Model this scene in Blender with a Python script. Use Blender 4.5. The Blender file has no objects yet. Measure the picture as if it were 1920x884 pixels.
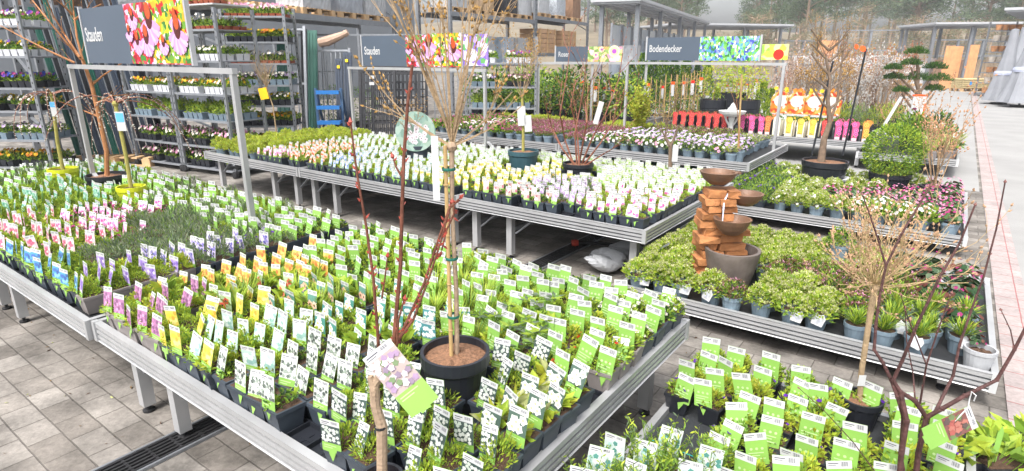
import bpy, math, random
from mathutils import Vector, Matrix, Euler
sc = bpy.context.scene
COL = sc.collection
R = math.radians
F, PITCH, CAMH = 1110.0, R(17.0), 1.70          # lens in photo pixels (1920 wide), tilt, eye height
# ------------------------------------------------------------------ camera, sky, sun, exposure
cam = bpy.data.objects.new('camera', bpy.data.cameras.new('camera'))
COL.objects.link(cam)
cam.data.sensor_width = 36.0
cam.data.lens = F / 1920.0 * 36.0
cam.data.clip_start = 0.05
cam.data.clip_end = 2000
cam.location = (0, 0, CAMH)
cam.rotation_euler = (math.pi / 2 - PITCH, 0, 0)
sc.camera = cam
SUN_EL, SUN_AZ = 56.0, -150.0                     # azimuth from +Y clockwise: behind the viewer, to the left
wd = bpy.data.worlds.new('World'); sc.world = wd; wd.use_nodes = True
nt = wd.node_tree
bg = nt.nodes['Background']
sky = nt.nodes.new('ShaderNodeTexSky'); sky.sky_type = 'NISHITA'; sky.sun_disc = False
sky.sun_elevation = R(SUN_EL); sky.sun_rotation = R(SUN_AZ)
sky.air_density = 1.0; sky.dust_density = 6.0; sky.ozone_density = 1.0
hs = nt.nodes.new('ShaderNodeHueSaturation'); hs.inputs['Saturation'].default_value = 0.22
nt.links.new(sky.outputs[0], hs.inputs['Color']); nt.links.new(hs.outputs[0], bg.inputs['Color'])
bg.inputs['Strength'].default_value = 0.15
sl = bpy.data.lights.new('sun', 'SUN'); sl.energy = 1.5; sl.angle = R(14); sl.color = (1.0, 0.96, 0.9)
so = bpy.data.objects.new('sun', sl); COL.objects.link(so)
_az, _el = R(SUN_AZ), R(SUN_EL)
so.rotation_euler = Vector((math.sin(_az) * math.cos(_el), math.cos(_az) * math.cos(_el), math.sin(_el))).to_track_quat('Z', 'Y').to_euler()
so.location = (0, 0, 30)
sc.view_settings.view_transform = 'Standard'; sc.view_settings.look = 'None'
sc.view_settings.gamma = 1.0; sc.view_settings.use_curve_mapping = False
sc.view_settings.exposure = 1.20
sc.cycles.max_bounces = 5; sc.cycles.diffuse_bounces = 3; sc.cycles.transparent_max_bounces = 6
# ------------------------------------------------------------------ survey helpers
TH = R(-36.3); CU, SU = math.cos(TH), math.sin(TH)
def W(u, v, z=0.0):                                # bench grid (u along the fronts, v away from them) to world
    return Vector((u * CU - v * SU, u * SU + v * CU, z))
def ray(x, y):
    dx, dy = (x - 960) / F, (442 - y) / F
    return Vector((dx, math.cos(PITCH) + dy * math.sin(PITCH), -math.sin(PITCH) + dy * math.cos(PITCH)))
def at(x, y, z=0.0):                               # where a sight line meets height z
    d = ray(x, y); t = (z - CAMH) / d.z
    return Vector((0, 0, CAMH)) + d * t
def far(x, y, D):                                  # point on a sight line at forward distance D
    d = ray(x, y); return Vector((0, 0, CAMH)) + d * (D / d.y)
def touv(p): return (p.x * CU + p.y * SU, -p.x * SU + p.y * CU)
def proj(p):
    y, z = p[1], p[2] - CAMH
    zc = y * math.cos(PITCH) - z * math.sin(PITCH)
    if zc < 0.05: return (-9999, -9999)
    return (960 + F * p[0] / zc, 442 - F * (y * math.sin(PITCH) + z * math.cos(PITCH)) / zc)
def seen(p, m=60):
    a, b = proj(p); return -m < a < 1920 + m and -m - 100 < b < 884 + m
def C(h):                                          # '#rrggbb' to linear
    h = h.lstrip('#'); o = []
    for i in (0, 2, 4):
        c = int(h[i:i + 2], 16) / 255.0
        o.append(c / 12.92 if c <= 0.04045 else ((c + 0.055) / 1.055) ** 2.4)
    return tuple(o)
# ------------------------------------------------------------------ materials
MATS = {}
def mat(name, col, rough=0.6, metal=0.0, var=0.15, scale=8.0, bump=0.0, bscale=None, rand=0.0, spec=0.4, detail=5.0, col2=None):
    if name in MATS: return MATS[name]
    if isinstance(col, str): col = C(col)
    m = bpy.data.materials.new(name); m.use_nodes = True; MATS[name] = m
    n, l = m.node_tree.nodes, m.node_tree.links
    b = n['Principled BSDF']; b.inputs['Roughness'].default_value = rough; b.inputs['Metallic'].default_value = metal
    b.inputs['Specular IOR Level'].default_value = spec
    tc = n.new('ShaderNodeTexCoord')
    nz = n.new('ShaderNodeTexNoise'); nz.inputs['Scale'].default_value = scale; nz.inputs['Detail'].default_value = detail
    l.new(tc.outputs['Object'], nz.inputs['Vector'])
    mx = n.new('ShaderNodeMix'); mx.data_type = 'RGBA'
    c2 = C(col2) if isinstance(col2, str) else col2
    lo = tuple(max(0, c * (1 - var * 1.6)) for c in col); hi = c2 or tuple(min(1, c * (1 + var * 1.6)) for c in col)
    mx.inputs[6].default_value = (*lo, 1); mx.inputs[7].default_value = (*hi, 1)
    l.new(nz.outputs['Fac'], mx.inputs[0]); out = mx.outputs[2]
    if rand:
        oi = n.new('ShaderNodeObjectInfo'); mr = n.new('ShaderNodeMapRange')
        mr.inputs[3].default_value = 1 - rand; mr.inputs[4].default_value = 1 + rand
        l.new(oi.outputs['Random'], mr.inputs[0])
        h = n.new('ShaderNodeHueSaturation'); l.new(out, h.inputs['Color']); l.new(mr.outputs[0], h.inputs['Value']); out = h.outputs[0]
    l.new(out, b.inputs['Base Color'])
    if bump:
        bp = n.new('ShaderNodeBump'); bp.inputs['Strength'].default_value = bump; bp.inputs['Distance'].default_value = 0.01
        n2 = n.new('ShaderNodeTexNoise'); n2.inputs['Scale'].default_value = bscale or scale * 4; n2.inputs['Detail'].default_value = 6
        l.new(tc.outputs['Object'], n2.inputs['Vector']); l.new(n2.outputs['Fac'], bp.inputs['Height']); l.new(bp.outputs[0], b.inputs['Normal'])
    return m
def leaf(name, col, trans=0.35, var=0.25, rand=0.14, rough=0.5):
    if name in MATS: return MATS[name]
    if isinstance(col, str): col = C(col)
    m = bpy.data.materials.new(name); m.use_nodes = True; MATS[name] = m
    n, l = m.node_tree.nodes, m.node_tree.links
    b = n['Principled BSDF']; b.inputs['Roughness'].default_value = rough; b.inputs['Specular IOR Level'].default_value = 0.3
    tc = n.new('ShaderNodeTexCoord'); nz = n.new('ShaderNodeTexNoise'); nz.inputs['Scale'].default_value = 30; nz.inputs['Detail'].default_value = 2
    l.new(tc.outputs['Object'], nz.inputs['Vector'])
    mx = n.new('ShaderNodeMix'); mx.data_type = 'RGBA'
    mx.inputs[6].default_value = (*[c * (1 - var * 1.5) for c in col], 1); mx.inputs[7].default_value = (*[min(1, c * (1 + var * 1.5)) for c in col], 1)
    l.new(nz.outputs['Fac'], mx.inputs[0])
    oi = n.new('ShaderNodeObjectInfo'); mr = n.new('ShaderNodeMapRange'); mr.inputs[3].default_value = 1 - rand; mr.inputs[4].default_value = 1 + rand
    l.new(oi.outputs['Random'], mr.inputs[0]); h = n.new('ShaderNodeHueSaturation'); l.new(mx.outputs[2], h.inputs['Color']); l.new(mr.outputs[0], h.inputs['Value'])
    l.new(h.outputs[0], b.inputs['Base Color'])
    t = n.new('ShaderNodeBsdfTranslucent'); l.new(h.outputs[0], t.inputs['Color'])
    ms = n.new('ShaderNodeMixShader'); ms.inputs[0].default_value = trans
    l.new(b.outputs[0], ms.inputs[1]); l.new(t.outputs[0], ms.inputs[2]); l.new(ms.outputs[0], n['Material Output'].inputs['Surface'])
    return m
def patch(name, cols, scale=20.0, rough=0.5, stretch=(1, 1, 1)):   # printed picture: cells of a palette
    if name in MATS: return MATS[name]
    m = bpy.data.materials.new(name); m.use_nodes = True; MATS[name] = m
    n, l = m.node_tree.nodes, m.node_tree.links
    b = n['Principled BSDF']; b.inputs['Roughness'].default_value = rough
    tc = n.new('ShaderNodeTexCoord'); mp = n.new('ShaderNodeMapping'); mp.inputs['Scale'].default_value = stretch
    nz = n.new('ShaderNodeTexNoise'); nz.inputs['Scale'].default_value = scale * .7
    ad = n.new('ShaderNodeMix'); ad.data_type = 'RGBA'; ad.inputs[0].default_value = 0.04
    vo = n.new('ShaderNodeTexVoronoi'); vo.inputs['Scale'].default_value = scale
    l.new(tc.outputs['Object'], mp.inputs['Vector']); l.new(mp.outputs[0], ad.inputs[6]); l.new(mp.outputs[0], nz.inputs['Vector']); l.new(nz.outputs['Color'], ad.inputs[7])
    l.new(ad.outputs[2], vo.inputs['Vector'])
    sp = n.new('ShaderNodeSeparateColor'); l.new(vo.outputs['Color'], sp.inputs[0])
    cr = n.new('ShaderNodeValToRGB'); cr.color_ramp.interpolation = 'CONSTANT'
    e = cr.color_ramp.elements
    while len(e) < len(cols): e.new(0.5)
    for i, c in enumerate(cols):
        e[i].position = i / len(cols); e[i].color = (*C(c), 1)
    l.new(sp.outputs[0], cr.inputs[0]); l.new(cr.outputs[0], b.inputs['Base Color'])
    return m
ALU = mat('aluminium', (.40, .405, .415), .42, .35, .16, 5)
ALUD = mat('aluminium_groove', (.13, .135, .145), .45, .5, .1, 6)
STEEL = mat('galvanised_steel', (.26, .275, .30), .45, .6, .15, 14)
WHITEM = mat('white_metal', (.46, .47, .48), .4, .1, .05)
POT = mat('dark_plastic', (.035, .045, .060), .5, 0, .2, 20, rand=.25)
POTB = mat('grey_blue_plastic', (.14, .19, .235), .55, 0, .15, 20, rand=.2)
POTK = mat('black_plastic', (.016, .018, .024), .42, 0, .2, 10)
POTT = mat('taupe_plastic', (.20, .18, .175), .55, 0, .15, 10)
POTG = mat('lime_plastic', (.50, .54, .02), .45, 0, .08)
POTW = mat('white_plastic', (.50, .51, .54), .5, 0, .06)
POTR = mat('terracotta_plastic', (.26, .065, .03), .6, 0, .12)
SOIL = mat('soil', (.075, .042, .026), .95, 0, .5, 60, .6, 160)
MULCH = mat('bark_mulch', (.20, .105, .060), .9, 0, .55, 90, .9, 120)
RUBBER = mat('black_rubber', (.015, .015, .017), .6)
WHITE = mat('label_white', (.50, .505, .515), .5, 0, .03)
INK = mat('label_ink', (.08, .08, .10), .6)
LIME = mat('label_lime', (.215, .405, .080), .5, 0, .08, 10, rand=.10)
LIMET = mat('label_print', (.42, .58, .27), .5)
BARK = mat('tan_bark', (.33, .235, .14), .8, 0, .3, 40, .5, 90)
BARKL = mat('pale_bark', (.31, .225, .155), .8, 0, .3, 30, .5, 90)
BARKR = mat('red_bark', (.165, .042, .026), .7, 0, .55, 22, .5, 90, col2=(.24, .085, .05))
BARKP = mat('purple_bark', (.070, .024, .030), .65, 0, .6, 26, .6, 90, col2=(.15, .065, .06))
BARKO = mat('orange_bark', (.34, .15, .06), .7, 0, .3, 30)
BARKD = mat('grey_brown_bark', (.17, .12, .085), .85, 0, .35, 30, .5, 80)
BARKY = mat('olive_bark', (.30, .27, .07), .7, 0, .25, 30)
BUD = mat('ochre_bud', (.34, .20, .06), .7, 0, .3, 60)
CATKIN = mat('silver_catkin', (.50, .50, .44), .9, 0, .12, 60)
WOOD = mat('pale_wood', (.52, .34, .18), .75, 0, .25, 9)
WOODO = mat('orange_wood', (.60, .30, .14), .6, 0, .2, 5)
STAKE = mat('bamboo', (.40, .27, .12), .6, 0, .2, 15)
# ------------------------------------------------------------------ mesh builder
class MB:
    def __init__(s): s.v, s.f, s.m = [], [], []
    def face(s, pts, mi=0):
        k = len(s.v); s.v.extend([tuple(p) for p in pts]); s.f.append(tuple(range(k, k + len(pts)))); s.m.append(mi)
    def idx(s, fs, mi):
        for f in fs: s.f.append(f); s.m.append(mi)
    def box(s, c, d, mi=0, M=None, taper=1.0):
        k = len(s.v); hx, hy, hz = d[0] / 2, d[1] / 2, d[2] / 2
        for sz in (-1, 1):
            t = 1.0 if sz > 0 else taper
            for sx, sy in ((-1, -1), (1, -1), (1, 1), (-1, 1)):
                p = Vector((sx * hx * t, sy * hy * t, sz * hz))
                if M is not None: p = M @ p
                s.v.append((p[0] + c[0], p[1] + c[1], p[2] + c[2]))
        s.idx([(k + 3, k + 2, k + 1, k), (k + 4, k + 5, k + 6, k + 7)] + [(k + i, k + (i + 1) % 4, k + 4 + (i + 1) % 4, k + 4 + i) for i in range(4)], mi)
    def beam(s, a, b, w, h=None, mi=0):            # square bar from a to b
        a, b = Vector(a), Vector(b); d = b - a
        s.box((a + b) / 2, (w, h or w, d.length), mi, d.to_track_quat('Z', 'Y').to_matrix())
    def tube(s, pts, rad, n=6, mi=0, cap=True):
        pts = [Vector(p) for p in pts]
        if not hasattr(rad, '__len__'): rad = [rad] * len(pts)
        k = len(s.v); N = len(pts); up = None
        for i, p in enumerate(pts):
            d = (pts[min(i + 1, N - 1)] - pts[max(i - 1, 0)])
            d = d.normalized() if d.length > 1e-9 else Vector((0, 0, 1))
            if up is None: up = d.orthogonal().normalized()
            else:
                up = up - d * up.dot(d); up = up.normalized() if up.length > 1e-6 else d.orthogonal().normalized()
            sd = d.cross(up)
            for j in range(n):
                a = 2 * math.pi * j / n; q = p + (up * math.cos(a) + sd * math.sin(a)) * rad[i]; s.v.append(tuple(q))
        for i in range(N - 1):
            s.idx([(k + i * n + j, k + i * n + (j + 1) % n, k + (i + 1) * n + (j + 1) % n, k + (i + 1) * n + j) for j in range(n)], mi)
        if cap:
            s.idx([tuple(k + j for j in range(n))[::-1], tuple(k + (N - 1) * n + j for j in range(n))], mi)
    def lathe(s, prof, n=20, mi=0, c=(0, 0, 0), sy=1.0, ph=0.0):
        k = len(s.v)
        for r, z in prof:
            for j in range(n):
                a = 2 * math.pi * j / n + ph; s.v.append((c[0] + r * math.cos(a), c[1] + r * math.sin(a) * sy, c[2] + z))
        for i in range(len(prof) - 1):
            s.idx([(k + i * n + j, k + i * n + (j + 1) % n, k + (i + 1) * n + (j + 1) % n, k + (i + 1) * n + j) for j in range(n)], mi)
    def disc(s, c, r, n=12, mi=0, nor=(0, 0, 1), ph=0.0):
        q = Vector(nor).to_track_quat('Z', 'Y'); c = Vector(c)
        s.face([c + q @ Vector((r * math.cos(2 * math.pi * j / n + ph), r * math.sin(2 * math.pi * j / n + ph), 0)) for j in range(n)], mi)
    def ball(s, c, r, mi=0, n=6, sz=1.0):
        k = len(s.v); rings = max(2, n // 2)
        s.v.append((c[0], c[1], c[2] - r * sz))
        for i in range(1, rings):
            t = math.pi * i / rings - math.pi / 2
            for j in range(n):
                a = 2 * math.pi * j / n; s.v.append((c[0] + r * math.cos(t) * math.cos(a), c[1] + r * math.cos(t) * math.sin(a), c[2] + r * sz * math.sin(t)))
        s.v.append((c[0], c[1], c[2] + r * sz)); top = len(s.v) - 1
        s.idx([(k, k + 1 + (j + 1) % n, k + 1 + j) for j in range(n)], mi)
        for i in range(rings - 2):
            b = k + 1 + i * n; s.idx([(b + j, b + (j + 1) % n, b + n + (j + 1) % n, b + n + j) for j in range(n)], mi)
        b = k + 1 + (rings - 2) * n; s.idx([(b + j, b + (j + 1) % n, top) for j in range(n)], mi)
    def leafq(s, p, d, L, w, mi, rng, fold=.25):    # one folded leaf
        d = d.normalized(); sd = d.cross(Vector((rng.uniform(-1, 1), rng.uniform(-1, 1), rng.uniform(-.3, 1.2))))
        sd = sd.normalized() if sd.length > 1e-5 else d.orthogonal().normalized()
        nn = sd.cross(d); m = p + d * (L * .5); k = len(s.v)
        s.v.extend([tuple(p), tuple(m + sd * w * .5 + nn * w * fold), tuple(p + d * L), tuple(m - sd * w * .5 + nn * w * fold)])
        s.idx([(k, k + 1, k + 2), (k, k + 2, k + 3)], mi)
    def dome(s, rng, n, c, rx, rz, L, w, mis, up=.6, inner=.45, ry=None, full=False, jit=.7):
        ry = ry or rx
        for _ in range(n):
            a = rng.uniform(0, 2 * math.pi); z = rng.uniform(-1 if full else 0, 1); q = math.sqrt(max(0, 1 - z * z))
            d = Vector((q * math.cos(a), q * math.sin(a), z)); r = inner + (1 - inner) * rng.random() ** .6
            p = Vector((c[0] + d.x * rx * r, c[1] + d.y * ry * r, c[2] + d.z * rz * r))
            dd = d + Vector((rng.gauss(0, jit), rng.gauss(0, jit), up + rng.gauss(0, jit * .6)))
            k = rng.uniform(.65, 1.3)
            s.leafq(p, dd, L * k, w * k, rng.choice(mis), rng)
    def blade(s, rng, p, d, L, w, mi, droop=.5):
        p = Vector(p); d = Vector(d).normalized(); sd = d.cross(Vector((0, 0, 1)))
        sd = sd.normalized() if sd.length > 1e-4 else Vector((1, 0, 0)); k = len(s.v); q = p.copy(); dd = d.copy()
        for i in range(4):
            ww = w * (1, .9, .6, .06)[i]; s.v.extend([tuple(q - sd * ww / 2), tuple(q + sd * ww / 2)])
            q = q + dd * (L / 3); dd = (dd + Vector((0, 0, -droop * .45))).normalized()
        s.idx([(k + 2 * i, k + 2 * i + 1, k + 2 * i + 3, k + 2 * i + 2) for i in range(3)], mi)
    def flower(s, p, r, mp, mc, nor, n=5, rng=None):
        q = Vector(nor).to_track_quat('Z', 'Y'); p = Vector(p); ph = rng.random() * 6 if rng else 0
        for j in range(n):
            a = 2 * math.pi * j / n + ph; h = math.pi / n * .95
            f = lambda t, rr, z: p + q @ Vector((rr * math.cos(t), rr * math.sin(t), z))
            s.face([p, f(a - h, r * .75, r * .18), f(a, r, r * .25), f(a + h, r * .75, r * .18)], mp)
        if mc is not None: s.disc(p + q @ Vector((0, 0, r * .15)), r * .26, 6, mc, nor)
    def mesh(s, name, mats, smooth=False):
        me = bpy.data.meshes.new(name); me.from_pydata(s.v, [], s.f); used = mats if isinstance(mats, (list, tuple)) else [mats]
        for m in used: me.materials.append(m)
        me.polygons.foreach_set('material_index', s.m)
        if smooth: me.polygons.foreach_set('use_smooth', [True] * len(s.f))
        me.update(); return me
    def build(s, name, mats, parent=None, loc=(0, 0, 0), rz=0.0, smooth=False):
        return link(name, s.mesh(name, mats, smooth), parent, loc, rz)
def link(name, me, parent=None, loc=(0, 0, 0), rz=0.0):
    o = bpy.data.objects.new(name, me); COL.objects.link(o); o.location = loc
    if rz: o.rotation_euler = (0, 0, rz)
    if parent is not None: o.parent = parent
    return o
def tag(o, label, cat, group=None):
    o['label'] = label; o['category'] = cat
    if group: o['group'] = group
    return o
def thing(name, label, cat, loc=(0, 0, 0), rz=0.0, group=None):
    o = bpy.data.objects.new(name, None); COL.objects.link(o); o.location = loc; o.rotation_euler = (0, 0, rz); o.empty_display_size = .05
    return tag(o, label, cat, group)
def struct(o): o['kind'] = 'structure'; return o
FRESH = set()
def proto(root): FRESH.add(root.name); return root
def copy_tree(o, parent=None):
    c = o.copy(); COL.objects.link(c)
    if parent is not None: c.parent = parent
    for ch in o.children: copy_tree(ch, c)
    return c
def put(root, loc, rz=0.0, s=1.0, label=None, group=None):
    if root.name in FRESH: FRESH.discard(root.name); o = root
    else: o = copy_tree(root)
    o.location = loc; o.rotation_euler = (0, 0, rz); o.scale = (s, s, s)
    if label: o['label'] = label
    if group: o['group'] = group
    return o
def merged(br, bd, name, m1, m2, t):             # branches with their buds or blossoms as one mesh
    k = len(br.v); br.v += bd.v; br.idx([tuple(k + i for i in f) for f in bd.f], 1); return br.build(name, [m1, m2], t)
def text(s, size, m, parent, loc, rot, xs=1.0, depth=.002, name='lettering', bold=0.0, align='LEFT'):
    cu = bpy.data.curves.new('lettering', 'FONT'); cu.body = s; cu.size = size; cu.extrude = depth / 2; cu.align_x = align; cu.offset = bold; cu.resolution_u = 3
    t = bpy.data.objects.new('lettering_tmp', cu); COL.objects.link(t); bpy.context.view_layer.update()
    me = bpy.data.meshes.new_from_object(t.evaluated_get(bpy.context.evaluated_depsgraph_get()))
    bpy.data.objects.remove(t); bpy.data.curves.remove(cu)
    me.materials.clear(); me.materials.append(m); me.name = name
    o = link(name, me, parent, loc); o.rotation_euler = rot; o.scale = (xs, 1, 1); return o
# ================================================================== the ground
def paver_mat(name, c1, c2, mortar, bw, bh, stain=.5, rot=0.0, off=.5):
    m = bpy.data.materials.new(name); m.use_nodes = True
    n, l = m.node_tree.nodes, m.node_tree.links; b = n['Principled BSDF']; b.inputs['Roughness'].default_value = .8; b.inputs['Specular IOR Level'].default_value = .3
    tc = n.new('ShaderNodeTexCoord'); mp = n.new('ShaderNodeMapping'); mp.inputs['Rotation'].default_value = (0, 0, -TH + rot)
    l.new(tc.outputs['Object'], mp.inputs['Vector'])
    wob = n.new('ShaderNodeTexNoise'); wob.inputs['Scale'].default_value = 9; l.new(mp.outputs[0], wob.inputs['Vector'])
    wm = n.new('ShaderNodeMix'); wm.data_type = 'RGBA'; wm.inputs[0].default_value = .006; l.new(mp.outputs[0], wm.inputs[6]); l.new(wob.outputs['Color'], wm.inputs[7])
    br = n.new('ShaderNodeTexBrick'); br.inputs['Scale'].default_value = 1; br.inputs['Brick Width'].default_value = bw; br.inputs['Row Height'].default_value = bh
    br.inputs['Mortar Size'].default_value = .0045; br.inputs['Mortar Smooth'].default_value = .5; br.inputs['Bias'].default_value = 0; br.offset = off
    br.inputs['Color1'].default_value = (*c1, 1); br.inputs['Color2'].default_value = (*c2, 1); br.inputs['Mortar'].default_value = (*mortar, 1)
    l.new(wm.outputs[2], br.inputs['Vector'])
    nz = n.new('ShaderNodeTexNoise'); nz.inputs['Scale'].default_value = 2.6; nz.inputs['Detail'].default_value = 8; nz.inputs['Roughness'].default_value = .65
    l.new(tc.outputs['Object'], nz.inputs['Vector'])
    n3 = n.new('ShaderNodeTexNoise'); n3.inputs['Scale'].default_value = 45; n3.inputs['Detail'].default_value = 6; l.new(tc.outputs['Object'], n3.inputs['Vector'])
    mr = n.new('ShaderNodeMapRange'); mr.inputs[1].default_value = .3; mr.inputs[2].default_value = .7; mr.inputs[3].default_value = 1 - stain; mr.inputs[4].default_value = 1 + stain * .5
    l.new(nz.outputs['Fac'], mr.inputs[0])
    mr2 = n.new('ShaderNodeMapRange'); mr2.inputs[1].default_value = .3; mr2.inputs[2].default_value = .7; mr2.inputs[3].default_value = .85; mr2.inputs[4].default_value = 1.12
    l.new(n3.outputs['Fac'], mr2.inputs[0])
    mu = n.new('ShaderNodeMath'); mu.operation = 'MULTIPLY'; l.new(mr.outputs[0], mu.inputs[0]); l.new(mr2.outputs[0], mu.inputs[1])
    h = n.new('ShaderNodeHueSaturation'); l.new(br.outputs['Color'], h.inputs['Color']); l.new(mu.outputs[0], h.inputs['Value']); l.new(h.outputs[0], b.inputs['Base Color'])
    bp = n.new('ShaderNodeBump'); bp.inputs['Strength'].default_value = .6; bp.inputs['Distance'].default_value = .006
    sb = n.new('ShaderNodeMath'); sb.operation = 'SUBTRACT'; l.new(n3.outputs['Fac'], sb.inputs[0]); l.new(br.outputs['Fac'], sb.inputs[1]); l.new(sb.outputs[0], bp.inputs['Height']); l.new(bp.outputs[0], b.inputs['Normal'])
    return m
def sheet(name, pts, z, m):
    mb = MB(); mb.face([(p[0], p[1], z) for p in pts]); return struct(mb.build(name, m))
PAV = paver_mat('paving_blocks', (.175, .157, .140), (.275, .254, .232), (.125, .112, .10), .20, .135, .7)
sheet('paving', [(-90, -8), (90, -8), (90, 200), (-90, 200)], 0, PAV)
SLAB = mat('pale_screed', (.265, .262, .258), .85, 0, .16, 1.3, .25, 60, detail=8)
sheet('path', [W(.66, -3), W(16, -3), W(16, 70), W(.66, 70)], .004, SLAB)
sheet('rear_paving', [W(-9, 9.6), W(.44, 9.6), W(.44, 50), W(-9, 50)], .004, mat('rear_screed', (.27, .267, .263), .85, 0, .14, 1.5, .2, 50))
PINK = paver_mat('reddish_kerb_stones', (.32, .275, .27), (.36, .31, .30), (.33, .13, .13), .30, .19, .2, 0, 0)
sheet('kerb_strip', [W(.47, -3), W(.66, -3), W(.66, 60), W(.47, 60)], .008, PINK)
t = thing('drain_grate', 'long black slotted drain grate set into the paving under the benches', 'drain grate', W(-2.6, .2, 0), TH + math.pi / 2)
mb = MB(); mb.box((3.4, 0, .004), (7.0, .145, .004)); mb.build('channel', mat('drain_shadow', (.008, .008, .009), .9), t)
mb = MB()
for k in range(6): mb.box((3.4, -.062 + k * .0248, .010), (7.0, .010, .010))
for k in range(70): mb.box((-.05 + k * .1, 0, .0085), (.012, .13, .008))
mb.build('grating', mat('cast_iron', (.04, .04, .043), .5, .5, .3, 30), t)
mb = MB()
for s in (-1, 1): mb.box((3.4, s * .078, .008), (7.0, .012, .014))
mb.build('frame', STEEL, t)
# ================================================================== display benches
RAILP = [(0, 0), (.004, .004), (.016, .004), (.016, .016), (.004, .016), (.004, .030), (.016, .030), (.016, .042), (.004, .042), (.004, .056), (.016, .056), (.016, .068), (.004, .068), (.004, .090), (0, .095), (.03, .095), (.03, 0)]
def rail_mb(a, b, z, out):                         # grooved aluminium rail from a to b, grooves facing out
    mb = MB(); a, b, out = Vector(a), Vector(b), Vector(out); k = 0; n = len(RAILP)
    for e in (a, b):
        for (d, h) in RAILP: mb.v.append(tuple(e - out * d + Vector((0, 0, z - .095 + h))))
    for i in range(n):
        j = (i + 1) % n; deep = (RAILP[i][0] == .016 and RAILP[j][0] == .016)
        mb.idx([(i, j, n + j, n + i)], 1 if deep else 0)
    for e, off in ((0, 0), (1, n)): mb.idx([tuple(range(off, off + n)) if e == 0 else tuple(range(off + n - 1, off - 1, -1))], 0)
    return mb
MESHT = mat('black_bench_tray', (.022, .023, .026), .6, 0, .3, 20)
def bench(u0, u1, v0, v1, z, label, legs, lh=None, top=MESHT, ends=(True, True), name='display_bench'):
    t = thing(name, label, 'display bench', W((u0 + u1) / 2, (v0 + v1) / 2, 0), TH); hu, hv = (u1 - u0) / 2, (v1 - v0) / 2
    mb = MB(); mb.box((0, 0, z - .035), (2 * hu - .062, 2 * hv - .062, .012)); mb.build('bench_top', top, t)
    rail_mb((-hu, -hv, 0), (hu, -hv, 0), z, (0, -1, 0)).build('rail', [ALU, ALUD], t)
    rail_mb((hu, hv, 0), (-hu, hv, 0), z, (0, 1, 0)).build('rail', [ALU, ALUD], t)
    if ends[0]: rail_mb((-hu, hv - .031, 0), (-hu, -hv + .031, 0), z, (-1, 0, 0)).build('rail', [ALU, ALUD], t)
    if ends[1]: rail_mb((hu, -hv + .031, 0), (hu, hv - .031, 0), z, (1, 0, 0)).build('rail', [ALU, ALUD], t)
    for sx, on in ((-1, ends[0]), (1, ends[1])):
        for sy in (-1, 1):
            mb = MB(); mb.box((sx * (hu - .012), sy * (hv - .010), z - .0475), (.030, .026, .100)); mb.build('corner_cap', WHITEM if z < .3 else ALU, t)
    for lu in legs:
        for sy in (-1, 1):
            y = sy * (hv - .12)
            mb = MB(); mb.box((lu - (u0 + u1) / 2, y, (z - .10 + .05) / 2 + .0), (.055, .055, z - .10 - .05 + .02)); lg = mb.build('leg', ALU, t)
            mb = MB(); mb.lathe([(.001, .0), (.028, 0), (.028, .012), (.010, .018), (.010, .056), (.001, .056)], 10); mb.build('foot', RUBBER, lg, (lu - (u0 + u1) / 2, y, .001))
        if z > .3:
            mb = MB(); mb.box((lu - (u0 + u1) / 2, 0, .26), (.035, 2 * hv - .3, .035)); mb.build('cross_bar', STEEL, t)
            mb = MB(); mb.beam((lu - (u0 + u1) / 2 + .06, -hv + .12, z - .26), (lu - (u0 + u1) / 2 + .26, -hv + .12, z - .10), .03, .012); mb.build('brace', STEEL, t)
    return t
Z1 = .50
bench(-7.34, -5.24, .86, 2.56, Z1, 'aluminium bench at the far left carrying the two yellow pots and small pink-labelled plants', (-7.1, -5.35))
bench(-5.22, -3.12, .86, 2.56, Z1, 'aluminium bench carrying the blue-, magenta- and purple-labelled plants on the left', (-5.10, -4.74))
bench(-3.10, -.84, .88, 2.56, Z1, 'nearest tall aluminium bench, carrying the black tree pot and the green-labelled plants', (-2.98, -2.62, -.98))
bench(-7.76, -5.745, 3.81, 5.86, Z1, 'aluminium bench at the left end of the middle row under plain yellow-green shrublets', (-7.6, -6.4, -5.95))
bench(-5.725, -3.43, 3.81, 5.86, Z1, 'central aluminium bench of the middle row, under the round flower sign', (-5.62, -5.25, -3.55))
bench(-3.41, -1.62, 3.81, 5.86, Z1, 'aluminium bench at the right end of the middle row, ending beside the brick fountain', (-3.28, -2.9, -1.75))
bench(-7.3, -4.42, 7.08, 9.0, Z1, 'aluminium bench of the rear row with magenta heathers, left part', (-7.1, -5.6, -4.6))
bench(-4.40, -1.80, 7.08, 9.0, Z1, 'aluminium bench of the rear row under the Bodendecker sign', (-4.3, -3.1, -1.95))
bench(-1.66, .40, 3.47, 5.10, .20, 'low aluminium bench carrying the brick fountain', (-1.2, .2), ends=(True, True))
bench(-1.9, .28, 6.22, 8.35, .20, 'low aluminium bench behind the fountain with the big black tree tub', (-1.7, -.6, .1))
WEED = mat('weed_fabric', (.03, .033, .037), .7, 0, .2, 60, .3, 200)
bench(-.825, .30, .6, 2.78, .20, 'low aluminium bench in front at the right with a bare patch of black fabric', (-.7, .1), top=WEED)
t6 = bench(-4.6, -.86, 10.5, 12.3, .42, 'white-fronted bench at the back carrying the boxed roses', (-4.4, -2.8, -1.1))
bench(-9.0, -4.7, 9.6, 11.6, .50, 'far aluminium bench of leafy shrubs under the small Rosen sign', (-8.8, -6.9, -4.9))
bench(-1.1, .17, 10.4, 12.9, .28, 'low white bench beside the path holding dark potted shrubs and grasses', (-.9, .0))
t = thing('fabric_seam_lines', 'turquoise woven marker lines across the bare black bench fabric', 'fabric lines', W(0, 0, .173), TH)
mb = MB()
for v in (1.75, 2.03): mb.box((-.47, v, .002), (.62, .005, .0015))
mb.box((-.53, 1.95, .0045), (.005, .62, .0015))
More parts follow.
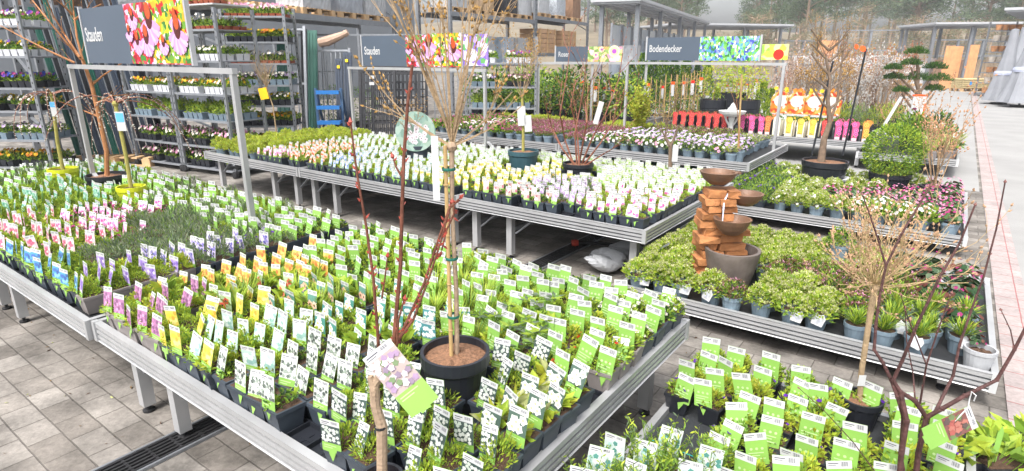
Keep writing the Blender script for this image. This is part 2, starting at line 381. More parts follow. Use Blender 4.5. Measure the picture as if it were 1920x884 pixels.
mb.build('marker_line', mat('teal_thread', (.02, .33, .30), .7), t)
# ================================================================== signs over the benches
BOARD = mat('slate_board', (.070, .092, .125), .5, 0, .05, 3)
EDGE = mat('sign_edge', (.42, .43, .45), .4, .2, .05)
def sign_frame(label, uA, uB, v, zb, z0, width=.034, brace=True):
    t = thing('bench_sign', label, 'sign', W((uA + uB) / 2, v, z0), TH); h = (uB - uA) / 2; H = zb - z0
    for s in (-1, 1):
        mb = MB(); mb.box((s * (h - width / 2), 0, (H - .031) / 2), (width, width, H + .027)); mb.build('post', ALU, t)
        if brace:
            mb = MB(); mb.beam((s * (h - width / 2) + .03, 0, .17), (s * (h - width / 2) + .24, 0, .02), .032, .02); mb.build('brace', ALU, t)
    mb = MB(); mb.box((0, 0, H + width / 2), (2 * h + .02, width, width)); mb.build('crossbar', ALU, t)
    return t
def ux(x, v, z):                                    # u on row v, height z, under sight-line column x
    lo, hi = -12.0, 2.0
    for _ in range(40):
        m_ = (lo + hi) / 2
        if proj(W(m_, v, z))[0] < x: lo = m_
        else: hi = m_
    return lo
def board(t, x0, x1, z0, z1, y, split, m_pic, word, wsize, wx, wz, edge=True):
    mb = MB(); mb.box(((x0 + x1) / 2, y, (z0 + z1) / 2), (x1 - x0, .018, z1 - z0)); b = mb.build('sign_board', BOARD, t)
    if edge:
        mb = MB()
        for x in (x0 - .012, x1 + .012): mb.box((x, y, (z0 + z1) / 2 + .005), (.022, .03, z1 - z0 + .02))
        mb.build('edge_strip', EDGE, t)
    mb = MB(); mb.box(((split + x1) / 2, y - .011, (z0 + z1) / 2), (x1 - split, .003, z1 - z0 - .002)); pic = mb.build('picture', m_pic, t)
    text(word, wsize, WHITE, t, (wx, y - .0105, wz), (R(90), 0, 0), .66, .002, bold=.0014)
    return pic
def coneflowers(t, specs, y, s0=1.0):
    mb = MB()
    for i, (x, z, s) in enumerate(specs):
        s *= s0; yy = y - .0015 * i
        for k in range(9):
            a = R(200 + 140 * k / 8); d = Vector((math.cos(a), 0, math.sin(a) * 1.08)); L = s * .115; sd = Vector((-d.z, 0, d.x)).normalized() * s * .022
            p = Vector((x, yy - .0001 * k, z)); mb.face([p - sd * .5, p + d * L * .5 - sd, p + d * L - sd * .55, p + d * L + sd * .55, p + d * L * .5 + sd, p + sd * .5], k % 2)
        c = Vector((x, yy - .0012, z)); n = 12
        mb.face([c + Vector((math.cos(2 * math.pi * j / n) * s * .040, 0, s * .02 + math.sin(2 * math.pi * j / n) * s * .062)) for j in range(n)], 2)
        c = c + Vector((0, -.0004, s * .03)); mb.face([c + Vector((math.cos(2 * math.pi * j / n) * s * .030, 0, s * .02 + math.sin(2 * math.pi * j / n) * s * .042)) for j in range(n)], 3)
    return mb.build('printed_flowers', [mat('print_pink', C('#b98ab8'), .5, 0, .15, 30), mat('print_pale_pink', C('#cfa8cc'), .5, 0, .15, 30), mat('print_maroon', C('#4a1410'), .5, 0, .3, 60), mat('print_orange', C('#b5481c'), .5, 0, .5, 90)], t)
STAUD = patch('perennial_photo', ['#b00e2a', '#d2384c', '#2f7a2c', '#c4122a', '#d9a6cc', '#6a8a3c', '#8a1420', '#e3c6da'], 30)
STAUD2 = patch('perennial_photo_right', ['#d8bc16', '#5f8f2c', '#e6cf3c', '#2f6e28', '#c99a18', '#8aa83c', '#b8201c', '#e0c8d4'], 30)
def right_half(t, x0, x1, z0, z1, y, m, par):
    mb = MB(); mb.box(((x0 + x1) / 2, y, (z0 + z1) / 2), (x1 - x0, .0016, z1 - z0)); mb.build('picture_half', m, par)
u1a, u1b = ux(133, 2.02, 1.55), ux(441, 2.02, 1.55)
s1 = sign_frame('large grey Stauden sign with pink coneflower picture on the nearest benches', u1a, u1b, 2.02, 1.585, Z1)
ox = lambda u, a, b: u - (a + b) / 2
X0, X1, XS = ox(ux(163, 2.02, 1.8), u1a, u1b), ox(ux(356, 2.02, 1.8), u1a, u1b), ox(ux(245, 2.02, 1.8), u1a, u1b)
board(s1, X0, X1, 1.135, 1.545, 0, XS, STAUD, 'Stauden', .15, X0 + .03, 1.30)
right_half(s1, XS + (X1 - XS) * .42, X1 - .003, 1.143, 1.55, -.0133, STAUD2, s1)
rs = [(.16, .31, .8), (.50, .275, 1.45), (.20, .15, .85), (.40, .165, 1.1), (1.00, .28, .8), (1.02, .20, 1.3), (.07, .21, .6), (.74, .13, .7)]
coneflowers(s1, [(XS + x * (X1 - XS) / 1.16, 1.14 + z * 1.02, s * .92) for x, z, s in rs], -.0155)
u2a, u2b = ux(654, 5.72, 1.5), ux(911, 5.72, 1.5)
s2 = sign_frame('grey Stauden sign on the middle bench row, partly behind the budding bare tree', u2a, u2b, 5.72, 1.50, Z1)
X0, X1, XS = ox(ux(681, 5.72, 1.7), u2a, u2b), ox(ux(866, 5.72, 1.7), u2a, u2b), ox(ux(763, 5.72, 1.7), u2a, u2b)
board(s2, X0, X1, 1.05, 1.44, 0, XS, STAUD, 'Stauden', .15, X0 + .04, 1.20)
right_half(s2, XS + (X1 - XS) * .5, X1 - .003, 1.063, 1.452, -.0133, STAUD2, s2)
coneflowers(s2, [(XS + x * (X1 - XS) / 1.16, 1.06 + z * 1.0, s * .9) for x, z, s in rs], -.0155)
mb = MB(); mb.box((X1 + .22, 0, 1.25), (.38, .016, .36)); mb.build('picture', patch('iris_photo', ['#7a5cc8', '#b9a2e6', '#e9e4f6', '#5ea05a', '#8f74d6', '#d7d3ee'], 18), s2)
BOD = patch('groundcover_photo', ['#2f6e2c', '#69b04a', '#a6d874', '#4d8fb0', '#3b49a8', '#6fb5a0', '#e6f3d9', '#4f9a3e', '#7f8bd8', '#86c65c'], 40, .5, (1, 1, .7))
u3a, u3b = ux(1175, 8.35, 1.55), ux(1473, 8.35, 1.55)
s3 = sign_frame('grey Bodendecker sign with blue-flowered groundcover picture on the rear bench row', u3a, u3b, 8.35, 1.565, Z1, .034, False)
X0, X1, XS = ox(ux(1214, 8.35, 1.75), u3a, u3b), ox(ux(1424, 8.35, 1.75), u3a, u3b), ox(ux(1312, 8.35, 1.75), u3a, u3b)
board(s3, X0, X1, 1.12, 1.43, -.002, XS, BOD, 'Bodendecker', .135, X0 + .03, 1.235)
mb = MB(); mb.box((X1 + .19, 0, 1.23), (.32, .016, .19)); p = mb.build('picture', patch('tomato_photo', ['#e9d54a', '#a8c94c', '#d8e39a', '#f0e48c', '#88b644'], 14), s3)
mb = MB(); mb.disc((X1 + .24, -.0095, 1.20), .065, 18, 0, (0, -1, 0)); mb.build('printed_fruit', mat('print_red', C('#d02a1c'), .5, 0, .2, 20), p)
ROS = patch('rose_photo', ['#d98fa8', '#8cab5e', '#f3c98a', '#b8c98a', '#e4b6c0', '#6f8f4a', '#c0a05a'], 16)
pz = far(1010, 121, 10.9); pe = far(1212, 121, 10.9)
t = thing('bench_sign', 'small grey Rosen sign with pale rose picture above the leafy shrubs', 'sign', (pz.x, pz.y, .5), 0)
wR = pe.x - pz.x; H = pz.z - .5
for x in (0, wR * .5, wR): mb = MB(); mb.box((x, 0, H / 2), (.04, .04, H)); mb.build('post', ALU, t)
mb = MB(); mb.box((wR / 2, -.025, H + .02), (wR + .04, .04, .04)); mb.build('crossbar', ALU, t)
board(t, .30, 1.46, H + .045, H + .30, -.02, .86, ROS, 'Rosen', .12, .34, H + .13)
mb = MB(); rr = random.Random(5)
for (x, z, s) in ((1.32, .17, .10), (1.10, .2, .05), (1.0, .11, .045)):
    for k in range(3): mb.disc((x, -.0345 - .001 * k, H + .05 + z), s * (1 - .3 * k), 12, k, (0, -1, 0))
mb.build('printed_flowers', [mat('print_cream', C('#f0d9b8')), mat('print_peach', C('#eebf9a')), mat('print_purple', C('#a04fb0'))], t)
# ================================================================== small potted plants with picture labels
L1 = leaf('leaf_mid', (.170, .290, .036)); L2 = leaf('leaf_light', (.310, .430, .050)); L3 = leaf('leaf_deep', (.055, .125, .028)); L4 = leaf('leaf_lime', (.390, .480, .050))
L5 = leaf('leaf_silver', (.25, .29, .18)); L6 = leaf('leaf_greygreen', (.130, .185, .105)); L7 = leaf('leaf_maroon', (.165, .060, .045)); L8 = leaf('leaf_cream', (.46, .48, .22))
L9 = leaf('leaf_thuja', (.085, .170, .022)); L10 = leaf('leaf_golden', (.42, .42, .045)); L11 = leaf('leaf_brown', (.20, .13, .06)); L12 = leaf('leaf_dark', (.030, .075, .028))
def pet(n, c): return leaf('petal_' + n, tuple(x * .72 for x in C(c)), .3, .12, .12)
P_W, P_MAG, P_PINK, P_PUR, P_YEL, P_ORA, P_RED, P_BLUE = pet('white', '#f4f2ee'), pet('magenta', '#b83a80'), pet('pink', '#e9a6c4'), pet('purple', '#6a2bb0'), pet('yellow', '#f4cc12'), pet('orange', '#ee8a18'), pet('red', '#d01f1a'), pet('blue', '#3450b8')
P_LIL = pet('lilac', '#cdb4dc'); P_CREAM = pet('cream', '#e6e2b0')
FOLM = [L1, L2, L3, L4, L5, L6, L7, L8, L9, L10, L11, L12, P_W, P_MAG, P_PINK, P_PUR, P_YEL, P_ORA, P_RED, P_BLUE, P_LIL, P_CREAM]
I = {m.name: i for i, m in enumerate(FOLM)}
def ii(*ns): return [I[n] for n in ns]
FC = {}
def compact(mb, name):                             # keep only the used slots
    used = sorted(set(mb.m)); mp = {u: i for i, u in enumerate(used)}; mb.m = [mp[x] for x in mb.m]
    return mb.mesh(name, [FOLM[u] for u in used])
MID, LT, DK, LM, SIL, GG = ii('leaf_mid', 'leaf_light', 'leaf_deep', 'leaf_lime', 'leaf_silver', 'leaf_greygreen')
def foliage(kind, v):                              # a plant's leaves and flowers, its base at z = 0
    key = (kind, v)
    if key in FC: return FC[key]
    rng = random.Random(hash(kind) % 1 + sum(map(ord, kind)) * 31 + v * 7); mb = MB(); f = kind.split('+'); base = f[0]
    hh = .06
    if base == 'mound': mb.dome(rng, 250, (0, 0, .0), .058, .070, .023, .0095, [MID, LT, LT, LM], .7); hh = .065
    elif base == 'fine': mb.dome(rng, 330, (0, 0, 0), .060, .066, .020, .0055, [LT, LM, LM, MID], .9); hh = .06
    elif base == 'lime': mb.dome(rng, 250, (0, 0, 0), .060, .070, .024, .0105, [LM, LM, LT, I['leaf_golden']], .7); hh = .065
    elif base == 'dark': mb.dome(rng, 200, (0, 0, 0), .057, .060, .023, .0115, [MID, DK, DK, LT], .6)
    elif base == 'silver': mb.dome(rng, 190, (0, 0, 0), .062, .105, .032, .006, [SIL, SIL, GG, I['leaf_greygreen'], MID], 1.2); hh = .11
    elif base == 'rosette':
        for _ in range(9): mb.dome(rng, 12, (rng.uniform(-.04, .04), rng.uniform(-.04, .04), rng.uniform(.0, .025)), .014, .012, .020, .010, [MID, LT, DK], .9, .2)
        hh = .04
    elif base == 'small': mb.dome(rng, 46, (0, 0, 0), .036, .045, .026, .010, [MID, LT, DK], .8); hh = .045
    elif base == 'grass':
        for _ in range(60):
            a = rng.uniform(0, 6.283); r = rng.uniform(0, .03); mb.blade(rng, (r * math.cos(a), r * math.sin(a), 0), (math.cos(a) * .55, math.sin(a) * .55, 1.1), rng.uniform(.09, .17), .007, rng.choice([LM, LT, LT, MID]), rng.uniform(.3, 1))
        hh = .12
    elif base == 'broad':
        for _ in range(26):
            a = rng.uniform(0, 6.283); e = rng.uniform(.5, 1.6); mb.leafq(Vector((math.cos(a) * .012, math.sin(a) * .012, rng.uniform(0, .04))), Vector((math.cos(a), math.sin(a), e)), rng.uniform(.06, .10), rng.uniform(.025, .04), rng.choice([MID, LT, LT, LM]), rng, .15)
        hh = .085
    elif base == 'hosta':
        for _ in range(22):
            a = rng.uniform(0, 6.283); e = rng.uniform(.4, 1.4); mb.leafq(Vector((math.cos(a) * .012, math.sin(a) * .012, rng.uniform(0, .03))), Vector((math.cos(a), math.sin(a), e)), rng.uniform(.055, .09), rng.uniform(.028, .042), rng.choice([LM, I['leaf_golden'], I['leaf_cream'], LT]), rng, .15)
        hh = .08
    elif base == 'lupin':
        for _ in range(9):
            a = rng.uniform(0, 6.283); L = rng.uniform(.06, .13); d = Vector((math.cos(a) * .7, math.sin(a) * .7, 1)).normalized(); e = d * L
            mb.tube([(0, 0, 0), tuple(e * .5), tuple(e)], .0015, 3, MID)
            for j in range(8):
                b = 6.283 * j / 8; mb.leafq(e, Vector((math.cos(b), math.sin(b), .25)), rng.uniform(.035, .05), .014, rng.choice([MID, GG, LT]), rng, .1)
        hh = .12
    elif base == 'rosemary':
        for _ in range(26):
            a = rng.uniform(0, 6.283); L = rng.uniform(.10, .20); d = Vector((math.cos(a) * rng.uniform(0, .6), math.sin(a) * rng.uniform(0, .6), 1)).normalized()
            p0 = Vector((math.cos(a) * .02, math.sin(a) * .02, 0))
            mb.tube([p0, p0 + d * L * .9], .0013, 3, MID)
            for j in range(15):
                s = .25 + .75 * j / 14; b = rng.uniform(0, 6.283); mb.leafq(p0 + d * L * s, Vector((math.cos(b), math.sin(b), .9)), .021, .0055, rng.choice([MID, LT, LM, GG]), rng, .1)
        hh = .18
    elif base == 'none': hh = .03
    for x in f[1:]:
        col, n = x.split('*'); n = int(n); mi = I['petal_' + col]
        for _ in range(n):
            a = rng.uniform(0, 6.283); r = .055 * rng.random() ** .5; z = hh * (1.12 - .5 * (r / .055) ** 2) + rng.uniform(-.01, .012)
            mb.flower((r * math.cos(a), r * math.sin(a), z), rng.uniform(.008, .0125), mi, I['petal_yellow'] if col in ('white', 'pink') else None, (math.cos(a) * .5, math.sin(a) * .5 - .3, 1), 5, rng)
    FC[key] = compact(mb, 'foliage'); return FC[key]
LABM = [LIME, WHITE, INK, LIMET]
def label_mesh(style, v=0, w=.067, h=.158, tip=.036):
    # style: None for a plain lime card, else (background, [flower colours], flower size, count, centre)
    rng = random.Random(v * 13 + 5); mb = MB(); mats = list(LABM); t = .0012
    pts = [(0, 0), (w * .17, tip - .006), (w * .17, tip), (w / 2, tip + .002), (w / 2, h), (-w / 2, h), (-w / 2, tip + .002), (-w * .17, tip), (-w * .17, tip - .006)]
    mb.face([(x, 0, z) for x, z in pts], 0); mb.face([(x, t, z) for x, z in pts[::-1]], 0)
    for i in range(9):
        a, b = pts[i], pts[(i + 1) % 9]; mb.face([(a[0], 0, a[1]), (a[0], t, a[1]), (b[0], t, b[1]), (b[0], 0, b[1])], 0)
    def rect(x0, x1, z0, z1, mi, y=-.0005): mb.face([(x0, y, z0), (x1, y, z0), (x1, y, z1), (x0, y, z1)], mi)
    top = h - .028 if style is None else h - .021
    rect(-w / 2, w / 2, top, h, 1)
    bx = w * .08
    for k in range(7): rect(bx + k * .0032, bx + k * .0032 + (.0019 if k % 2 else .0011), top + .008, h - .004, 2, -.0009)
    rect(-w * .42, -w * .02, h - .010, h - .007, 2, -.0009); rect(-w * .42, -w * .12, h - .016, h - .014, 2, -.0009)
    if style is None:
        for k, (x1, zz) in enumerate(((.30, .082), (.12, .072), (.36, .060), (-.1, .050))): rect(-w * .40, w * x1, zz, zz + .004, 3, -.0009)
        for k in range(3): mb.disc((-w * .25 + k * w * .25, -.0009, .100), .0055, 6, 3, (0, -1, 0))
    else:
        bgc, cols, fs, cnt, ctr = style; pb = .072 if h > .14 else .062; cnt = int(cnt * 1.3)
        k0 = len(mats)
        for c in [bgc] + list(cols) + ([ctr] if ctr else []):
            mats.append(mat('print_' + c.strip('#'), tuple(x * .68 + .045 for x in C(c)), .5, 0, .10, 60))
        rect(-w / 2, w / 2, pb, top, k0); done = []
        for j in range(cnt):
            for _ in range(20):
                x, z = rng.uniform(-w / 2 + fs * .8, w / 2 - fs * .8), rng.uniform(pb + fs * .8, top - fs * .8)
                if all((x - a) ** 2 + (z - b) ** 2 > (fs * 1.5) ** 2 for a, b in done): break
            done.append((x, z)); y = -.0008 - .00012 * j; ph = rng.random() * 3
            n = 10; mb.face([(x + fs * (1 if q % 2 else .72) * math.cos(ph + 6.283 * q / n), y, z + fs * (1 if q % 2 else .72) * math.sin(ph + 6.283 * q / n)) for q in range(n)], k0 + 1 + j % len(cols))
            if ctr: mb.disc((x, y - .00006, z), fs * .32, 6, k0 + 1 + len(cols), (0, -1, 0))
        rect(-w * .4, w * .25, .060, .063, 3); rect(-w * .4, w * .05, .052, .055, 3)
    me = mb.mesh('plant_label', mats); return me
def pot_mesh(w, h, m, soil=SOIL):
    mb = MB(); k = w * .39
    mb.box((0, 0, h / 2), (w, w, h), 0, None, .74); a = w * .5
    for s in (-1, 1):
        mb.box((s * (a - .002), 0, h - .004), (.008, w + .004, .013), 0); mb.box((0, s * (a - .002), h - .0042), (w - .012, .008, .013), 0)
    mb.box((0, 0, h - .001), (w - .012, w - .012, .006), 1)
    return mb.mesh('pot', [m, soil])
PW, PH = .103, .092
POTS = {'d': pot_mesh(PW, PH, POT), 't': pot_mesh(PW, PH, POTT), 'k': pot_mesh(PW, PH, POTK)}
# kind: (object name, pot, foliage choices, label style, label text for the scene)
SP = '#f7f4ee'
KINDS = {
 'blue': ('potted_bellflower', 'd', ['fine', 'mound', 'fine'], ('#3f9bc9', ['#2a62b8', '#86c4e6', '#1d4f9c'], .011, 9, None), 'small pot with a bright blue picture label on the left near bench'),
 'blotch': ('potted_dianthus', 'd', ['mound', 'lime', 'mound+pink*4'], ('#f0c4cf', ['#e06a92', '#ffffff', '#d84a78'], .012, 8, None), 'small pot with a pale pink blossom label at the near benches\' left end'),
 'mag': ('potted_aubrieta', 'd', ['dark+magenta*16', 'mound+magenta*12', 'mound+magenta*20'], ('#e4b9d6', ['#c2379a', '#e67fbf', '#ffffff'], .011, 9, None), 'small dark pot with magenta blossom and a pink label on the near benches, left part'),
 'teal': ('potted_feather_moss', 'd', ['fine', 'fine', 'mound'], ('#7fc0a6', ['#cfeadd', '#3c8f76', '#a8d8c4'], .010, 9, None), 'small mossy pot with a pale turquoise label at the near benches\' far left'),
 'pur': ('potted_hyssop', 't', ['lime', 'mound', 'fine'], ('#b8a0dc', ['#7a55c0', '#9b78d6', '#e4d8f4'], .010, 11, None), 'small pot with a violet picture label beside the front joint of the near benches'),
 'lav': ('potted_lavender', 'd', ['silver', 'silver', 'silver+purple*3'], ('#d2c6ea', ['#5a50b8', '#8f84d4', '#ffffff'], .010, 9, None), 'small grey-green lavender with a pale lavender-blue label on the near benches'),
 'silver': ('potted_silver_shrublet', 'd', ['silver', 'silver', 'silver'], 0, 'unlabelled small silver-grey shrublet behind the lavender-labelled pots on the near benches'),
 'ora': ('potted_coneflower', 'd', ['mound', 'broad', 'dark'], ('#f2b54a', ['#e8892a', '#f6cf6a', '#d8701c'], .011, 9, None), 'small dark pot with an orange picture label in the orange-labelled rows of the near bench'),
 'pp': ('potted_thyme', 't', ['fine', 'mound', 'lime'], ('#a86a9a', ['#d29ac4', '#7a3f74', '#c47ab0'], .009, 12, None), 'small pot with a mauve picture label along the front of the near benches'),
 'yel': ('potted_stonecrop', 'd', ['lime', 'mound', 'fine'], ('#e9cf4a', ['#f6d414', '#f8e88a', '#e0a80c'], .011, 9, None), 'small dark pot with a yellow picture label near the front rail of the near bench'),
 'pale': ('potted_saxifrage', 'd', ['fine', 'mound', 'lime'], ('#bcd8d0', ['#eaf4f0', '#8fbcb4', '#dfeee6'], .011, 10, None), 'small pot of bright moss-like green with a pale grey-turquoise label on the near bench'),
 'wb': ('potted_edelweiss', 'd', ['small', 'rosette', 'small', 'fine'], ('#dfe3de', ['#3d4a44', '#9aa89c', '#ffffff', '#5b6b60'], .0075, 22, None), 'small pot with a black-patterned white label at the near bench\'s front'),
 'poppy': ('potted_poppy', 'd', ['grass', 'broad', 'grass+red*1'], ('#b8d0a0', ['#dc3a20', '#f07048'], .019, 3, '#201010'), 'small pot with a red poppy picture label in the middle of the near bench'),
 'apoppy': ('potted_oriental_poppy', 'd', ['grass', 'broad', 'grass'], ('#4f8f7f', ['#f2b49a', '#f6c8b0'], .021, 2, '#3a1016'), 'small pot with a dark-eyed salmon poppy label in the middle of the near bench'),
 'daisy': ('potted_daisy', 'd', ['broad', 'mound', 'mound+white*3'], ('#2f8a80', ['#f7f4ee', '#ffffff'], .018, 4, '#f2b81c'), 'small pot with a teal label showing yellow-eyed daisies, left of the black tree pot'),
 'tw': ('potted_arabis', 'd', ['mound', 'broad', 'mound+white*5'], ('#2c8890', ['#f4f6f4', '#dcebe8'], .011, 9, None), 'small pot with a teal label of clustered white flowers beside the red-stemmed shrub'),
 'dgw': ('potted_candytuft', 'd', ['fine', 'fine', 'mound', 'fine'], ('#0d3a34', ['#dfe2dd', '#e8ebe8', '#c6d2c6'],   .0072, 17, None), 'small pot with a white-on-dark-green flower label on the front corner of the near bench'),
 'hosta': ('potted_hosta', 'd', ['hosta', 'hosta'], ('#35594a', ['#eef4ea', '#ffffff'], .017, 5, '#cfe0a0'), 'yellow-leaved plant with a green and white picture label by the near bench\'s right rail'),
 'g_mound': ('potted_cranesbill', 'd', ['mound', 'lime', 'mound', 'broad'], None, 'small leafy plant with a plain lime label on the near bench\'s right half'),
 'g_grass': ('potted_daylily', 'd', ['grass', 'grass', 'lime'], None, 'small plant with narrow yellow-green leaves and a plain lime label behind the black tree pot'),
 'g_dark': ('potted_bugle', 'd', ['dark', 'rosette', 'dark+purple*2', 'mound'], None, 'low dark-leaved plant with a plain lime label along the near bench\'s far edge'),
 'g_lupin': ('potted_lupin', 'd', ['lupin', 'lupin', 'broad'], None, 'small lupin with finger-shaped leaves and a plain lime label right of the black tree pot'),
 'g_white': ('potted_rockcress', 'd', ['mound+white*22', 'mound+white*28', 'dark+white*24'], None, 'small white-flowering plant with a lime label at the near bench\'s far right corner'),
 'g_red': ('potted_sedum', 't', ['mound+red*5', 'mound+orange*3', 'lime'], None, 'small reddish-tipped plant with a lime label by the near bench\'s right rail'),
 'g_left': ('potted_yarrow', 'd', ['mound', 'silver', 'fine', 'dark'], None, 'small plant with a plain lime label in the back left rows of the near benches'),
}
GROUPS = {k: KINDS[k][4].replace('small ', '', 1) for k in KINDS}
PROTO = {}
def potted(kind, table, v, w=.067, h=.158):
    key = (kind, v)
    if key in PROTO: return PROTO[key]
    nm, pk, fol, style, lab = table[kind]
    t = thing(nm, lab, 'potted plant'); link('pot', POTS[pk], t)
    if fol[v % len(fol)] != 'none': link('foliage', foliage(fol[v % len(fol)], v), t, (0, 0, PH - .003))
    if style != 0:
        lo = link('plant_label', label_mesh(style, v, w, h, .036), t, ((.006, -.010, .014)[v % 3], -PW / 2 - .0035, PH - .052 + (.05 if kind == 'r_rose' else 0))); lo.rotation_euler = (R((-4, -7, -2)[v % 3]), R((3, -3, 1)[v % 3]), R((6, -5, 0)[v % 3]))
    PROTO[key] = proto(t); return t
RG = random.Random(77)
def settle(o, a=1.0):                              # every label leans its own way
    for ch in o.children:
        if ch.name.startswith('plant_label'):
            e = ch.rotation_euler; ch.rotation_euler = (e.x + R(RG.gauss(-2, 5 * a)), e.y + R(RG.gauss(0, 4.5 * a)), e.z + R(RG.gauss(0, 7 * a))); ch.location.z += RG.gauss(0, .008) * a; ch.location.x += RG.gauss(0, .006)
        elif ch.name.startswith('foliage'):
            k = RG.uniform(.75, 1.15) * (.78 if a == .7 else 1.0); ch.scale = (k * RG.uniform(.9, 1.1), k, k * RG.uniform(.7, 1.1)); ch.rotation_euler = (0, 0, RG.uniform(0, 6.28))
    return o
def seed(zz, *rows):
    o = []
    for k, pts in rows:
        for p in pts: o.append((k, touv(at(p[0], p[1], zz))))
    return o
def nearest(seeds, u, v, su=1.0):
    return min(seeds, key=lambda s: ((s[1][0] - u) * su) ** 2 + (s[1][1] - v) ** 2)[0]
S1 = seed(.62,
 ('blue', [(50, 495), (100, 515), (95, 485), (140, 520), (30, 470), (110, 500)]), ('blotch', [(30, 430), (60, 420), (110, 450), (150, 450), (20, 445)]),
 ('mag', [(190, 410), (230, 432), (220, 400), (170, 425), (240, 410), (200, 395)]), ('teal', [(60, 370), (100, 370), (160, 380), (110, 355), (140, 350), (60, 350)]),
 ('g_left', [(30, 350), (300, 345), (350, 350), (420, 360), (320, 370), (390, 390), (480, 380), (500, 420), (540, 395), (440, 420)]),
 ('pur', [(150, 530), (200, 505), (240, 490), (290, 495), (270, 515)]), ('lav', [(330, 475), (380, 465), (420, 470), (400, 480)]),
 ('silver', [(290, 410), (330, 405), (300, 440), (340, 430), (270, 455), (360, 445), (220, 470)]),
 ('ora', [(390, 515), (420, 495), (470, 495), (560, 495), (510, 485), (600, 490), (350, 525), (460, 515)]), ('pp', [(190, 560), (225, 575), (250, 590), (305, 565), (340, 545), (270, 600)]),
 ('yel', [(300, 625), (330, 650), (360, 665), (395, 580), (440, 585), (480, 560), (350, 600)]), ('pale', [(450, 640), (500, 620), (560, 600), (520, 650), (420, 640)]),
 ('wb', [(390, 690), (420, 710), (480, 760), (450, 735), (600, 650), (540, 690), (650, 690), (690, 650), (630, 640)]),
 ('poppy', [(460, 540), (430, 555), (540, 530)]), ('apoppy', [(600, 535), (640, 530), (560, 555), (580, 570), (640, 545)]), ('daisy', [(640, 580), (690, 560), (700, 590), (660, 605), (600, 570), (720, 545)]),
 ('tw', [(720, 640), (770, 620), (800, 600), (830, 650), (860, 590), (690, 615), (760, 650)]),
 ('dgw', [(600, 790), (660, 830), (700, 780), (760, 800), (860, 760), (900, 810), (950, 690), (920, 740), (800, 860), (880, 870), (720, 850), (990, 690)]),
 ('hosta', [(1000, 760), (1040, 720), (1060, 690), (1010, 700), (970, 800)]),
 ('g_mound', [(700, 450), (750, 500), (900, 520), (1000, 480), (980, 560), (830, 480), (650, 470), (1050, 560), (1090, 600)]), ('g_grass', [(850, 540), (930, 570), (880, 500), (780, 540), (890, 610)]),
 ('g_dark', [(600, 420), (680, 430), (760, 440), (860, 460), (950, 490), (1080, 520), (640, 510), (700, 510)]), ('g_lupin', [(1000, 620), (960, 600), (1020, 590)]),
 ('g_white', [(1230, 570), (1250, 550), (1200, 600), (1180, 570), (1220, 530), (1150, 545)]), ('g_red', [(1110, 660), (1160, 640), (1080, 680), (1130, 690), (1190, 625)]))
NOPOT = [(touv(at(850, 700, .52)), .185), (touv(at(125, 350, .50)), .19), (touv(at(206, 362, .50)), .21), (touv(at(252, 385, .50)), .18), ((-1.12, .89), .085)]
def holes(u, v, lst): return any((u - a) ** 2 + (v - b) ** 2 < r * r for (a, b), r in lst)
TRAYB = Z1 - .028
EMPTY = [(at(545, 830, .5), .105), (at(570, 868, .5), .10)]
trays = {}
pitch = .108
u = -.905
nT1 = 0
while u > -7.28:
    v = .955; col = 0
    while v < 2.52:
        if abs(u + 3.11) < .065 or abs(u + 5.23) < .065: v += pitch; continue
        p = W(u, v, TRAYB + .006)
        if seen(p, 110) and not holes(u, v, NOPOT):
            trays.setdefault((int((-u) / .46), int(v / .345)), []).append((u, v))
            if not any((p.xy - e.xy).length < r for e, r in EMPTY) and RG.random() > .018:
                k = nearest(S1, u + RG.gauss(0, .03), v + RG.gauss(0, .03))
                r = potted(k, KINDS, RG.randrange(3))
                settle(put(r, W(u + RG.gauss(0, .004), v + RG.gauss(0, .004), TRAYB + .006), TH + RG.gauss(0, .06), RG.uniform(.96, 1.04), group=GROUPS[k])); nT1 += 1
        v += pitch
    u -= pitch
# carry trays under the pots
def tray_mesh(nx, ny, p):
    mb = MB(); X, Y = nx * p, ny * p; mb.box((0, 0, .0015), (X, Y, .003))
    for i in range(nx + 1): mb.box((-X / 2 + i * p, 0, .012), (.006, Y, .018))
    for j in range(ny + 1): mb.box((0, -Y / 2 + j * p, .0125), (X + .004, .006, .019))
    for i in range(nx):
        for j in range(ny): mb.box((-X / 2 + (i + .5) * p, -Y / 2 + (j + .5) * p, .004), (p * .55, .012, .003)); mb.box((-X / 2 + (i + .5) * p, -Y / 2 + (j + .5) * p, .0041), (.012, p * .55, .003))
    return mb.mesh('carry_tray', [POTK])
TM = tray_mesh(4, 3, pitch)
fcell = True
def tray(u, v, z, lab, grp):
    o = link('carry_tray', TM, None, W(u, v, z), TH); tag(o, lab, 'carry tray', grp); return o
i = 0
u = -.905 - pitch * 1.5
while u > -7.2:
    if abs(u + 3.11) > .24 and abs(u + 5.23) > .24:
        for v in (.955 + pitch,):
            if seen(W(u, v, .5), 30):
                e = (W(u, v, .5).xy - EMPTY[0][0].xy).length < .3
                if e: o = tray(u, v, TRAYB, 'half-empty black carry tray in the front corner of the near bench', None)
                else: tray(u, v, TRAYB, 'black carry tray under the front row of pots on the near benches', 'carry trays along the front of the near benches')
    u -= pitch * 4
for k in range(1, 5):
    v = .955 + pitch * (1 + 3 * k)
    if v + pitch * 1.5 < 2.56: tray(-.905 - pitch * 1.5, v, TRAYB, 'black carry tray under the pots along the right end of the near bench', 'carry trays along the right end of the near bench')
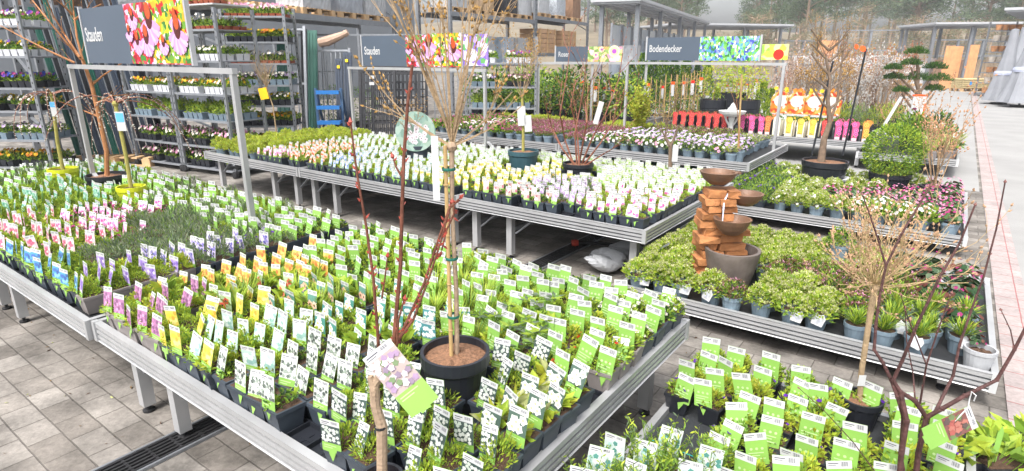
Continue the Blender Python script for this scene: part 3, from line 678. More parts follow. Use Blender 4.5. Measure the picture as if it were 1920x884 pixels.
# ------------------------------------------------------------------ middle bench row
KIND2 = {
 'm_pink': ('potted_cushion_phlox', 'd', ['mound+pink*6', 'mound+magenta*5', 'fine'], ('#d9a0bd', ['#d83a8c', '#ee8fc0', '#ffffff'], .012, 7, None), 'small pot with a pink picture label at the left front of the middle bench row'),
 'm_ora': ('potted_geum', 'd', ['mound', 'mound+orange*3', 'lime'], ('#e8b48c', ['#e8501c', '#f28a3a', '#ffffff'], .013, 6, None), 'small pot with an orange-red picture label on the front of the middle bench row'),
 'm_blue': ('potted_gentian', 'd', ['mound', 'mound+blue*3', 'fine'], ('#9db4dc', ['#3a62c4', '#9fb6e4', '#ffffff'], .012, 7, None), 'small pot with a blue picture label on the middle bench row\'s front'),
 'm_wht': ('potted_sandwort', 'd', ['lime', 'mound+white*6', 'mound'], ('#a9c3c4', ['#e4e8ea', '#8fb0b8', '#d4dede'], .012, 8, None), 'small pot with a whitish picture label in the middle of the middle bench row'),
 'm_yel': ('potted_auricula', 'd', ['lime', 'mound+yellow*7', 'mound+orange*4'], ('#e3d08a', ['#f2b818', '#f6dc6a', '#ffffff'], .013, 6, None), 'small pot with a yellow picture label in front of the round blue-green tub'),
 'm_brn': ('potted_houseleek', 'd', ['dark+pink*4', 'rosette', 'dark+white*4'], ('#c9a9a4', ['#b0546a', '#d8b8b0', '#ffffff'], .011, 7, None), 'small pot with a dull pink and white label in front of the red-twigged shrub tub'),
 'm_lil': ('potted_primrose', 'd', ['mound+pink*8', 'silver+lilac*8', 'dark+lilac*6'], ('#c0aed2', ['#b48ac8', '#e0c8ea', '#ffffff'], .012, 7, None), 'small lilac-flowering pot at the front of the middle bench row, near its right end'),
 'm_mag': ('potted_moss_phlox', 'd', ['mound+magenta*5', 'fine', 'lime'], ('#d9d2d2', ['#d02c96', '#ea74c0', '#ffffff'], .017, 3, None), 'small pot with a magenta flower label at the middle bench row\'s right corner'),
 'm_green': ('potted_pearlwort', 'd', ['lime', 'fine', 'mound'], ('#b4c99a', ['#e2e8dc', '#cfe0a8', '#8fb85c'], .013, 6, None), 'bright green pot with a pale label, back right of the middle bench row'),
 'm_back': ('potted_fleabane', 'd', ['lime', 'mound', 'fine'], ('#b9cdb4', ['#e2e8e0', '#b9d4ac', '#86b074'], .012, 6, None), 'bright green pot with a pale label, back left of the middle bench row'),
}
S2 = seed(.60, ('m_pink', [(505, 285), (530, 290), (520, 275)]), ('m_ora', [(560, 290), (600, 285), (580, 300), (630, 285), (550, 275)]), ('m_blue', [(620, 305), (650, 300), (640, 315), (670, 290)]),
 ('m_wht', [(690, 310), (740, 300), (760, 320), (720, 325), (690, 285), (770, 340), (800, 300)]), ('m_yel', [(830, 330), (860, 345), (900, 330), (940, 335), (880, 320), (1035, 325)]),
 ('m_brn', [(960, 350), (1000, 350), (980, 365)]), ('m_lil', [(1040, 355), (1060, 365), (1090, 350), (1030, 345)]), ('m_mag', [(1120, 375), (1160, 380), (1200, 390), (1230, 375), (1140, 360), (1250, 360)]),
 ('m_green', [(1150, 320), (1200, 310), (1250, 320), (1290, 325), (1100, 290), (1180, 340), (1290, 345), (1060, 280)]), ('m_back', [(720, 260), (780, 265), (880, 280), (950, 285), (700, 250), (850, 300), (1000, 275)]))
NO2 = [(touv(at(980, 324, .50)), .24), (touv(at(1083, 340, .50)), .24), (touv(at(786, 306, .50)), .22)]
G2 = {k: KIND2[k][4].replace('small ', '', 1) for k in KIND2}
nT2 = 0; u = -1.70
E2 = touv(at(1095, 392, .5))
while u > -6.64:
    v = 3.905
    while v < 5.80:
        p = W(u, v, TRAYB)
        if abs(u + 3.42) > .06 and abs(u + 5.735) > .06 and not holes(u, v, NO2) and RG.random() > .012 and seen(p, 0) and not (abs(u - E2[0]) < .14 and v < 4.0):
            k = nearest(S2, u + RG.gauss(0, .03), v + RG.gauss(0, .04))
            if True:
                r = potted(k, KIND2, RG.randrange(3), .056, .138)
                settle(put(r, W(u + RG.gauss(0, .004), v + RG.gauss(0, .004), TRAYB + .003), TH + RG.gauss(0, .05), RG.uniform(.94, 1.03), group=G2[k]), .7); nT2 += 1
        v += pitch
    u -= pitch
for k in range(9):
    u = -1.70 - pitch * (1.5 + 4 * k)
    if u > -5.9: tray(u, 3.905 + pitch, TRAYB, 'black carry tray under the front pots of the middle bench row', 'carry trays along the front of the middle bench row')
# ------------------------------------------------------------------ low front bench, right
KIND0 = {
 'r_lime': ('potted_bellflower', 'k', ['mound', 'lime+purple*1', 'mound+purple*3', 'mound+yellow*4'], None, 'small pot with a plain lime label and violet blossoms on the low front bench'),
 'r_rose': ('potted_rosemary', 'k', ['rosemary', 'rosemary', 'rosemary'], ('#cfe0da', ['#ffffff', '#3f8f84', '#a8d0c8'], .010, 9, None), 'bushy upright herb with a white and teal label on the low front bench'),
}
z0 = .20 - .028
n0 = 0; p0 = .135
for i in range(14):
    for j in range(22):
        u = -.755 + i * p0; v = 2.68 - j * p0 * .92
        if u > .28: continue
        p = W(u, v, z0)
        q = proj(W(u, v, z0 + .1))
        if not seen(p, 230): continue
        if 1170 < q[0] < 1330 and 752 < q[1] < 845: continue
        if q[0] > 1565 and q[1] < 815 and q[0] < 1640 and q[1] > 765: continue
        rose = q[0] < 1345 - (950 - q[1]) * .2 and q[1] > 850
        k = 'r_rose' if rose else 'r_lime'
        settle(put(potted(k, KIND0, RG.randrange(3), .076, .160), W(u + RG.gauss(0, .006), v + RG.gauss(0, .006), z0 + .003), TH + RG.gauss(0, .07), RG.uniform(1.0, 1.1), group=KIND0[k][4])); n0 += 1
print('pots', nT1, nT2, n0)
# ================================================================== larger potted plants
def tub(t, r, h, m, soil=MULCH, rb=.72, lip=True, n=28, at_=(0, 0, 0), name='pot'):
    mb = MB(); w = .008 + r * .03
    mb.lathe([(.001, 0), (r * rb, 0), (r * (rb + (1 - rb) * .78), h * .78), (r * .97, h * .80), (r, h * .82), (r, h), (r - w, h), (r - w, h - .03)], n)
    o = mb.build(name, m, t, at_, smooth=False)
    mb = MB(); rg = random.Random(int(r * 1000)); k = len(mb.v)
    for q in range(5):
        for j in range(n):
            a = 6.283 * j / n; rr = (r - w + .001) * q / 4; mb.v.append((rr * math.cos(a), rr * math.sin(a), h - .028 + rg.uniform(0, .010) * (q < 4) + .012 * (1 - q / 4)))
    for q in range(4): mb.idx([(q * n + j, q * n + (j + 1) % n, (q + 1) * n + (j + 1) % n, (q + 1) * n + j) for j in range(n)], 0)
    mb.build('soil', soil, t, at_)
    return o
def twig(mb, p, d, L, r, rng, n=4, wob=.12, lift=0.0, mi=0, sides=5):
    pts, rad = [Vector(p)], [r]; d = Vector(d).normalized()
    for i in range(n):
        d = (d + Vector((rng.gauss(0, wob), rng.gauss(0, wob), rng.gauss(0, wob) + lift))).normalized()
        pts.append(pts[-1] + d * L / n); rad.append(r * (1 - .62 * (i + 1) / n))
    mb.tube(pts, rad, sides, mi); return pts, rad, d
def bud(mb, p, d, L, w, mi):
    d = Vector(d).normalized(); s = d.orthogonal().normalized(); q = d.cross(s); k = len(mb.v); m = Vector(p) + d * L * .4
    mb.v.extend([tuple(p), tuple(m + s * w), tuple(m + q * w), tuple(m - s * w), tuple(m - q * w), tuple(Vector(p) + d * L)])
    for a in range(4):
        b = (a + 1) % 4; mb.idx([(k, k + 1 + b, k + 1 + a), (k + 5, k + 1 + a, k + 1 + b)], mi)
def grow(br, bd, p, d, L, r, rng, depth, kids=3, spread=.7, lift=.08, budL=.012, wob=.14, ratio=.62, mi=0, bmi=0, budn=2):
    pts, rad, dd = twig(br, p, d, L, r, rng, 4, wob, lift, mi, 6 if r > .006 else 4)
    if depth > 0:
        for k in range(kids):
            s = rng.uniform(.35, 1.0); i = min(3, int(s * 4)); f = s * 4 - i; q = pts[i].lerp(pts[i + 1], f)
            nd = (pts[i + 1] - pts[i]).normalized() + Vector((rng.gauss(0, spread), rng.gauss(0, spread), rng.gauss(0, spread * .6) + lift))
            grow(br, bd, q, nd, L * ratio * rng.uniform(.7, 1.2), max(.0012, rad[i] * .62), rng, depth - 1, kids, spread, lift, budL, wob, ratio, mi, bmi, budn)
    if bd is not None and depth <= 1:
        for k in range(budn):
            i = rng.randrange(1, 5); e = (pts[i] - pts[i - 1]).normalized()
            bud(bd, pts[i], e + Vector((rng.gauss(0, .6), rng.gauss(0, .6), rng.gauss(0, .4))), budL * rng.uniform(.7, 1.5), budL * .32, bmi)
        bud(bd, pts[-1], dd, budL * 1.4, budL * .36, bmi)
def L3D(base, *pts): return [Vector(p) - base for p in pts]
# -- standard tree in the black pot, with stake
b = Vector((-.20, 1.87, TRAYB)); rng = random.Random(3)
t = thing('standard_tree', 'budding bare standard tree with a bamboo stake in a round black pot', 'potted tree', b)
tub(t, .122, .235, POTK, rb=.70)
mb = MB(); mb.tube([(.006, 0, .20), (.010, .004, .45), (.004, 0, .75), (.010, 0, .95)], [.0095, .008, .0075, .009], 9)
mb.ball((.010, 0, .95), .018, 0, 8); mb.build('trunk', BARKL, t)
mb = MB(); mb.tube([(-.012, -.014, .19), (-.010, -.012, .955)], [.007, .0065], 8)
for k in range(4): mb.lathe([(.0088, -.003), (.0098, 0), (.0088, .003)], 8, 0, (-.011, -.013, .32 + k * .17))
mb.build('stake', STAKE, t)
mb = MB()
for z in (.37, .58, .88): mb.lathe([(.021, -.005), (.022, 0), (.021, .005)], 12, 0, (-.001, -.006, z))
mb.build('plant_tie', mat('green_tie', (.01, .11, .08), .6), t)
br, bd = MB(), MB()
for k in range(15):
    a = 6.283 * k / 15 + rng.uniform(-.2, .2); e = rng.uniform(.10, .52)
    grow(br, bd, (.010, 0, .94 + rng.uniform(0, .05)), (math.cos(a) * e, math.sin(a) * e, 1), rng.uniform(.36, .62), rng.uniform(.0032, .0052), rng, 2, 3, .36, .10, .013, .08, .55, budn=3)
for k in range(4):
    a = (3.3, 2.9, .1, .5)[k]; grow(br, bd, (.010, 0, .95), (math.cos(a), math.sin(a) * .4, .45), .26, .0045, rng, 2, 2, .35, .10, .012, .1, .55, budn=3)
merged(br, bd, 'branches', BARK, BUD, t)
mb = MB(); mb.box((-.040, -.03, .885), (.022, .0015, .205), 0); mb.box((-.040, -.031, .965), (.016, .0015, .03), 1); mb.build('strip_label', [WHITE, mat('label_grey', (.55, .57, .58), .5)], t)
# -- red stemmed shrub at the very front
D = 1.36; fp = lambda x, y, d=0: far(x, y, D + d)
b = W(-1.12, .885, TRAYB); b.x, b.y = fp(714, 884).x, D
t = thing('red_stemmed_shrub', 'grafted shrub with upright red shoots and a hanging picture tag, front of near bench', 'potted tree', b)
tub(t, .062, .12, POTK, rb=.72, n=20)
mb = MB(); P = L3D(b, fp(712, 930), fp(716, 860), fp(716, 800), fp(704, 760), fp(702, 725), fp(694, 706)); P[0] = Vector((0, 0, .09)); mb.tube(P, [.015, .0145, .015, .0135, .0135, .008], 9)
P2 = L3D(b, fp(702, 722), fp(716, 700), fp(731, 676), fp(738, 660)); mb.tube(P2, [.0125, .0125, .011, .009], 9)
mb.build('trunk', BARKL, t)
st, bd = MB(), MB(); rng = random.Random(8)
def shoot(px, r0, r1, mi=0, n=26):
    P = L3D(b, *[fp(x, y, d) for x, y, d in px]); k = len(P)
    st.tube(P, [r0 + (r1 - r0) * i / (k - 1) for i in range(k)], 7, mi)
    for i in range(k - 1):
        for q in range(max(1, n // k)):
            f = rng.random(); p = P[i].lerp(P[i + 1], f); e = (P[i + 1] - P[i]).normalized(); s = Vector((rng.choice((-1, 1)), rng.uniform(-.6, .6), .3))
            bud(bd, p, e * .9 + s, rng.uniform(.010, .022), .0035, 0)
    bud(bd, P[-1], P[-1] - P[-2], .02, .006, 0)
shoot([(737, 665, 0), (742, 600, .005), (751, 500, .01), (753, 420, .01), (757, 300, .01), (764, 200, .01), (773, 122, .01)], .0058, .0034)
shoot([(712, 692, 0), (708, 620, -.02), (700, 520, -.03), (686, 420, -.03), (670, 330, -.03), (658, 236, -.03)], .0045, .0022)
shoot([(739, 655, 0), (760, 610, .02), (796, 530, .04), (822, 450, .05), (842, 392, .05), (860, 374, .05)], .0042, .0024)
shoot([(745, 640, 0), (775, 600, .02), (805, 520, .03), (826, 455, .03), (845, 385, .03)], .0036, .0022)
shoot([(744, 650, 0), (747, 600, -.02), (757, 565, -.02)], .0035, .002, 0, 8)
shoot([(850, 384, .05), (852, 400, .05), (838, 430, .05), (828, 470, .04)], .003, .002, 0, 8)
shoot([(716, 560, -.025), (722, 520, -.03), (726, 485, -.04)], .0025, .0015, 0, 5)
shoot([(752, 330, .01), (742, 312, .01), (738, 300, .01)], .0028, .0018, 0, 3)
merged(st, bd, 'red_shoots', BARKR, mat('red_bud', (.27, .045, .03), .5, 0, .3, 40), t)
mb = MB(); mb.lathe([(.0165, -.004), (.0175, 0), (.0165, .004)], 12); mb.build('plant_tie', RUBBER, t, P_ := tuple(fp(714, 800) - b))
HAN = ('#b9a6a2', ['#d8cfd4', '#a88ab0', '#e8e2e6', '#8f7a94', '#6f8a5a'], .010, 26, None)
lo = link('picture_tag', label_mesh(HAN, 4, .088, .20, .004), t, tuple(fp(800, 768, -.06) - b)); lo.rotation_euler = (R(-14), R(-38), R(8))
# -- dark red shrub, bottom right
D = 1.66; z0b = .20 - .028
b = Vector((far(1700, 884, D).x, D, z0b))
t = thing('dark_red_shrub', 'bare shrub with dark red-purple branches and a red picture tag at the bottom right', 'potted tree', b)
tub(t, .075, .13, POTK, rb=.72, n=20)
st, bd = MB(), MB(); rng = random.Random(18)
def shoot2(px, r0, r1, n=8):
    P = L3D(b, *[fp(x, y, d) for x, y, d in px]); k = len(P)
    r0 *= .9; r1 *= .85; st.tube(P, [r0 + (r1 - r0) * i / (k - 1) for i in range(k)], 8, 0)
    for i in range(1, k):
        st.ball(tuple(P[i]), (r0 + (r1 - r0) * i / (k - 1)) * 1.35, 0, 6)
    for i in range(k - 1):
        for q in range(max(1, n // k)):
            p = P[i].lerp(P[i + 1], rng.random()); e = (P[i + 1] - P[i]).normalized(); bud(bd, p, e + Vector((rng.choice((-1, 1)) * .6, rng.uniform(-.5, .5), 0)), rng.uniform(.006, .011), .0024, 0)
    bud(bd, P[-1], P[-1] - P[-2], .014, .0045, 0)
A = [(1696, 900, 0), (1689, 860, 0), (1694, 783, 0), (1683, 745, 0), (1671, 713, .02), (1655, 680, .03), (1639, 656, .04), (1643, 602, .05), (1650, 553, .06), (1661, 499, .06), (1690, 440, .06), (1743, 352, .06)]
shoot2(A, .0085, .0032, 14)
shoot2([(1661, 499, .06), (1648, 455, .07), (1634, 412, .07), (1618, 368, .07)], .0036, .002)
shoot2([(1716, 900, 0), (1722, 850, 0), (1737, 783, 0), (1716, 752, 0), (1688, 735, 0), (1675, 713, .01), (1692, 676, .0), (1717, 615, -.02), (1762, 520, -.03), (1800, 455, -.03), (1827, 388, -.03)], .0105, .0028, 14)
shoot2([(1737, 783, 0), (1766, 767, -.02), (1810, 742, -.04), (1869, 713, -.06), (1902, 656, -.07), (1925, 610, -.08), (1945, 540, -.08)], .0085, .0035, 8)
shoot2([(1754, 772, 0), (1772, 735, .03), (1787, 705, .04), (1799, 648, .05), (1820, 585, .06), (1844, 520, .06), (1868, 430, .06), (1884, 345, .06)], .0062, .0022, 12)
shoot2([(1725, 757, 0), (1737, 685, -.04), (1762, 610, -.05), (1783, 553, -.05)], .0036, .0018)
shoot2([(1737, 685, -.04), (1720, 640, -.05), (1700, 590, -.05), (1690, 556, -.05)], .0026, .0014)
shoot2([(1716, 752, 0), (1712, 700, .05), (1700, 640, .07), (1697, 580, .07)], .0028, .0015)
shoot2([(1902, 656, -.07), (1895, 620, -.06), (1878, 584, -.06)], .0024, .0013)
shoot2([(1640, 884, .05), (1600, 830, .08), (1545, 770, .1), (1500, 730, .12)], .0022, .0012, 6)
shoot2([(1688, 735, 0), (1700, 790, -.02), (1690, 850, -.02), (1686, 895, -.02)], .0095, .010, 4)
merged(st, bd, 'branches', BARKP, mat('mauve_bud', (.20, .09, .08), .6), t)
mb = MB(); mb.tube([fp(1826, 752, -.05) - b, fp(1830, 742, -.055) - b, fp(1822, 735, -.05) - b, fp(1818, 748, -.045) - b, fp(1815, 765, -.05) - b, fp(1790, 790, -.05) - b], .0022, 5); mb.build('tag_string', WHITE, t)
lo = link('picture_tag', label_mesh(('#7a3a30', ['#a84438', '#5f7a3a', '#4a3028', '#b86a58'], .012, 16, None), 2, .085, .17, .004), t, tuple(fp(1733, 826, -.06) - b)); lo.rotation_euler = (R(-12), R(62), R(-8))
# -- round tan shrub on a stem
b = Vector((far(1606, 790, 2.2).x, 2.2, z0b)); D = 2.2
t = thing('round_headed_shrub', 'tan bare shrub with a round twiggy head on a thin stem', 'potted tree', b)
tub(t, .085, .14, POTK, rb=.74, n=22)
mb = MB(); P = L3D(b, fp(1606, 775), fp(1614, 705), fp(1630, 600), fp(1640, 540)); P[0] = Vector((0, 0, .10)); mb.tube(P, [.0115, .011, .0115, .014], 9); mb.ball(tuple(P[-1]), .02, 0, 8); mb.build('trunk', BARK, t)
br, bd = MB(), MB(); rng = random.Random(22); top = P[-1]
for k in range(54):
    a = rng.uniform(0, 6.283); e = rng.choice((rng.uniform(.0, .5), rng.uniform(.5, 1.6), rng.uniform(.8, 2.6)))
    grow(br, bd, top + Vector((0, 0, rng.uniform(-.02, .02))), (math.cos(a), math.sin(a), e), rng.uniform(.18, .36), rng.uniform(.0020, .0032), rng, 2, 2, .40, .10, .0125, .14, .52, budn=2)
merged(br, bd, 'twigs', mat('straw_twig', (.42, .31, .16), .75, 0, .3, 40), mat('tan_bud', (.40, .25, .15), .7, 0, .3, 60), t)
mb = MB(); q = fp(1614, 703) - b; mb.box(tuple(q + Vector((0, -.014, -.02))), (.030, .0015, .05)); mb.build('strip_label', WHITE, t)
# -- three weeping willows with catkins at the left, far end of the near benches
def willow(name, label, pb, ptop, D, pr, ph, pm, bark, seedn, nb, lean, spread=.26, drop=.55, upright=None):
    b = Vector((pb.x, pb.y, TRAYB)); t = thing(name, label, 'potted tree', b); rng = random.Random(seedn)
    tub(t, pr, ph, pm, soil=SOIL if pm is POTG else MULCH, rb=.78, n=22)
    tp = ptop - b; mb = MB(); mid = tp * .5 + Vector((rng.uniform(-.02, .02), 0, 0)); mb.tube([(0, 0, ph * .8), tuple(mid), tuple(tp)], [.017, .015, .014], 9); mb.ball(tuple(tp), .024, 0, 8); mb.build('trunk', bark, t)
    br, bd = MB(), MB()
    for k in range(nb):
        a = rng.uniform(0, 6.283); d = Vector((math.cos(a), math.sin(a) * .8, rng.uniform(.1, .7))); p = tp.copy(); pts = [p.copy()]; L = drop * rng.uniform(.6, 1.15)
        for i in range(9):
            p = p + d.normalized() * L / 9 * (1.2 if i < 3 else 1.0); pts.append(p.copy()); d = d.normalized() + Vector((rng.gauss(0, .10), rng.gauss(0, .10), -.38 if i < 6 else -.2))
        br.tube(pts, [.0055 - .0042 * i / 9 for i in range(10)], 5)
        for i in range(2, 10):
            for q in range(3):
                f = rng.random(); c = pts[i - 1].lerp(pts[i], f); bud(bd, c, Vector((rng.gauss(0, 1), rng.gauss(0, 1), .2)), rng.uniform(.012, .021), .0052, 0)
    merged(br, bd, 'branches', mat('willow_twig', (.24, .11, .075), .7, 0, .3, 30), CATKIN, t)
    return t, b, tp
pb = at(125, 350, .50); t, b, tp = willow('weeping_willow', 'weeping willow with silver catkins in a yellow pot, farther left', pb, far(97, 178, pb.y), 0, .125, .205, POTG, BARKY, 31, 9, 0, .3, .62)
mb = MB(); q = far(100, 205, pb.y - .03) - b; mb.box(tuple(q), (.05, .002, .13), 0); mb.box(tuple(q + Vector((0, -.0015, .04))), (.044, .002, .045), 1); mb.build('picture_tag', [WHITE, mat('tag_sky', C('#5aa6dc'), .5)], t)
pb2 = at(252, 385, .50); t, b, tp = willow('weeping_willow', 'weeping willow with silver catkins in a yellow pot, nearer the sign post', pb2, far(216, 195, pb2.y), 0, .11, .19, POTG, BARKY, 37, 10, 0, .3, .66)
mb = MB(); q = far(226, 228, pb2.y - .03) - b; mb.box(tuple(q), (.07, .002, .15), 0); mb.box(tuple(q + Vector((0, -.0015, .03))), (.062, .002, .07), 1); mb.build('picture_tag', [WHITE, MATS['tag_sky']], t)
pb3 = at(206, 362, .50); b = Vector((pb3.x, pb3.y, TRAYB)); D = pb3.y
t = thing('bare_fruit_tree', 'taller bare young tree with orange-brown branches in a black pot at the far left', 'potted tree', b)
tub(t, .165, .20, POTK, rb=.8)
mb = MB(); P = L3D(b, fp(206, 340), fp(200, 285), fp(186, 220), fp(172, 160), fp(155, 112)); P[0] = Vector((0, 0, .15)); mb.tube(P, [.021, .019, .018, .016, .013], 9); mb.build('trunk', BARKO, t)
br, bd = MB(), MB(); rng = random.Random(44)
for pl in ([(155, 112), (144, 70), (138, 20), (134, -40)], [(152, 112), (125, 80), (92, 40), (60, 0), (40, -30)], [(150, 108), (122, 66), (100, 30), (84, -10)], [(140, 118), (90, 95), (45, 72), (0, 48)], [(140, 38), (160, 22), (190, 8)], [(136, 28), (120, 12), (105, 0)], [(172, 160), (196, 140), (230, 118)], [(186, 220), (150, 205), (110, 190)], [(180, 195), (210, 180), (240, 178)]):
    P = L3D(b, *[far(x, y, D + rng.uniform(-.1, .1)) for x, y in pl]); k = len(P); br.tube(P, [.010 - .007 * i / (k - 1) for i in range(k)], 6)
    for i in range(k - 1):
        for q in range(2): grow(br, bd, P[i].lerp(P[i + 1], rng.random()), (P[i + 1] - P[i]).normalized() + Vector((rng.gauss(0, .6), rng.gauss(0, .4), .2)), .14, .0022, rng, 0, budL=.010)
merged(br, bd, 'branches', BARKO, BUD, t)
# -- big pots on the middle row
def pt2(x, y): p = at(x, y, TRAYB + .01); return Vector((p.x, p.y, TRAYB + .006))
b = pt2(981, 325); D = b.y
t = thing('standard_rose', 'bare standard stem with two white paper tags in a round blue-green tub', 'potted tree', b)
tub(t, .165, .25, mat('petrol_plastic', (.030, .075, .095), .45, 0, .1), rb=.76)
mb = MB(); P = L3D(b, fp(981, 290), fp(981, 240), fp(979, 185)); mb.tube(P, [.016, .015, .014], 8); mb.build('trunk', BARKY, t)
br, bd = MB(), MB(); rng = random.Random(51)
for k in range(12):
    a = rng.uniform(0, 6.283); grow(br, bd, P[-1], (math.cos(a) * .5, math.sin(a) * .4, 1), rng.uniform(.25, .55), .005, rng, 2, 3, .35, .1, .016, .1)
merged(br, bd, 'branches', BARK, BUD, t)
mb = MB()
for x, y, w, h in ((978, 218, .085, .20), (990, 232, .075, .17)): mb.box(tuple(fp(x, y, -.03) - b), (w, .002, h), 0, Euler((0, R(-4), 0)).to_matrix())
mb.build('paper_tag', WHITE, t)
b = pt2(1083, 340); D = b.y
t = thing('red_twigged_shrub', 'many-stemmed bare shrub with reddish twigs in a black tub on the middle bench row', 'potted tree', b)
tub(t, .155, .19, POTK, rb=.82)
br, bd = MB(), MB(); rng = random.Random(53)
for pl in ([(1078, 315), (1060, 265), (1050, 215), (1063, 140), (1072, 60)], [(1082, 315), (1078, 250), (1092, 180), (1100, 110)], [(1088, 315), (1110, 260), (1135, 215), (1160, 150), (1168, 100)], [(1085, 312), (1100, 230), (1098, 190), (1115, 130)], [(1090, 315), (1125, 270), (1150, 230), (1185, 185)], [(1080, 314), (1055, 280), (1035, 240), (1020, 190)], [(1092, 314), (1130, 290), (1165, 270)], [(1086, 312), (1082, 240), (1070, 200), (1080, 150)]):
    P = L3D(b, *[far(x, y, D + rng.uniform(-.15, .15)) for x, y in pl]); k = len(P); br.tube(P, [.010 - .0072 * i / (k - 1) for i in range(k)], 6)
    for i in range(1, k - 1):
        for q in range(2): grow(br, bd, P[i].lerp(P[i + 1], rng.random()), (P[i + 1] - P[i]).normalized() + Vector((rng.gauss(0, .4), rng.gauss(0, .4), .2)), .26, .0036, rng, 1, 2, .4, .1, .014)
merged(br, bd, 'stems', mat('rust_bark', (.20, .075, .045), .7, 0, .3, 30), mat('rust_bud', (.32, .13, .07), .7), t)
mb = MB(); mb.box(tuple(fp(1122, 212, -.05) - b), (.05, .002, .22), 0, Euler((0, R(14), 0)).to_matrix()); mb.build('paper_tag', WHITE, t)
b = pt2(786, 306); D = b.y
t = thing('white_flower_shrub', 'black pot with a large round picture disc of white blossom on the middle bench row', 'potted plant', b)
tub(t, .155, .22, POT, rb=.8)
q = far(779, 247, D - .12) - b; mb = MB(); mb.tube([(q.x * .8, q.y, .1), tuple(q + Vector((0, .012, -.1))), tuple(q + Vector((0, .012, .05)))], .006, 6); mb.build('stake', STAKE, t)
mb = MB(); mb.lathe([(.001, 0), (.225, 0), (.225, .003), (.001, .003)], 36); o = mb.build('picture_disc', patch('disc_photo', ['#7f9a90', '#6b877c', '#93a89e', '#8a9f92'], 14), t, tuple(q)); o.rotation_euler = (R(82), 0, R(6))
mb = MB(); rng = random.Random(3)
for k in range(34):
    a = rng.uniform(0, 6.283); r = .125 * rng.random() ** .5; mb.flower((r * math.cos(a) + .02, r * math.sin(a) - .005, .0042 + k * .0002), rng.uniform(.022, .034), 0, 1, (0, 0, 1), 5, rng)
mb.v = [(x, y, .0035 + (z - .0035) * .12 + .0) for x, y, z in mb.v]
f2 = mb.build('printed_blossom', [mat('print_blossom', C('#c4bcc2'), .5, 0, .1, 40), mat('print_core', C('#7a5a6a'), .5)], o)
br, bd = MB(), MB()
for k in range(10): grow(br, bd, (0, 0, .12), (rng.gauss(0, .3), rng.gauss(0, .3), 1), rng.uniform(.3, .5), .005, rng, 2, 3, .35, .1, .014)
merged(br, bd, 'branches', BARKD, BUD, t)
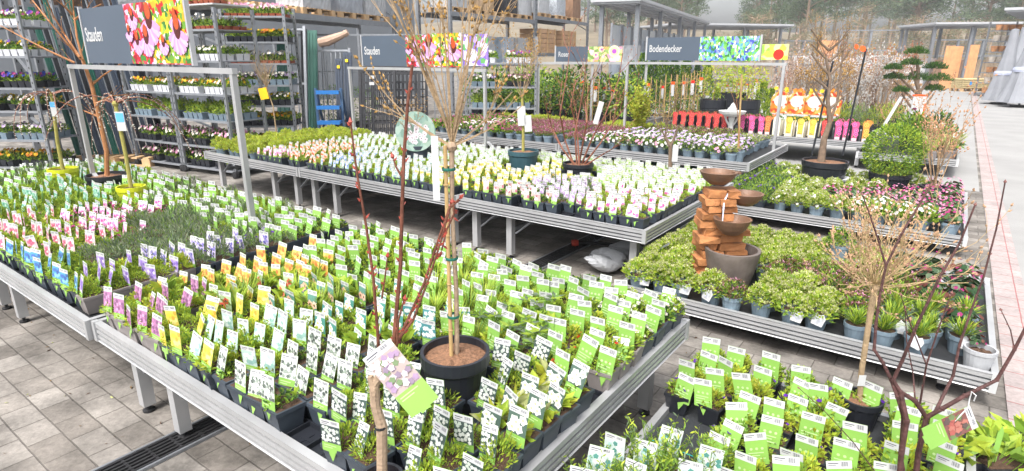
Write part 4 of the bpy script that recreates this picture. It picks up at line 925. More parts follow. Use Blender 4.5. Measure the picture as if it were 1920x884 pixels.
# ================================================================== round-potted shrublets
def round_pot(r, h, m, soil=SOIL):
    mb = MB(); mb.lathe([(.001, 0), (r * .74, 0), (r * .93, h * .76), (r, h * .78), (r, h), (r - .007, h), (r - .007, h - .014), (.001, h - .012)], 16)
    mb.disc((0, 0, h - .010), r - .006, 16, 1); return mb.mesh('pot', [m, soil])
RP = {'b': round_pot(.068, .105, POTB), 'd': round_pot(.068, .105, POT), 'w': round_pot(.068, .105, POTW), 'k': round_pot(.068, .105, POTK)}
def bush_mesh(kind, v, sc_=1.0):
    key = ('bush', kind, v)
    if key in FC: return FC[key]
    rng = random.Random(sum(map(ord, kind)) * 7 + v); mb = MB(); f = kind.split('+'); base = f[0]; R0, H0 = .10, .12
    if base == 'skimmia':                          # rounded, with pale flower-bud tips
        mb.dome(rng, 330, (0, 0, 0), .105, .115, .034, .015, [MID, LT, LT, LM], .5, .55)
        for _ in range(62):
            a = rng.uniform(0, 6.283); z = rng.uniform(.25, 1); q = math.sqrt(1 - z * z); c = (q * math.cos(a) * .103, q * math.sin(a) * .103, z * .125)
            mb.dome(rng, 9, c, .011, .016, .014, .008, ii('petal_cream', 'leaf_cream', 'leaf_lime', 'leaf_cream'), .8, .2)
    elif base == 'skimlime':
        mb.dome(rng, 330, (0, 0, 0), .105, .125, .036, .016, [LM, LM, LT, I['leaf_golden']], .5, .55)
        for _ in range(50):
            a = rng.uniform(0, 6.283); z = rng.uniform(.3, 1); q = math.sqrt(1 - z * z); mb.dome(rng, 8, (q * math.cos(a) * .1, q * math.sin(a) * .1, z * .122), .012, .014, .015, .008, ii('leaf_lime', 'leaf_cream', 'leaf_golden'), .8, .2)
    elif base == 'redtip':
        mb.dome(rng, 300, (0, 0, 0), .10, .12, .030, .012, [MID, DK, LT, I['leaf_brown']], .6, .5)
        for _ in range(46):
            a = rng.uniform(0, 6.283); z = rng.uniform(.2, 1); q = math.sqrt(1 - z * z); mb.dome(rng, 6, (q * math.cos(a) * .1, q * math.sin(a) * .1, z * .12), .009, .013, .014, .007, ii('leaf_maroon', 'leaf_brown', 'petal_pink'), .8, .2)
    elif base == 'heather':
        for _ in range(120):
            a = rng.uniform(0, 6.283); e = rng.uniform(0, .9); d = Vector((math.cos(a) * e, math.sin(a) * e, 1)).normalized(); L = rng.uniform(.07, .13); p0 = Vector((math.cos(a) * .03, math.sin(a) * .03, 0))
            for j in range(7): mb.leafq(p0 + d * L * (.3 + .1 * j), Vector((rng.gauss(0, .7), rng.gauss(0, .7), .7)), .017, .006, rng.choice([MID, LT, DK]) if j < 4 or len(f) == 1 else rng.choice([I['petal_' + f[1]], I['petal_' + f[1]], I['leaf_maroon'], I['petal_pink'], MID]), rng)
        FC[key] = compact(mb, 'foliage'); return FC[key]
    elif base == 'leafy':
        mb.dome(rng, 150, (0, 0, 0), .10, .10, .055, .028, [MID, LT, DK, LT], .5, .4)
    elif base == 'dwarfpine':
        for _ in range(170):
            a = rng.uniform(0, 6.283); e = rng.uniform(.1, 1.4); d = Vector((math.cos(a) * e, math.sin(a) * e, 1)).normalized(); mb.blade(rng, d * rng.uniform(.01, .07), d + Vector((rng.gauss(0, .3), rng.gauss(0, .3), 0)), rng.uniform(.05, .09), .006, rng.choice([LT, MID, LM, I['leaf_thuja']]), .2)
    elif base == 'cyclamen':
        for _ in range(46):
            a = rng.uniform(0, 6.283); r = rng.uniform(.02, .085); p = Vector((r * math.cos(a), r * math.sin(a), rng.uniform(.02, .075))); nd = Vector((math.cos(a) * .7 + rng.gauss(0, .3), math.sin(a) * .7 + rng.gauss(0, .3), 1)).normalized()
            mb.disc(p, rng.uniform(.016, .026), 7, I[rng.choice(('leaf_dark', 'leaf_deep', 'leaf_maroon', 'leaf_dark', 'leaf_greygreen'))], nd)
    elif base == 'whitehead':
        mb.dome(rng, 240, (0, 0, 0), .10, .11, .034, .014, [MID, DK, LT, GG], .5, .5)
    elif base == 'succulent':
        for _ in range(26): mb.dome(rng, 12, (rng.uniform(-.07, .07), rng.uniform(-.07, .07), rng.uniform(.02, .06)), .02, .02, .024, .013, ii('leaf_lime', 'leaf_cream', 'leaf_light', 'leaf_greygreen', 'petal_lilac'), .8, .2)
    for x in f[1:]:
        if '*' not in x: continue
        col, n, sz = x.split('*'); mi = I['petal_' + col]
        for _ in range(int(n)):
            a = rng.uniform(0, 6.283); z = rng.uniform(.25, 1); q = math.sqrt(1 - z * z)
            mb.flower((q * math.cos(a) * .108, q * math.sin(a) * .108, z * .128), float(sz) * rng.uniform(.8, 1.2), mi, None, (q * math.cos(a), q * math.sin(a) - .3, z + .2), 5, rng)
    FC[key] = compact(mb, 'foliage'); return FC[key]
BUSH = {}
def shrublet(key, nm, kind, v, pk, label, cat='potted shrub', group=None, extra=None):
    k = (key, v)
    if k not in BUSH:
        t = thing(nm, label, cat, group=group); link('pot', RP[pk], t); link('foliage', bush_mesh(kind, v), t, (0, 0, .088))
        if extra: extra(t, v)
        BUSH[k] = proto(t)
    return BUSH[k]
def silver_tag(t, v):
    mb = MB(); w = .06; mb.face([(-w / 2, 0, 0), (w / 2, 0, 0), (w * .62, 0, .05), (w * .3, 0, .075), (0, 0, .062), (-w * .3, 0, .075), (-w * .62, 0, .05)], 0)
    mb.face([(-w * .3, -.001, .012), (w * .3, -.001, .012), (w * .36, -.001, .045), (0, -.001, .05), (-w * .36, -.001, .045)], 1 if v == 1 else 2)
    o = mb.build('plant_label', [WHITE, mat('tag_red', C('#c23a34'), .5, 0, .3, 60), mat('tag_grey', C('#b9bcc6'), .5, 0, .3, 60)], t, (.03, -.082, .055)); o.rotation_euler = (R(-14), R(8), 0)
def scatter(u0, u1, v0, v1, z, pu, pv, pick, rng, jit=.012, skip=None, vis=30, s=(.92, 1.08)):
    n = 0; v = v0
    while v <= v1 + 1e-6:
        u = u0 + rng.uniform(0, .02)
        while u <= u1 + 1e-6:
            p = W(u + rng.gauss(0, jit), v + rng.gauss(0, jit), z)
            if seen(p, vis) and not (skip and skip(u, v)):
                r = pick(u, v)
                if r is not None: put(r, p, TH + rng.uniform(-.5, .5), rng.uniform(*s)); n += 1
            u += pu
        v += pv
    return n
rng = random.Random(90)
# left end of the middle row: plain yellow-green shrublets
g = 'plain yellow-green shrublets at the left end of the middle bench row'
def pick(u, v): return shrublet('sl', 'potted_skimmia', 'skimlime', rng.randrange(3), 'b', 'yellow-green rounded shrublet in a grey-blue pot at the left end of the middle bench row', group=g)
n = scatter(-7.62, -5.3, 3.93, 5.78, TRAYB, .155, .150, pick, rng, .02, lambda u, v: u > -6.70, s=(.72, .98))
# small table-top shrub standing among them with a yellow tag
p = at(520, 262, .5); b = Vector((p.x, p.y, TRAYB)); D = p.y; t = thing('bare_standard_shrub', 'small twiggy bare standard with a yellow tag among the yellow-green shrublets', 'potted tree', b)
tub(t, .075, .12, POTB, SOIL, .76, n=16)
mb = MB(); P = L3D(b, fp(520, 250), fp(512, 200), fp(500, 165)); P[0] = Vector((0, 0, .08)); mb.tube(P, [.010, .009, .009], 7); mb.build('trunk', BARK, t)
br, bd = MB(), MB()
for k in range(26): grow(br, None, P[-1], (rng.gauss(0, .45), rng.gauss(0, .4), 1), rng.uniform(.25, .42), .004, rng, 1, 3, .3, .1)
br.build('twigs', BARK, t)
mb = MB(); mb.box(tuple(fp(494, 176, -.03) - b), (.12, .002, .16), 0, Euler((0, R(-10), 0)).to_matrix()); mb.build('paper_tag', mat('tag_yellow', C('#f0b81a'), .5), t)
# rear row: azaleas, heathers, pale succulents
KR = {
 'mag': ('potted_heather', 'heather+magenta', 'b', 'magenta-flowering heather in a grey-blue pot on the rear bench row', 'magenta heathers on the rear bench row'),
 'mage': ('potted_heath', 'leafy+magenta*16*.016', 'b', 'leafy pot with dark pink flowers at the front left of the rear bench row', 'dark pink flowering pots of the rear bench row'),
 'az': ('potted_azalea', 'whitehead+lilac*20*.020+white*8*.02', 'b', 'pale lilac-white flowering shrublet in a grey-blue pot on the rear bench row', 'lilac-white flowering shrublets of the rear bench row'),
 'azp': ('potted_azalea', 'whitehead+white*16*.019+pink*10*.018', 'b', 'white and pink flowering shrublet at the front of the rear bench row', 'white and pink flowering shrublets of the rear bench row'),
 'suc': ('potted_succulent', 'succulent', 'b', 'pale yellow-green succulent in a grey-blue pot at the right end of the rear bench row', 'pale succulents of the rear bench row'),
 'brn': ('potted_bronze_heather', 'redtip', 'b', 'bronze-brown shrublet at the back of the rear bench row under the Bodendecker sign', 'bronze shrublets of the rear bench row'),
 'grn': ('potted_euonymus', 'skimlime', 'b', 'bright green shrublet in a grey-blue pot at the back of the rear bench row', 'bright green shrublets of the rear bench row'),
}
SR = seed(.6, ('mag', [(1010, 238), (1060, 243), (1110, 248), (1080, 238), (1150, 250), (990, 245), (1130, 236)]), ('mage', [(925, 232), (965, 240), (910, 228)]), ('azp', [(940, 236), (1160, 268), (1200, 270), (1240, 278), (1280, 285), (1330, 288)]), ('az', [(1180, 255), (1220, 258), (1300, 270), (1350, 275), (1260, 268), (1380, 270)]),
 ('suc', [(1400, 285), (1440, 275), (1380, 292), (1450, 268), (1420, 265)]), ('brn', [(1290, 250), (1320, 252), (1260, 248)]), ('grn', [(1150, 238), (1180, 238), (1220, 240), (1100, 225), (1000, 222), (920, 215)]))
def pickr(u, v):
    if abs(u + 4.41) < .08: return None
    k = nearest(SR, u, v); nm, fk, pk, lab, gr = KR[k]
    return shrublet('R' + k, nm, fk, rng.randrange(2), pk, lab, 'potted plant', gr)
scatter(-6.9, -1.92, 7.2, 8.9, TRAYB, .172, .172, pickr, rng, .012, lambda u, v: holes(u, v, [((-3.72, 8.25), .2)]))
# fountain bench
FB = touv(Vector((1.45, 3.83, 0))); BW = touv(at(1570, 505, .22))
K3 = {
 'sk': ('potted_skimmia', 'skimmia', 'b', 'rounded green shrublet with creamy buds in a grey-blue pot around the brick fountain', 'cream-budded shrublets on the fountain bench'),
 'rt': ('potted_wintergreen', 'redtip', 'b', 'reddish-tipped shrublet in a grey-blue pot right of the brick fountain', 'reddish shrublets on the fountain bench'),
 'dp': ('potted_dwarf_conifer', 'dwarfpine', 'b', 'needle-leaved green shrublet in a grey-blue pot on the right half of the fountain bench', 'needle-leaved shrublets on the fountain bench'),
 'cy': ('potted_cyclamen', 'cyclamen+magenta*5*.012', 'b', 'dark-leaved cyclamen with magenta flowers at the right end of the fountain bench', 'dark-leaved cyclamens on the fountain bench'),
}
S3 = seed(.3, ('sk', [(1300, 520), (1430, 540), (1250, 470), (1480, 560), (1530, 560), (1450, 470), (1500, 450), (1350, 540), (1540, 490), (1420, 445)]), ('rt', [(1380, 545), (1580, 560), (1560, 530), (1620, 570), (1330, 550), (1640, 545)]),
 ('dp', [(1650, 610), (1690, 600), (1720, 620), (1760, 610), (1770, 580), (1720, 570), (1640, 620), (1700, 640)]), ('cy', [(1820, 600), (1840, 570), (1830, 540), (1850, 640), (1800, 650), (1800, 540), (1790, 560)]))
def pick3(u, v):
    k = nearest(S3, u, v); nm, fk, pk, lab, gr = K3[k]; vv = rng.randrange(3)
    return shrublet('F' + k, nm, fk, vv, pk, lab, 'potted shrub', gr, silver_tag if (vv == 2 or (vv == 1 and k == 'rt')) else None)
n3 = scatter(-1.56, .32, 3.57, 4.98, z0b, .162, .158, pick3, rng, .014, lambda u, v: holes(u, v, [(FB, .22), ((FB[0] - .02, FB[1] - .14), .20), ((FB[0] + .08, FB[1] - .10), .19), (BW, .17), ((.30, 3.57), .08)]))
p = W(.315, 3.575, z0b); t = thing('empty_shrub_pot', 'white round pot of bare soil at the front right corner of the fountain bench', 'potted plant', p)
tub(t, .072, .11, mat('grey_white_plastic', (.36, .37, .39), .5), SOIL, .76, n=20); link('foliage', bush_mesh('cyclamen+magenta*5*.012', 1), t, (.015, .06, .10)).scale = (.5, .5, .6)
# bowl planter behind
b = at(1570, 508, z0b); b.z = z0b; t = thing('shallow_bowl_planter', 'shallow dark bowl of bark among the low plants right of the fountain', 'planter bowl', b)
tub(t, .185, .10, mat('bowl_grey', (.055, .060, .068), .6), MULCH, .7, n=26)
t = thing('small_box_shrub', 'small green shrub in a grey-blue pot standing on the bark bowl', 'potted shrub', b + Vector((-.0, .02, .085)))
tub(t, .065, .11, POTB, SOIL, .76, n=18); mb = MB(); mb.dome(rng, 420, (0, 0, .12), .095, .12, .022, .011, [MID, DK, LT], .5, .5); link('foliage', compact(mb, 'foliage'), t)
# second low bench, behind
K4 = {
 'wh': ('potted_pieris', 'skimmia+white*14*.013', 'b', 'white-flowering shrublet in a grey-blue pot on the low bench behind the fountain', 'white-flowering shrublets behind the fountain'),
 'pk': ('potted_cyclamen', 'cyclamen+pink*8*.014+magenta*4*.013', 'b', 'pink-flowering dark-leaved pot on the low bench behind the fountain', 'pink cyclamens behind the fountain'),
 'dk': ('potted_ivy', 'whitehead+purple*4*.012', 'd', 'dark green trailing pot at the left of the low bench behind the fountain', 'dark green pots behind the fountain'),
 'wv': ('potted_viola', 'leafy+white*14*.017', 'b', 'white violas near the right end of the low bench behind the fountain', 'white violas behind the fountain'),
}
S4 = seed(.3, ('dk', [(1420, 350), (1440, 340), (1470, 345), (1410, 365)]), ('wh', [(1450, 380), (1500, 360), (1480, 385), (1550, 390), (1590, 395), (1530, 345)]), ('wv', [(1660, 400), (1700, 405), (1640, 395), (1740, 400)]), ('pk', [(1600, 370), (1770, 400), (1790, 420), (1740, 385), (1800, 400), (1720, 420)]))
ET, BX = touv(at(1540, 350, .2)), touv(at(1662, 362, .2))
def pick4(u, v):
    k = nearest(S4, u, v); nm, fk, pk, lab, gr = K4[k]
    return shrublet('G' + k, nm, fk, rng.randrange(2), pk, lab, 'potted plant', gr)
scatter(-1.8, .16, 6.34, 8.2, z0b, .175, .19, pick4, rng, .014, lambda u, v: holes(u, v, [(ET, .34), (BX, .33)]))
# ================================================================== the brick fountain
b = Vector((1.45, 3.83, z0b)); t = thing('tiered_fountain', 'stacked orange stone fountain with brown bowls spilling into a round basin', 'fountain', b)
STONE = mat('orange_stone', (.40, .115, .035), .8, 0, .5, 11, .9, 34, col2=(.66, .29, .11)); CLAY = mat('brown_clay', (.135, .088, .070), .5, 0, .3, 9, .25, 60, col2=(.24, .125, .07))
mb = MB(); rng = random.Random(6)
nl = 13
for k in range(nl):
    z = .02 + k * .0520; w = .20 if k > 8 else (.30 if k > 3 else .26); cx = -.06 if k > 8 else (-.02 if k > 3 else -.07); dz = .046
    split = rng.uniform(.38, .62); sft = rng.uniform(-.018, .018); pieces = [(cx + sft - w / 2, cx + sft - w / 2 + w * split - .003), (cx + sft - w / 2 + w * split + .003, cx + sft + w / 2)]
    for (xa, xb) in pieces:
        M = Euler((0, rng.gauss(0, .012), rng.gauss(0, .045))).to_matrix(); d = rng.uniform(.15, .19); yo = rng.uniform(-.012, .012) + .06
        q = MB(); q.box((0, 0, 0), (xb - xa, d, dz), 0)
        for i, vv in enumerate(q.v): q.v[i] = tuple(M @ (Vector(vv) + Vector((rng.uniform(-.007, .007), rng.uniform(-.009, .009), rng.uniform(-.003, .003)))) + Vector(((xa + xb) / 2, yo, z)))
        k0 = len(mb.v); mb.v += q.v; mb.idx([tuple(k0 + a for a in f) for f in q.f], 0)
mb.build('stone_stack', STONE, t)
def bowl(c, r, h, name='bowl', wall=.014, n=30, base=.42):
    m = MB(); m.lathe([(.001, 0), (r * base, 0), (r * (base + .32), h * .35), (r * .92, h * .75), (r, h), (r - wall, h), (r * .86 - wall, h * .70), (r * .6 - wall, h * .4), (.001, h * .28)], n); return m.build(name, CLAY, t, c, smooth=False)
m = MB(); m.lathe([(.001, 0), (.120, 0), (.155, .15), (.178, .265), (.180, .285), (.158, .285), (.142, .16), (.001, .155)], 34); m.build('basin', mat('basin_clay', (.15, .115, .10), .55, 0, .5, 7, .3, 50, col2=(.24, .20, .18)), t, (.03, -.06, 0))
WATER = mat('fountain_water', (.10, .06, .04), .06, 0, .1, spec=.8)
m = MB(); m.disc((0, 0, .225), .150, 30); m.build('basin_water', WATER, t, (.03, -.06, 0))
bowl((-.075, .06, .70), .122, .085); bowl((-.01, -.10, .40), .122, .105); bowl((.115, .04, .56), .115, .082)
m = MB()
for c, s in (((.045, .06, .775), 1), ((-.005, .03, .632), -1)): m.box(c, (.05, .035, .014), 0)
m.build('spout', CLAY, t)
m = MB(); m.tube([(.02, .03, .64), (-.02, .0, .645), (-.055, -.04, .60), (-.062, -.065, .55), (-.064, -.075, .47)], [.005, .006, .006, .005, .004], 6); m.build('water_jet', mat('jet_water', (.62, .66, .80), .1, 0, .1, spec=.8), t)
# ================================================================== racks, trolleys and stock at the left and behind
def gp(x, D, z=0.0): p = far(x, 103, D); return Vector((p.x, p.y, z))
GREY = mat('shelf_grey', (.25, .265, .29), .5, .4, .12, 10); ORANGE = mat('rack_orange', (.55, .20, .05), .5)
def pallet_rack(label, a, b, depth, levels, top, deck=True):
    a, b = Vector(a), Vector(b); d = b - a; L = d.length; ang = math.atan2(d.y, d.x); t = thing('pallet_rack', label, 'storage rack', a, ang)
    for x in (0, L):
        for y in (0, depth):
            mb = MB(); mb.box((x, y, top / 2), (.10, .08, top)); 
            for k in range(int(top / .16)): mb.box((x + .02 * (-1) ** k, y - .0415, .15 + k * .16), (.018, .004, .05), 1)
            mb.build('upright', [STEEL, MESHT], t)
        mb = MB()
        for k in range(int(top / .8)): mb.beam((x, .05, .3 + k * .8), (x, depth - .05, .3 + k * .8 + (.55 if k % 2 else .3)), .035)
        mb.build('lattice', STEEL, t)
    for z in levels:
        for y in (0, depth):
            mb = MB(); mb.box((L / 2, y, z - .06), (L - .11, .05, .12)); mb.build('shelf_beam', GREY, t)
        if deck: mb = MB(); mb.box((L / 2, depth / 2, z - .012), (L - .11, depth - .06, .02)); mb.build('deck', mat('deck_dark', (.09, .09, .095), .8), t)
    return t
def pallet(p, ang, label, w=1.2, d=.8):
    t = thing('wooden_pallet', label, 'pallet', p, ang); mb = MB()
    for k in range(7): mb.box((-w / 2 + .06 + k * (w - .12) / 6, 0, .133), (.10, d, .022))
    mb.build('deck_boards', WOOD, t)
    for y in (-d / 2 + .05, 0, d / 2 - .05):
        mb = MB(); mb.box((0, y, .0105), (w, .10, .021))
        for x in (-w / 2 + .07, 0, w / 2 - .07): mb.box((x, y, .0715), (.14, .098, .101))
        mb.build('bearer', WOOD, t)
    return t
WRAP = mat('stretch_wrap', (.40, .41, .43), .25, 0, .22, 7, .5, 14)
def wrapped(p, ang, w, d, h, label, m=WRAP, seedn=1):
    rng = random.Random(seedn); bm = MB(); n = 14; m_ = 9
    for i in range(m_ + 1):
        z = h * i / m_
        for j in range(4 * n):
            s, f = divmod(j, n); f = f / n; c = [(-1, -1), (1, -1), (1, 1), (-1, 1)]; p0, p1 = c[s], c[(s + 1) % 4]
            x, y = p0[0] + (p1[0] - p0[0]) * f, p0[1] + (p1[1] - p0[1]) * f; q = (max(abs(x), abs(y)) / math.hypot(x, y)) ** .25
            k = q * (1 + rng.uniform(-.02, .02)); bm.v.append((x * w / 2 * k, y * d / 2 * k, z))
    N = 4 * n
    for i in range(m_): bm.idx([(i * N + j, i * N + (j + 1) % N, (i + 1) * N + (j + 1) % N, (i + 1) * N + j) for j in range(N)], 0)
    bm.idx([tuple(m_ * N + j for j in range(N))], 0)
    o = bm.build('wrapped_goods', m, None, p, ang); return tag(o, label, 'wrapped stock')
# rack 1 (far left) and its neighbours, rack 2 behind the signs
r1a, r1b = gp(70, 10.4), gp(320, 12.2)
pallet_rack('grey pallet rack at the far left behind the pansy trolley', r1a, r1b, 1.0, (2.50,), 3.6)
r2a, r2b = gp(415, 10.9), gp(742, 17.0)
pallet_rack('grey pallet rack carrying bare pallets above the green leaning panels', r2a, r2b, 1.1, (2.52,), 4.2)
r3a, r3b = gp(846, 17.5), gp(1002, 22.0)
pallet_rack('grey pallet rack behind the budding tree with wrapped stock on top', r3a, r3b, 1.1, (1.45, 2.85), 4.6)
r4a, r4b = gp(1004, 22.1), gp(1100, 27.0)
pallet_rack('grey pallet rack with the tan timber crates, left of the glass-panelled shelter', r4a, r4b, 1.1, (1.75, 3.0), 5.0)
def along(a, b, f, off=.5):
    d = (b - a); n = Vector((-d.y, d.x, 0)).normalized(); return a + d * f + n * off
A2 = math.atan2((r2b - r2a).y, (r2b - r2a).x)
for k, f in enumerate((.10, .30, .50, .72, .90)):
    q = along(r2a, r2b, f, .5); q.z = 2.522; pallet(q, A2, ('bare wooden pallet on the rack beam above the flower trolleys', 'bare wooden pallet on the rack, second from the left above the trolleys', 'bare wooden pallet on the rack directly left of the tall rack post', 'bare wooden pallet on the rack right of the tall post', 'bare wooden pallet at the right end of the rack above the Stauden sign')[k])
    if k > 1:
        q2 = q.copy(); q2.z = 2.67; wrapped(q2, A2, 1.1, .75, .95, ('pale wrapped stack on the rack left of the tall post', 'grey wrapped stack on the rack right of the tall post', 'white wrapped stack on the rack behind the budding tree crown')[k - 2], WRAP if k != 3 else mat('grey_wrap', (.30, .32, .36), .4, 0, .3, 6, .4, 12), k)
A1 = math.atan2((r1b - r1a).y, (r1b - r1a).x)
q = along(r1a, r1b, .35); q.z = 2.502; o = wrapped(q, A1, 1.3, .8, .8, 'dark brown bundle on the far left rack', mat('brown_bundle', (.10, .055, .035), .8, 0, .4, 20), 9)
q = along(r1a, r1b, .8); q.z = 2.502; wrapped(q, A1, .9, .8, .6, 'grey wrapped bundle on the far left rack, nearer the sign', WRAP, 10)
for (ra, rb, z, lst) in ((r3a, r3b, 2.852, ((.14, 'pale'), (.42, 'tan'), (.72, 'black'), (.92, 'white'))), (r4a, r4b, 3.002, ((.2, 'white'), (.5, 'speckled'), (.82, 'brown')))):
    an = math.atan2((rb - ra).y, (rb - ra).x)
    for k, (f, nm) in enumerate(lst):
        q = along(ra, rb, f); q.z = z; pallet(q, an, 'wooden pallet under the %s stack on the %s rack' % (nm, 'middle' if ra is r3a else 'farther'), 1.05)
        q = q + Vector((0, 0, .146)); wrapped(q, an, 1.0, .75, 1.3, '%s wrapped stack high on the %s rack' % (nm, 'middle' if ra is r3a else 'farther'), {'pale': WRAP, 'white': mat('white_wrap', (.48, .49, .51), .3, 0, .15, 9, .5, 18), 'speckled': mat('speckled_wrap', (.45, .48, .52), .4, 0, .5, 25), 'tan': mat('tan_carton', (.42, .29, .18), .8, 0, .15, 6), 'brown': mat('brown_carton', (.26, .15, .09), .8, 0, .2, 6), 'black': mat('black_wrap', (.02, .02, .024), .4, 0, .2, 6)}[nm], 20 + k)
for k, f in enumerate((.22, .62)):
    q = along(r4a, r4b, f, .45); q.z = 1.752; an = math.atan2((r4b - r4a).y, (r4b - r4a).x); t = thing('timber_crate', ('tan timber crate on the middle level of the farther rack, left one', 'tan timber crate on the middle level of the farther rack, right one')[k], 'crate', q, an)
    mb = MB()
    for i in range(5): mb.box((0, 0, .09 + i * .17), (1.5, .8, .155))
    mb.build('boards', mat('crate_tan', (.56, .34, .19), .75, 0, .2, 5), t); mb = MB()
    for x in (-.7, 0, .7): mb.box((x, -.415, .43), (.09, .03, .86))
    mb.build('battens', WOOD, t)
for k, f in enumerate((.2, .45, .7, .9)):
    q = along(r3a, r3b, f, .45); q.z = 1.452; wrapped(q, math.atan2((r3b - r3a).y, (r3b - r3a).x), .8, .6, .8, ('bluish bundle low on the middle rack behind the tree branches', 'silver bundle low on the middle rack', 'grey bundle low on the middle rack', 'white bundle at the right end of the middle rack')[k], WRAP if k % 2 else mat('bluish_wrap', (.34, .42, .52), .35, 0, .3, 8, .5, 14), 40 + k)
# grey sheet wall of the store behind the racks
wl = MB(); wa, wb = gp(-260, 15.5), gp(780, 27); dd = wb - wa; wl.box((dd.length / 2, .15, 3.0), (dd.length, .3, 6.0)); wl_o = wl.build('store_wall', mat('wall_sheet', (.15, .165, .185), .6, 0, .12, 1.2), None, wa, math.atan2(dd.y, dd.x)); tag(wl_o, 'grey sheet metal store wall behind the racks at the left', 'wall')
# ------------------------------------------------------------------ flower trolleys
def trolley(label, a, ang, w, d, h, zs):
    t = thing('flower_trolley', label, 'trolley', a, ang)
    for x in (0, w):
        for y in (0, d):
            mb = MB(); mb.box((x, y, h / 2 + .05), (.045, .035, h - .1))
            for k in range(int(h / .1)): mb.box((x, y - .0185, .12 + k * .1), (.012, .003, .03), 1)
            mb.build('post', [STEEL, MESHT], t)
            mb = MB(); mb.lathe([(.001, 0), (.05, .01), (.055, .05), (.05, .09), (.001, .10)], 10); mb.build('wheel', RUBBER, t, (x, y, 0))
    for z in zs:
        mb = MB(); mb.box((w / 2, d / 2, z - .012), (w - .05, d - .02, .012)); mb.box((w / 2, .0, z - .012), (w - .05, .02, .030), 1); mb.box((w / 2, d, z - .0121), (w - .05, .02, .035), 1)
        mb.build('shelf', [GREY, GREY], t)
    return t
TRAYV = {}
def pack(kind, label, group):
    """a carry pack of small flowering plants"""
    key = (kind,)
    vs = TRAYV.setdefault(key, [])
    return vs
PK = {'purple': ('purple', 'magenta', 'white', POTW), 'mixed': ('yellow', 'purple', 'white', POTW), 'blue': ('purple', 'blue', 'magenta', POTK), 'yw': ('yellow', 'white', 'white', POTK), 'white': ('white', 'white', 'lilac', POTB), 'oran': ('orange', 'yellow', 'white', POTW), 'wgreen': ('white', 'white', 'white', POTW), 'terra': ('pink', 'white', 'pink', POTR), 'green': (None, None, None, POTB), 'pink': ('pink', 'white', 'pink', POTK), 'sun': ('yellow', 'yellow', 'orange', POTK), 'dark': (None, None, 'white', POTR)}
def make_pack(kind, label, group, v):
    k = (kind, label, v)
    if k in TRAYV: return TRAYV[k]
    c1, c2, c3, pm = PK[kind]; rng = random.Random(sum(map(ord, kind)) + v * 5); t = thing('flower_pack', label, 'flower tray', group=group)
    mb = MB()
    for i in range(4):
        for j in range(2): mb.box((-.165 + i * .11, -.06 + j * .12, .05 if pm is not POTR else .028), (.10, .11, .09 if pm is not POTR else .046), 0, None, .8)
    mb.box((0, 0, .004), (.44, .25, .008)); mb.build('pots', pm, t)
    mb = MB(); lv = [MID, LT, DK] if kind != 'green' else [LM, LT, MID]
    for i in range(5): mb.dome(rng, 62, (-.18 + i * .09, 0, .085 if pm is not POTR else .04), .07, .10 if kind != 'green' else .16, .045, .024, lv, .6, .3, .12)
    for c in (c1, c2, c3):
        if c:
            for _ in range(11): mb.flower((rng.uniform(-.21, .21), rng.uniform(-.13, .10), rng.uniform(.15, .205)), rng.uniform(.020, .030), I['petal_' + c], I['petal_yellow'] if c == 'white' else None, (rng.gauss(0, .4), -1, .7), 5, rng)
    link('blooms', compact(mb, 'blooms'), t); TRAYV[k] = proto(t); return t
def fill(a, ang, w, d, zs, kinds, rng, where, rows=2):
    ca, sa = math.cos(ang), math.sin(ang); k = max(1, int((w - .06) / .46))
    for z, kd in zip(zs, kinds):
        if kd is None: continue
        for j in range(rows):
            for i in range(k):
                kk = kd if isinstance(kd, str) else kd[i % len(kd)]
                x = w * (i + .5) / k; y = .16 + j * .27
                nm = {'purple': 'purple pansies in white pots', 'mixed': 'yellow and purple pansies in white pots', 'blue': 'blue-violet pansies in black pots', 'yw': 'yellow and white pansies', 'white': 'white violas', 'oran': 'orange pansies in white pots', 'wgreen': 'white primroses in white pots', 'terra': 'pink-white flowers in terracotta pots', 'green': 'plain green plants', 'pink': 'pink flowers in black pots', 'sun': 'yellow flowers', 'dark': 'dark seedlings in terracotta pots'}[kk]
                lab = 'tray of %s on %s' % (nm, where)
                put(make_pack(kk, lab, 'trays of %s on %s' % (nm, where), rng.randrange(2)), (a[0] + ca * x - sa * y, a[1] + sa * x + ca * y, z - .006 + .001), ang, 1.0)
rng = random.Random(300)
zs1 = (.12, .52, .93, 1.25, 1.68, 2.08)
ang = R(-5); a = Vector((-6.70, 8.55, 0)) - Vector((math.cos(ang), math.sin(ang), 0)) * 1.75
trolley('tall flower trolley of pansies at the left edge', a, ang, 1.75, .6, 2.45, zs1); fill(a, ang, 1.75, .6, zs1, ('sun', 'white', 'yw', 'blue', 'mixed', 'purple'), rng, 'the trolley at the left edge')
zs2 = (.10, .42, .80, 1.17, 1.62, 2.03); ang = TH + R(8); e = Vector((math.cos(ang), math.sin(ang), 0)); a = Vector((-3.93, 8.35, 0)) - e * 1.16
trolley('flower trolley with white, orange and green trays, directly right of the big Stauden sign', a, ang, 1.14, .6, 2.3, zs2); fill(a, ang, 1.14, .6, zs2, ('pink', 'pink', 'green', 'oran', 'wgreen', 'dark'), rng, 'the trolley right of the big sign')
put(make_pack('terra', 'tray of pink-white flowers in terracotta pots on top of the trolleys beside the big sign', 'terracotta trays on top', 0), a + e * .3 + Vector((.1, .2, 2.36)), ang); put(make_pack('terra', 'x', 'x', 1), a + e * .8 + Vector((.1, .2, 2.36)), ang, 1, 'tray of pink-white flowers in terracotta pots on top of the trolleys beside the big sign', 'terracotta trays on top')
mb = MB(); mb.box((.57, .3, 2.345), (1.10, .58, .02)); o = mb.build('top_shelf', WHITEM, None, a, ang); tag(o, 'white top board laid across the trolley right of the big sign', 'board')
a2 = a - e * 1.22
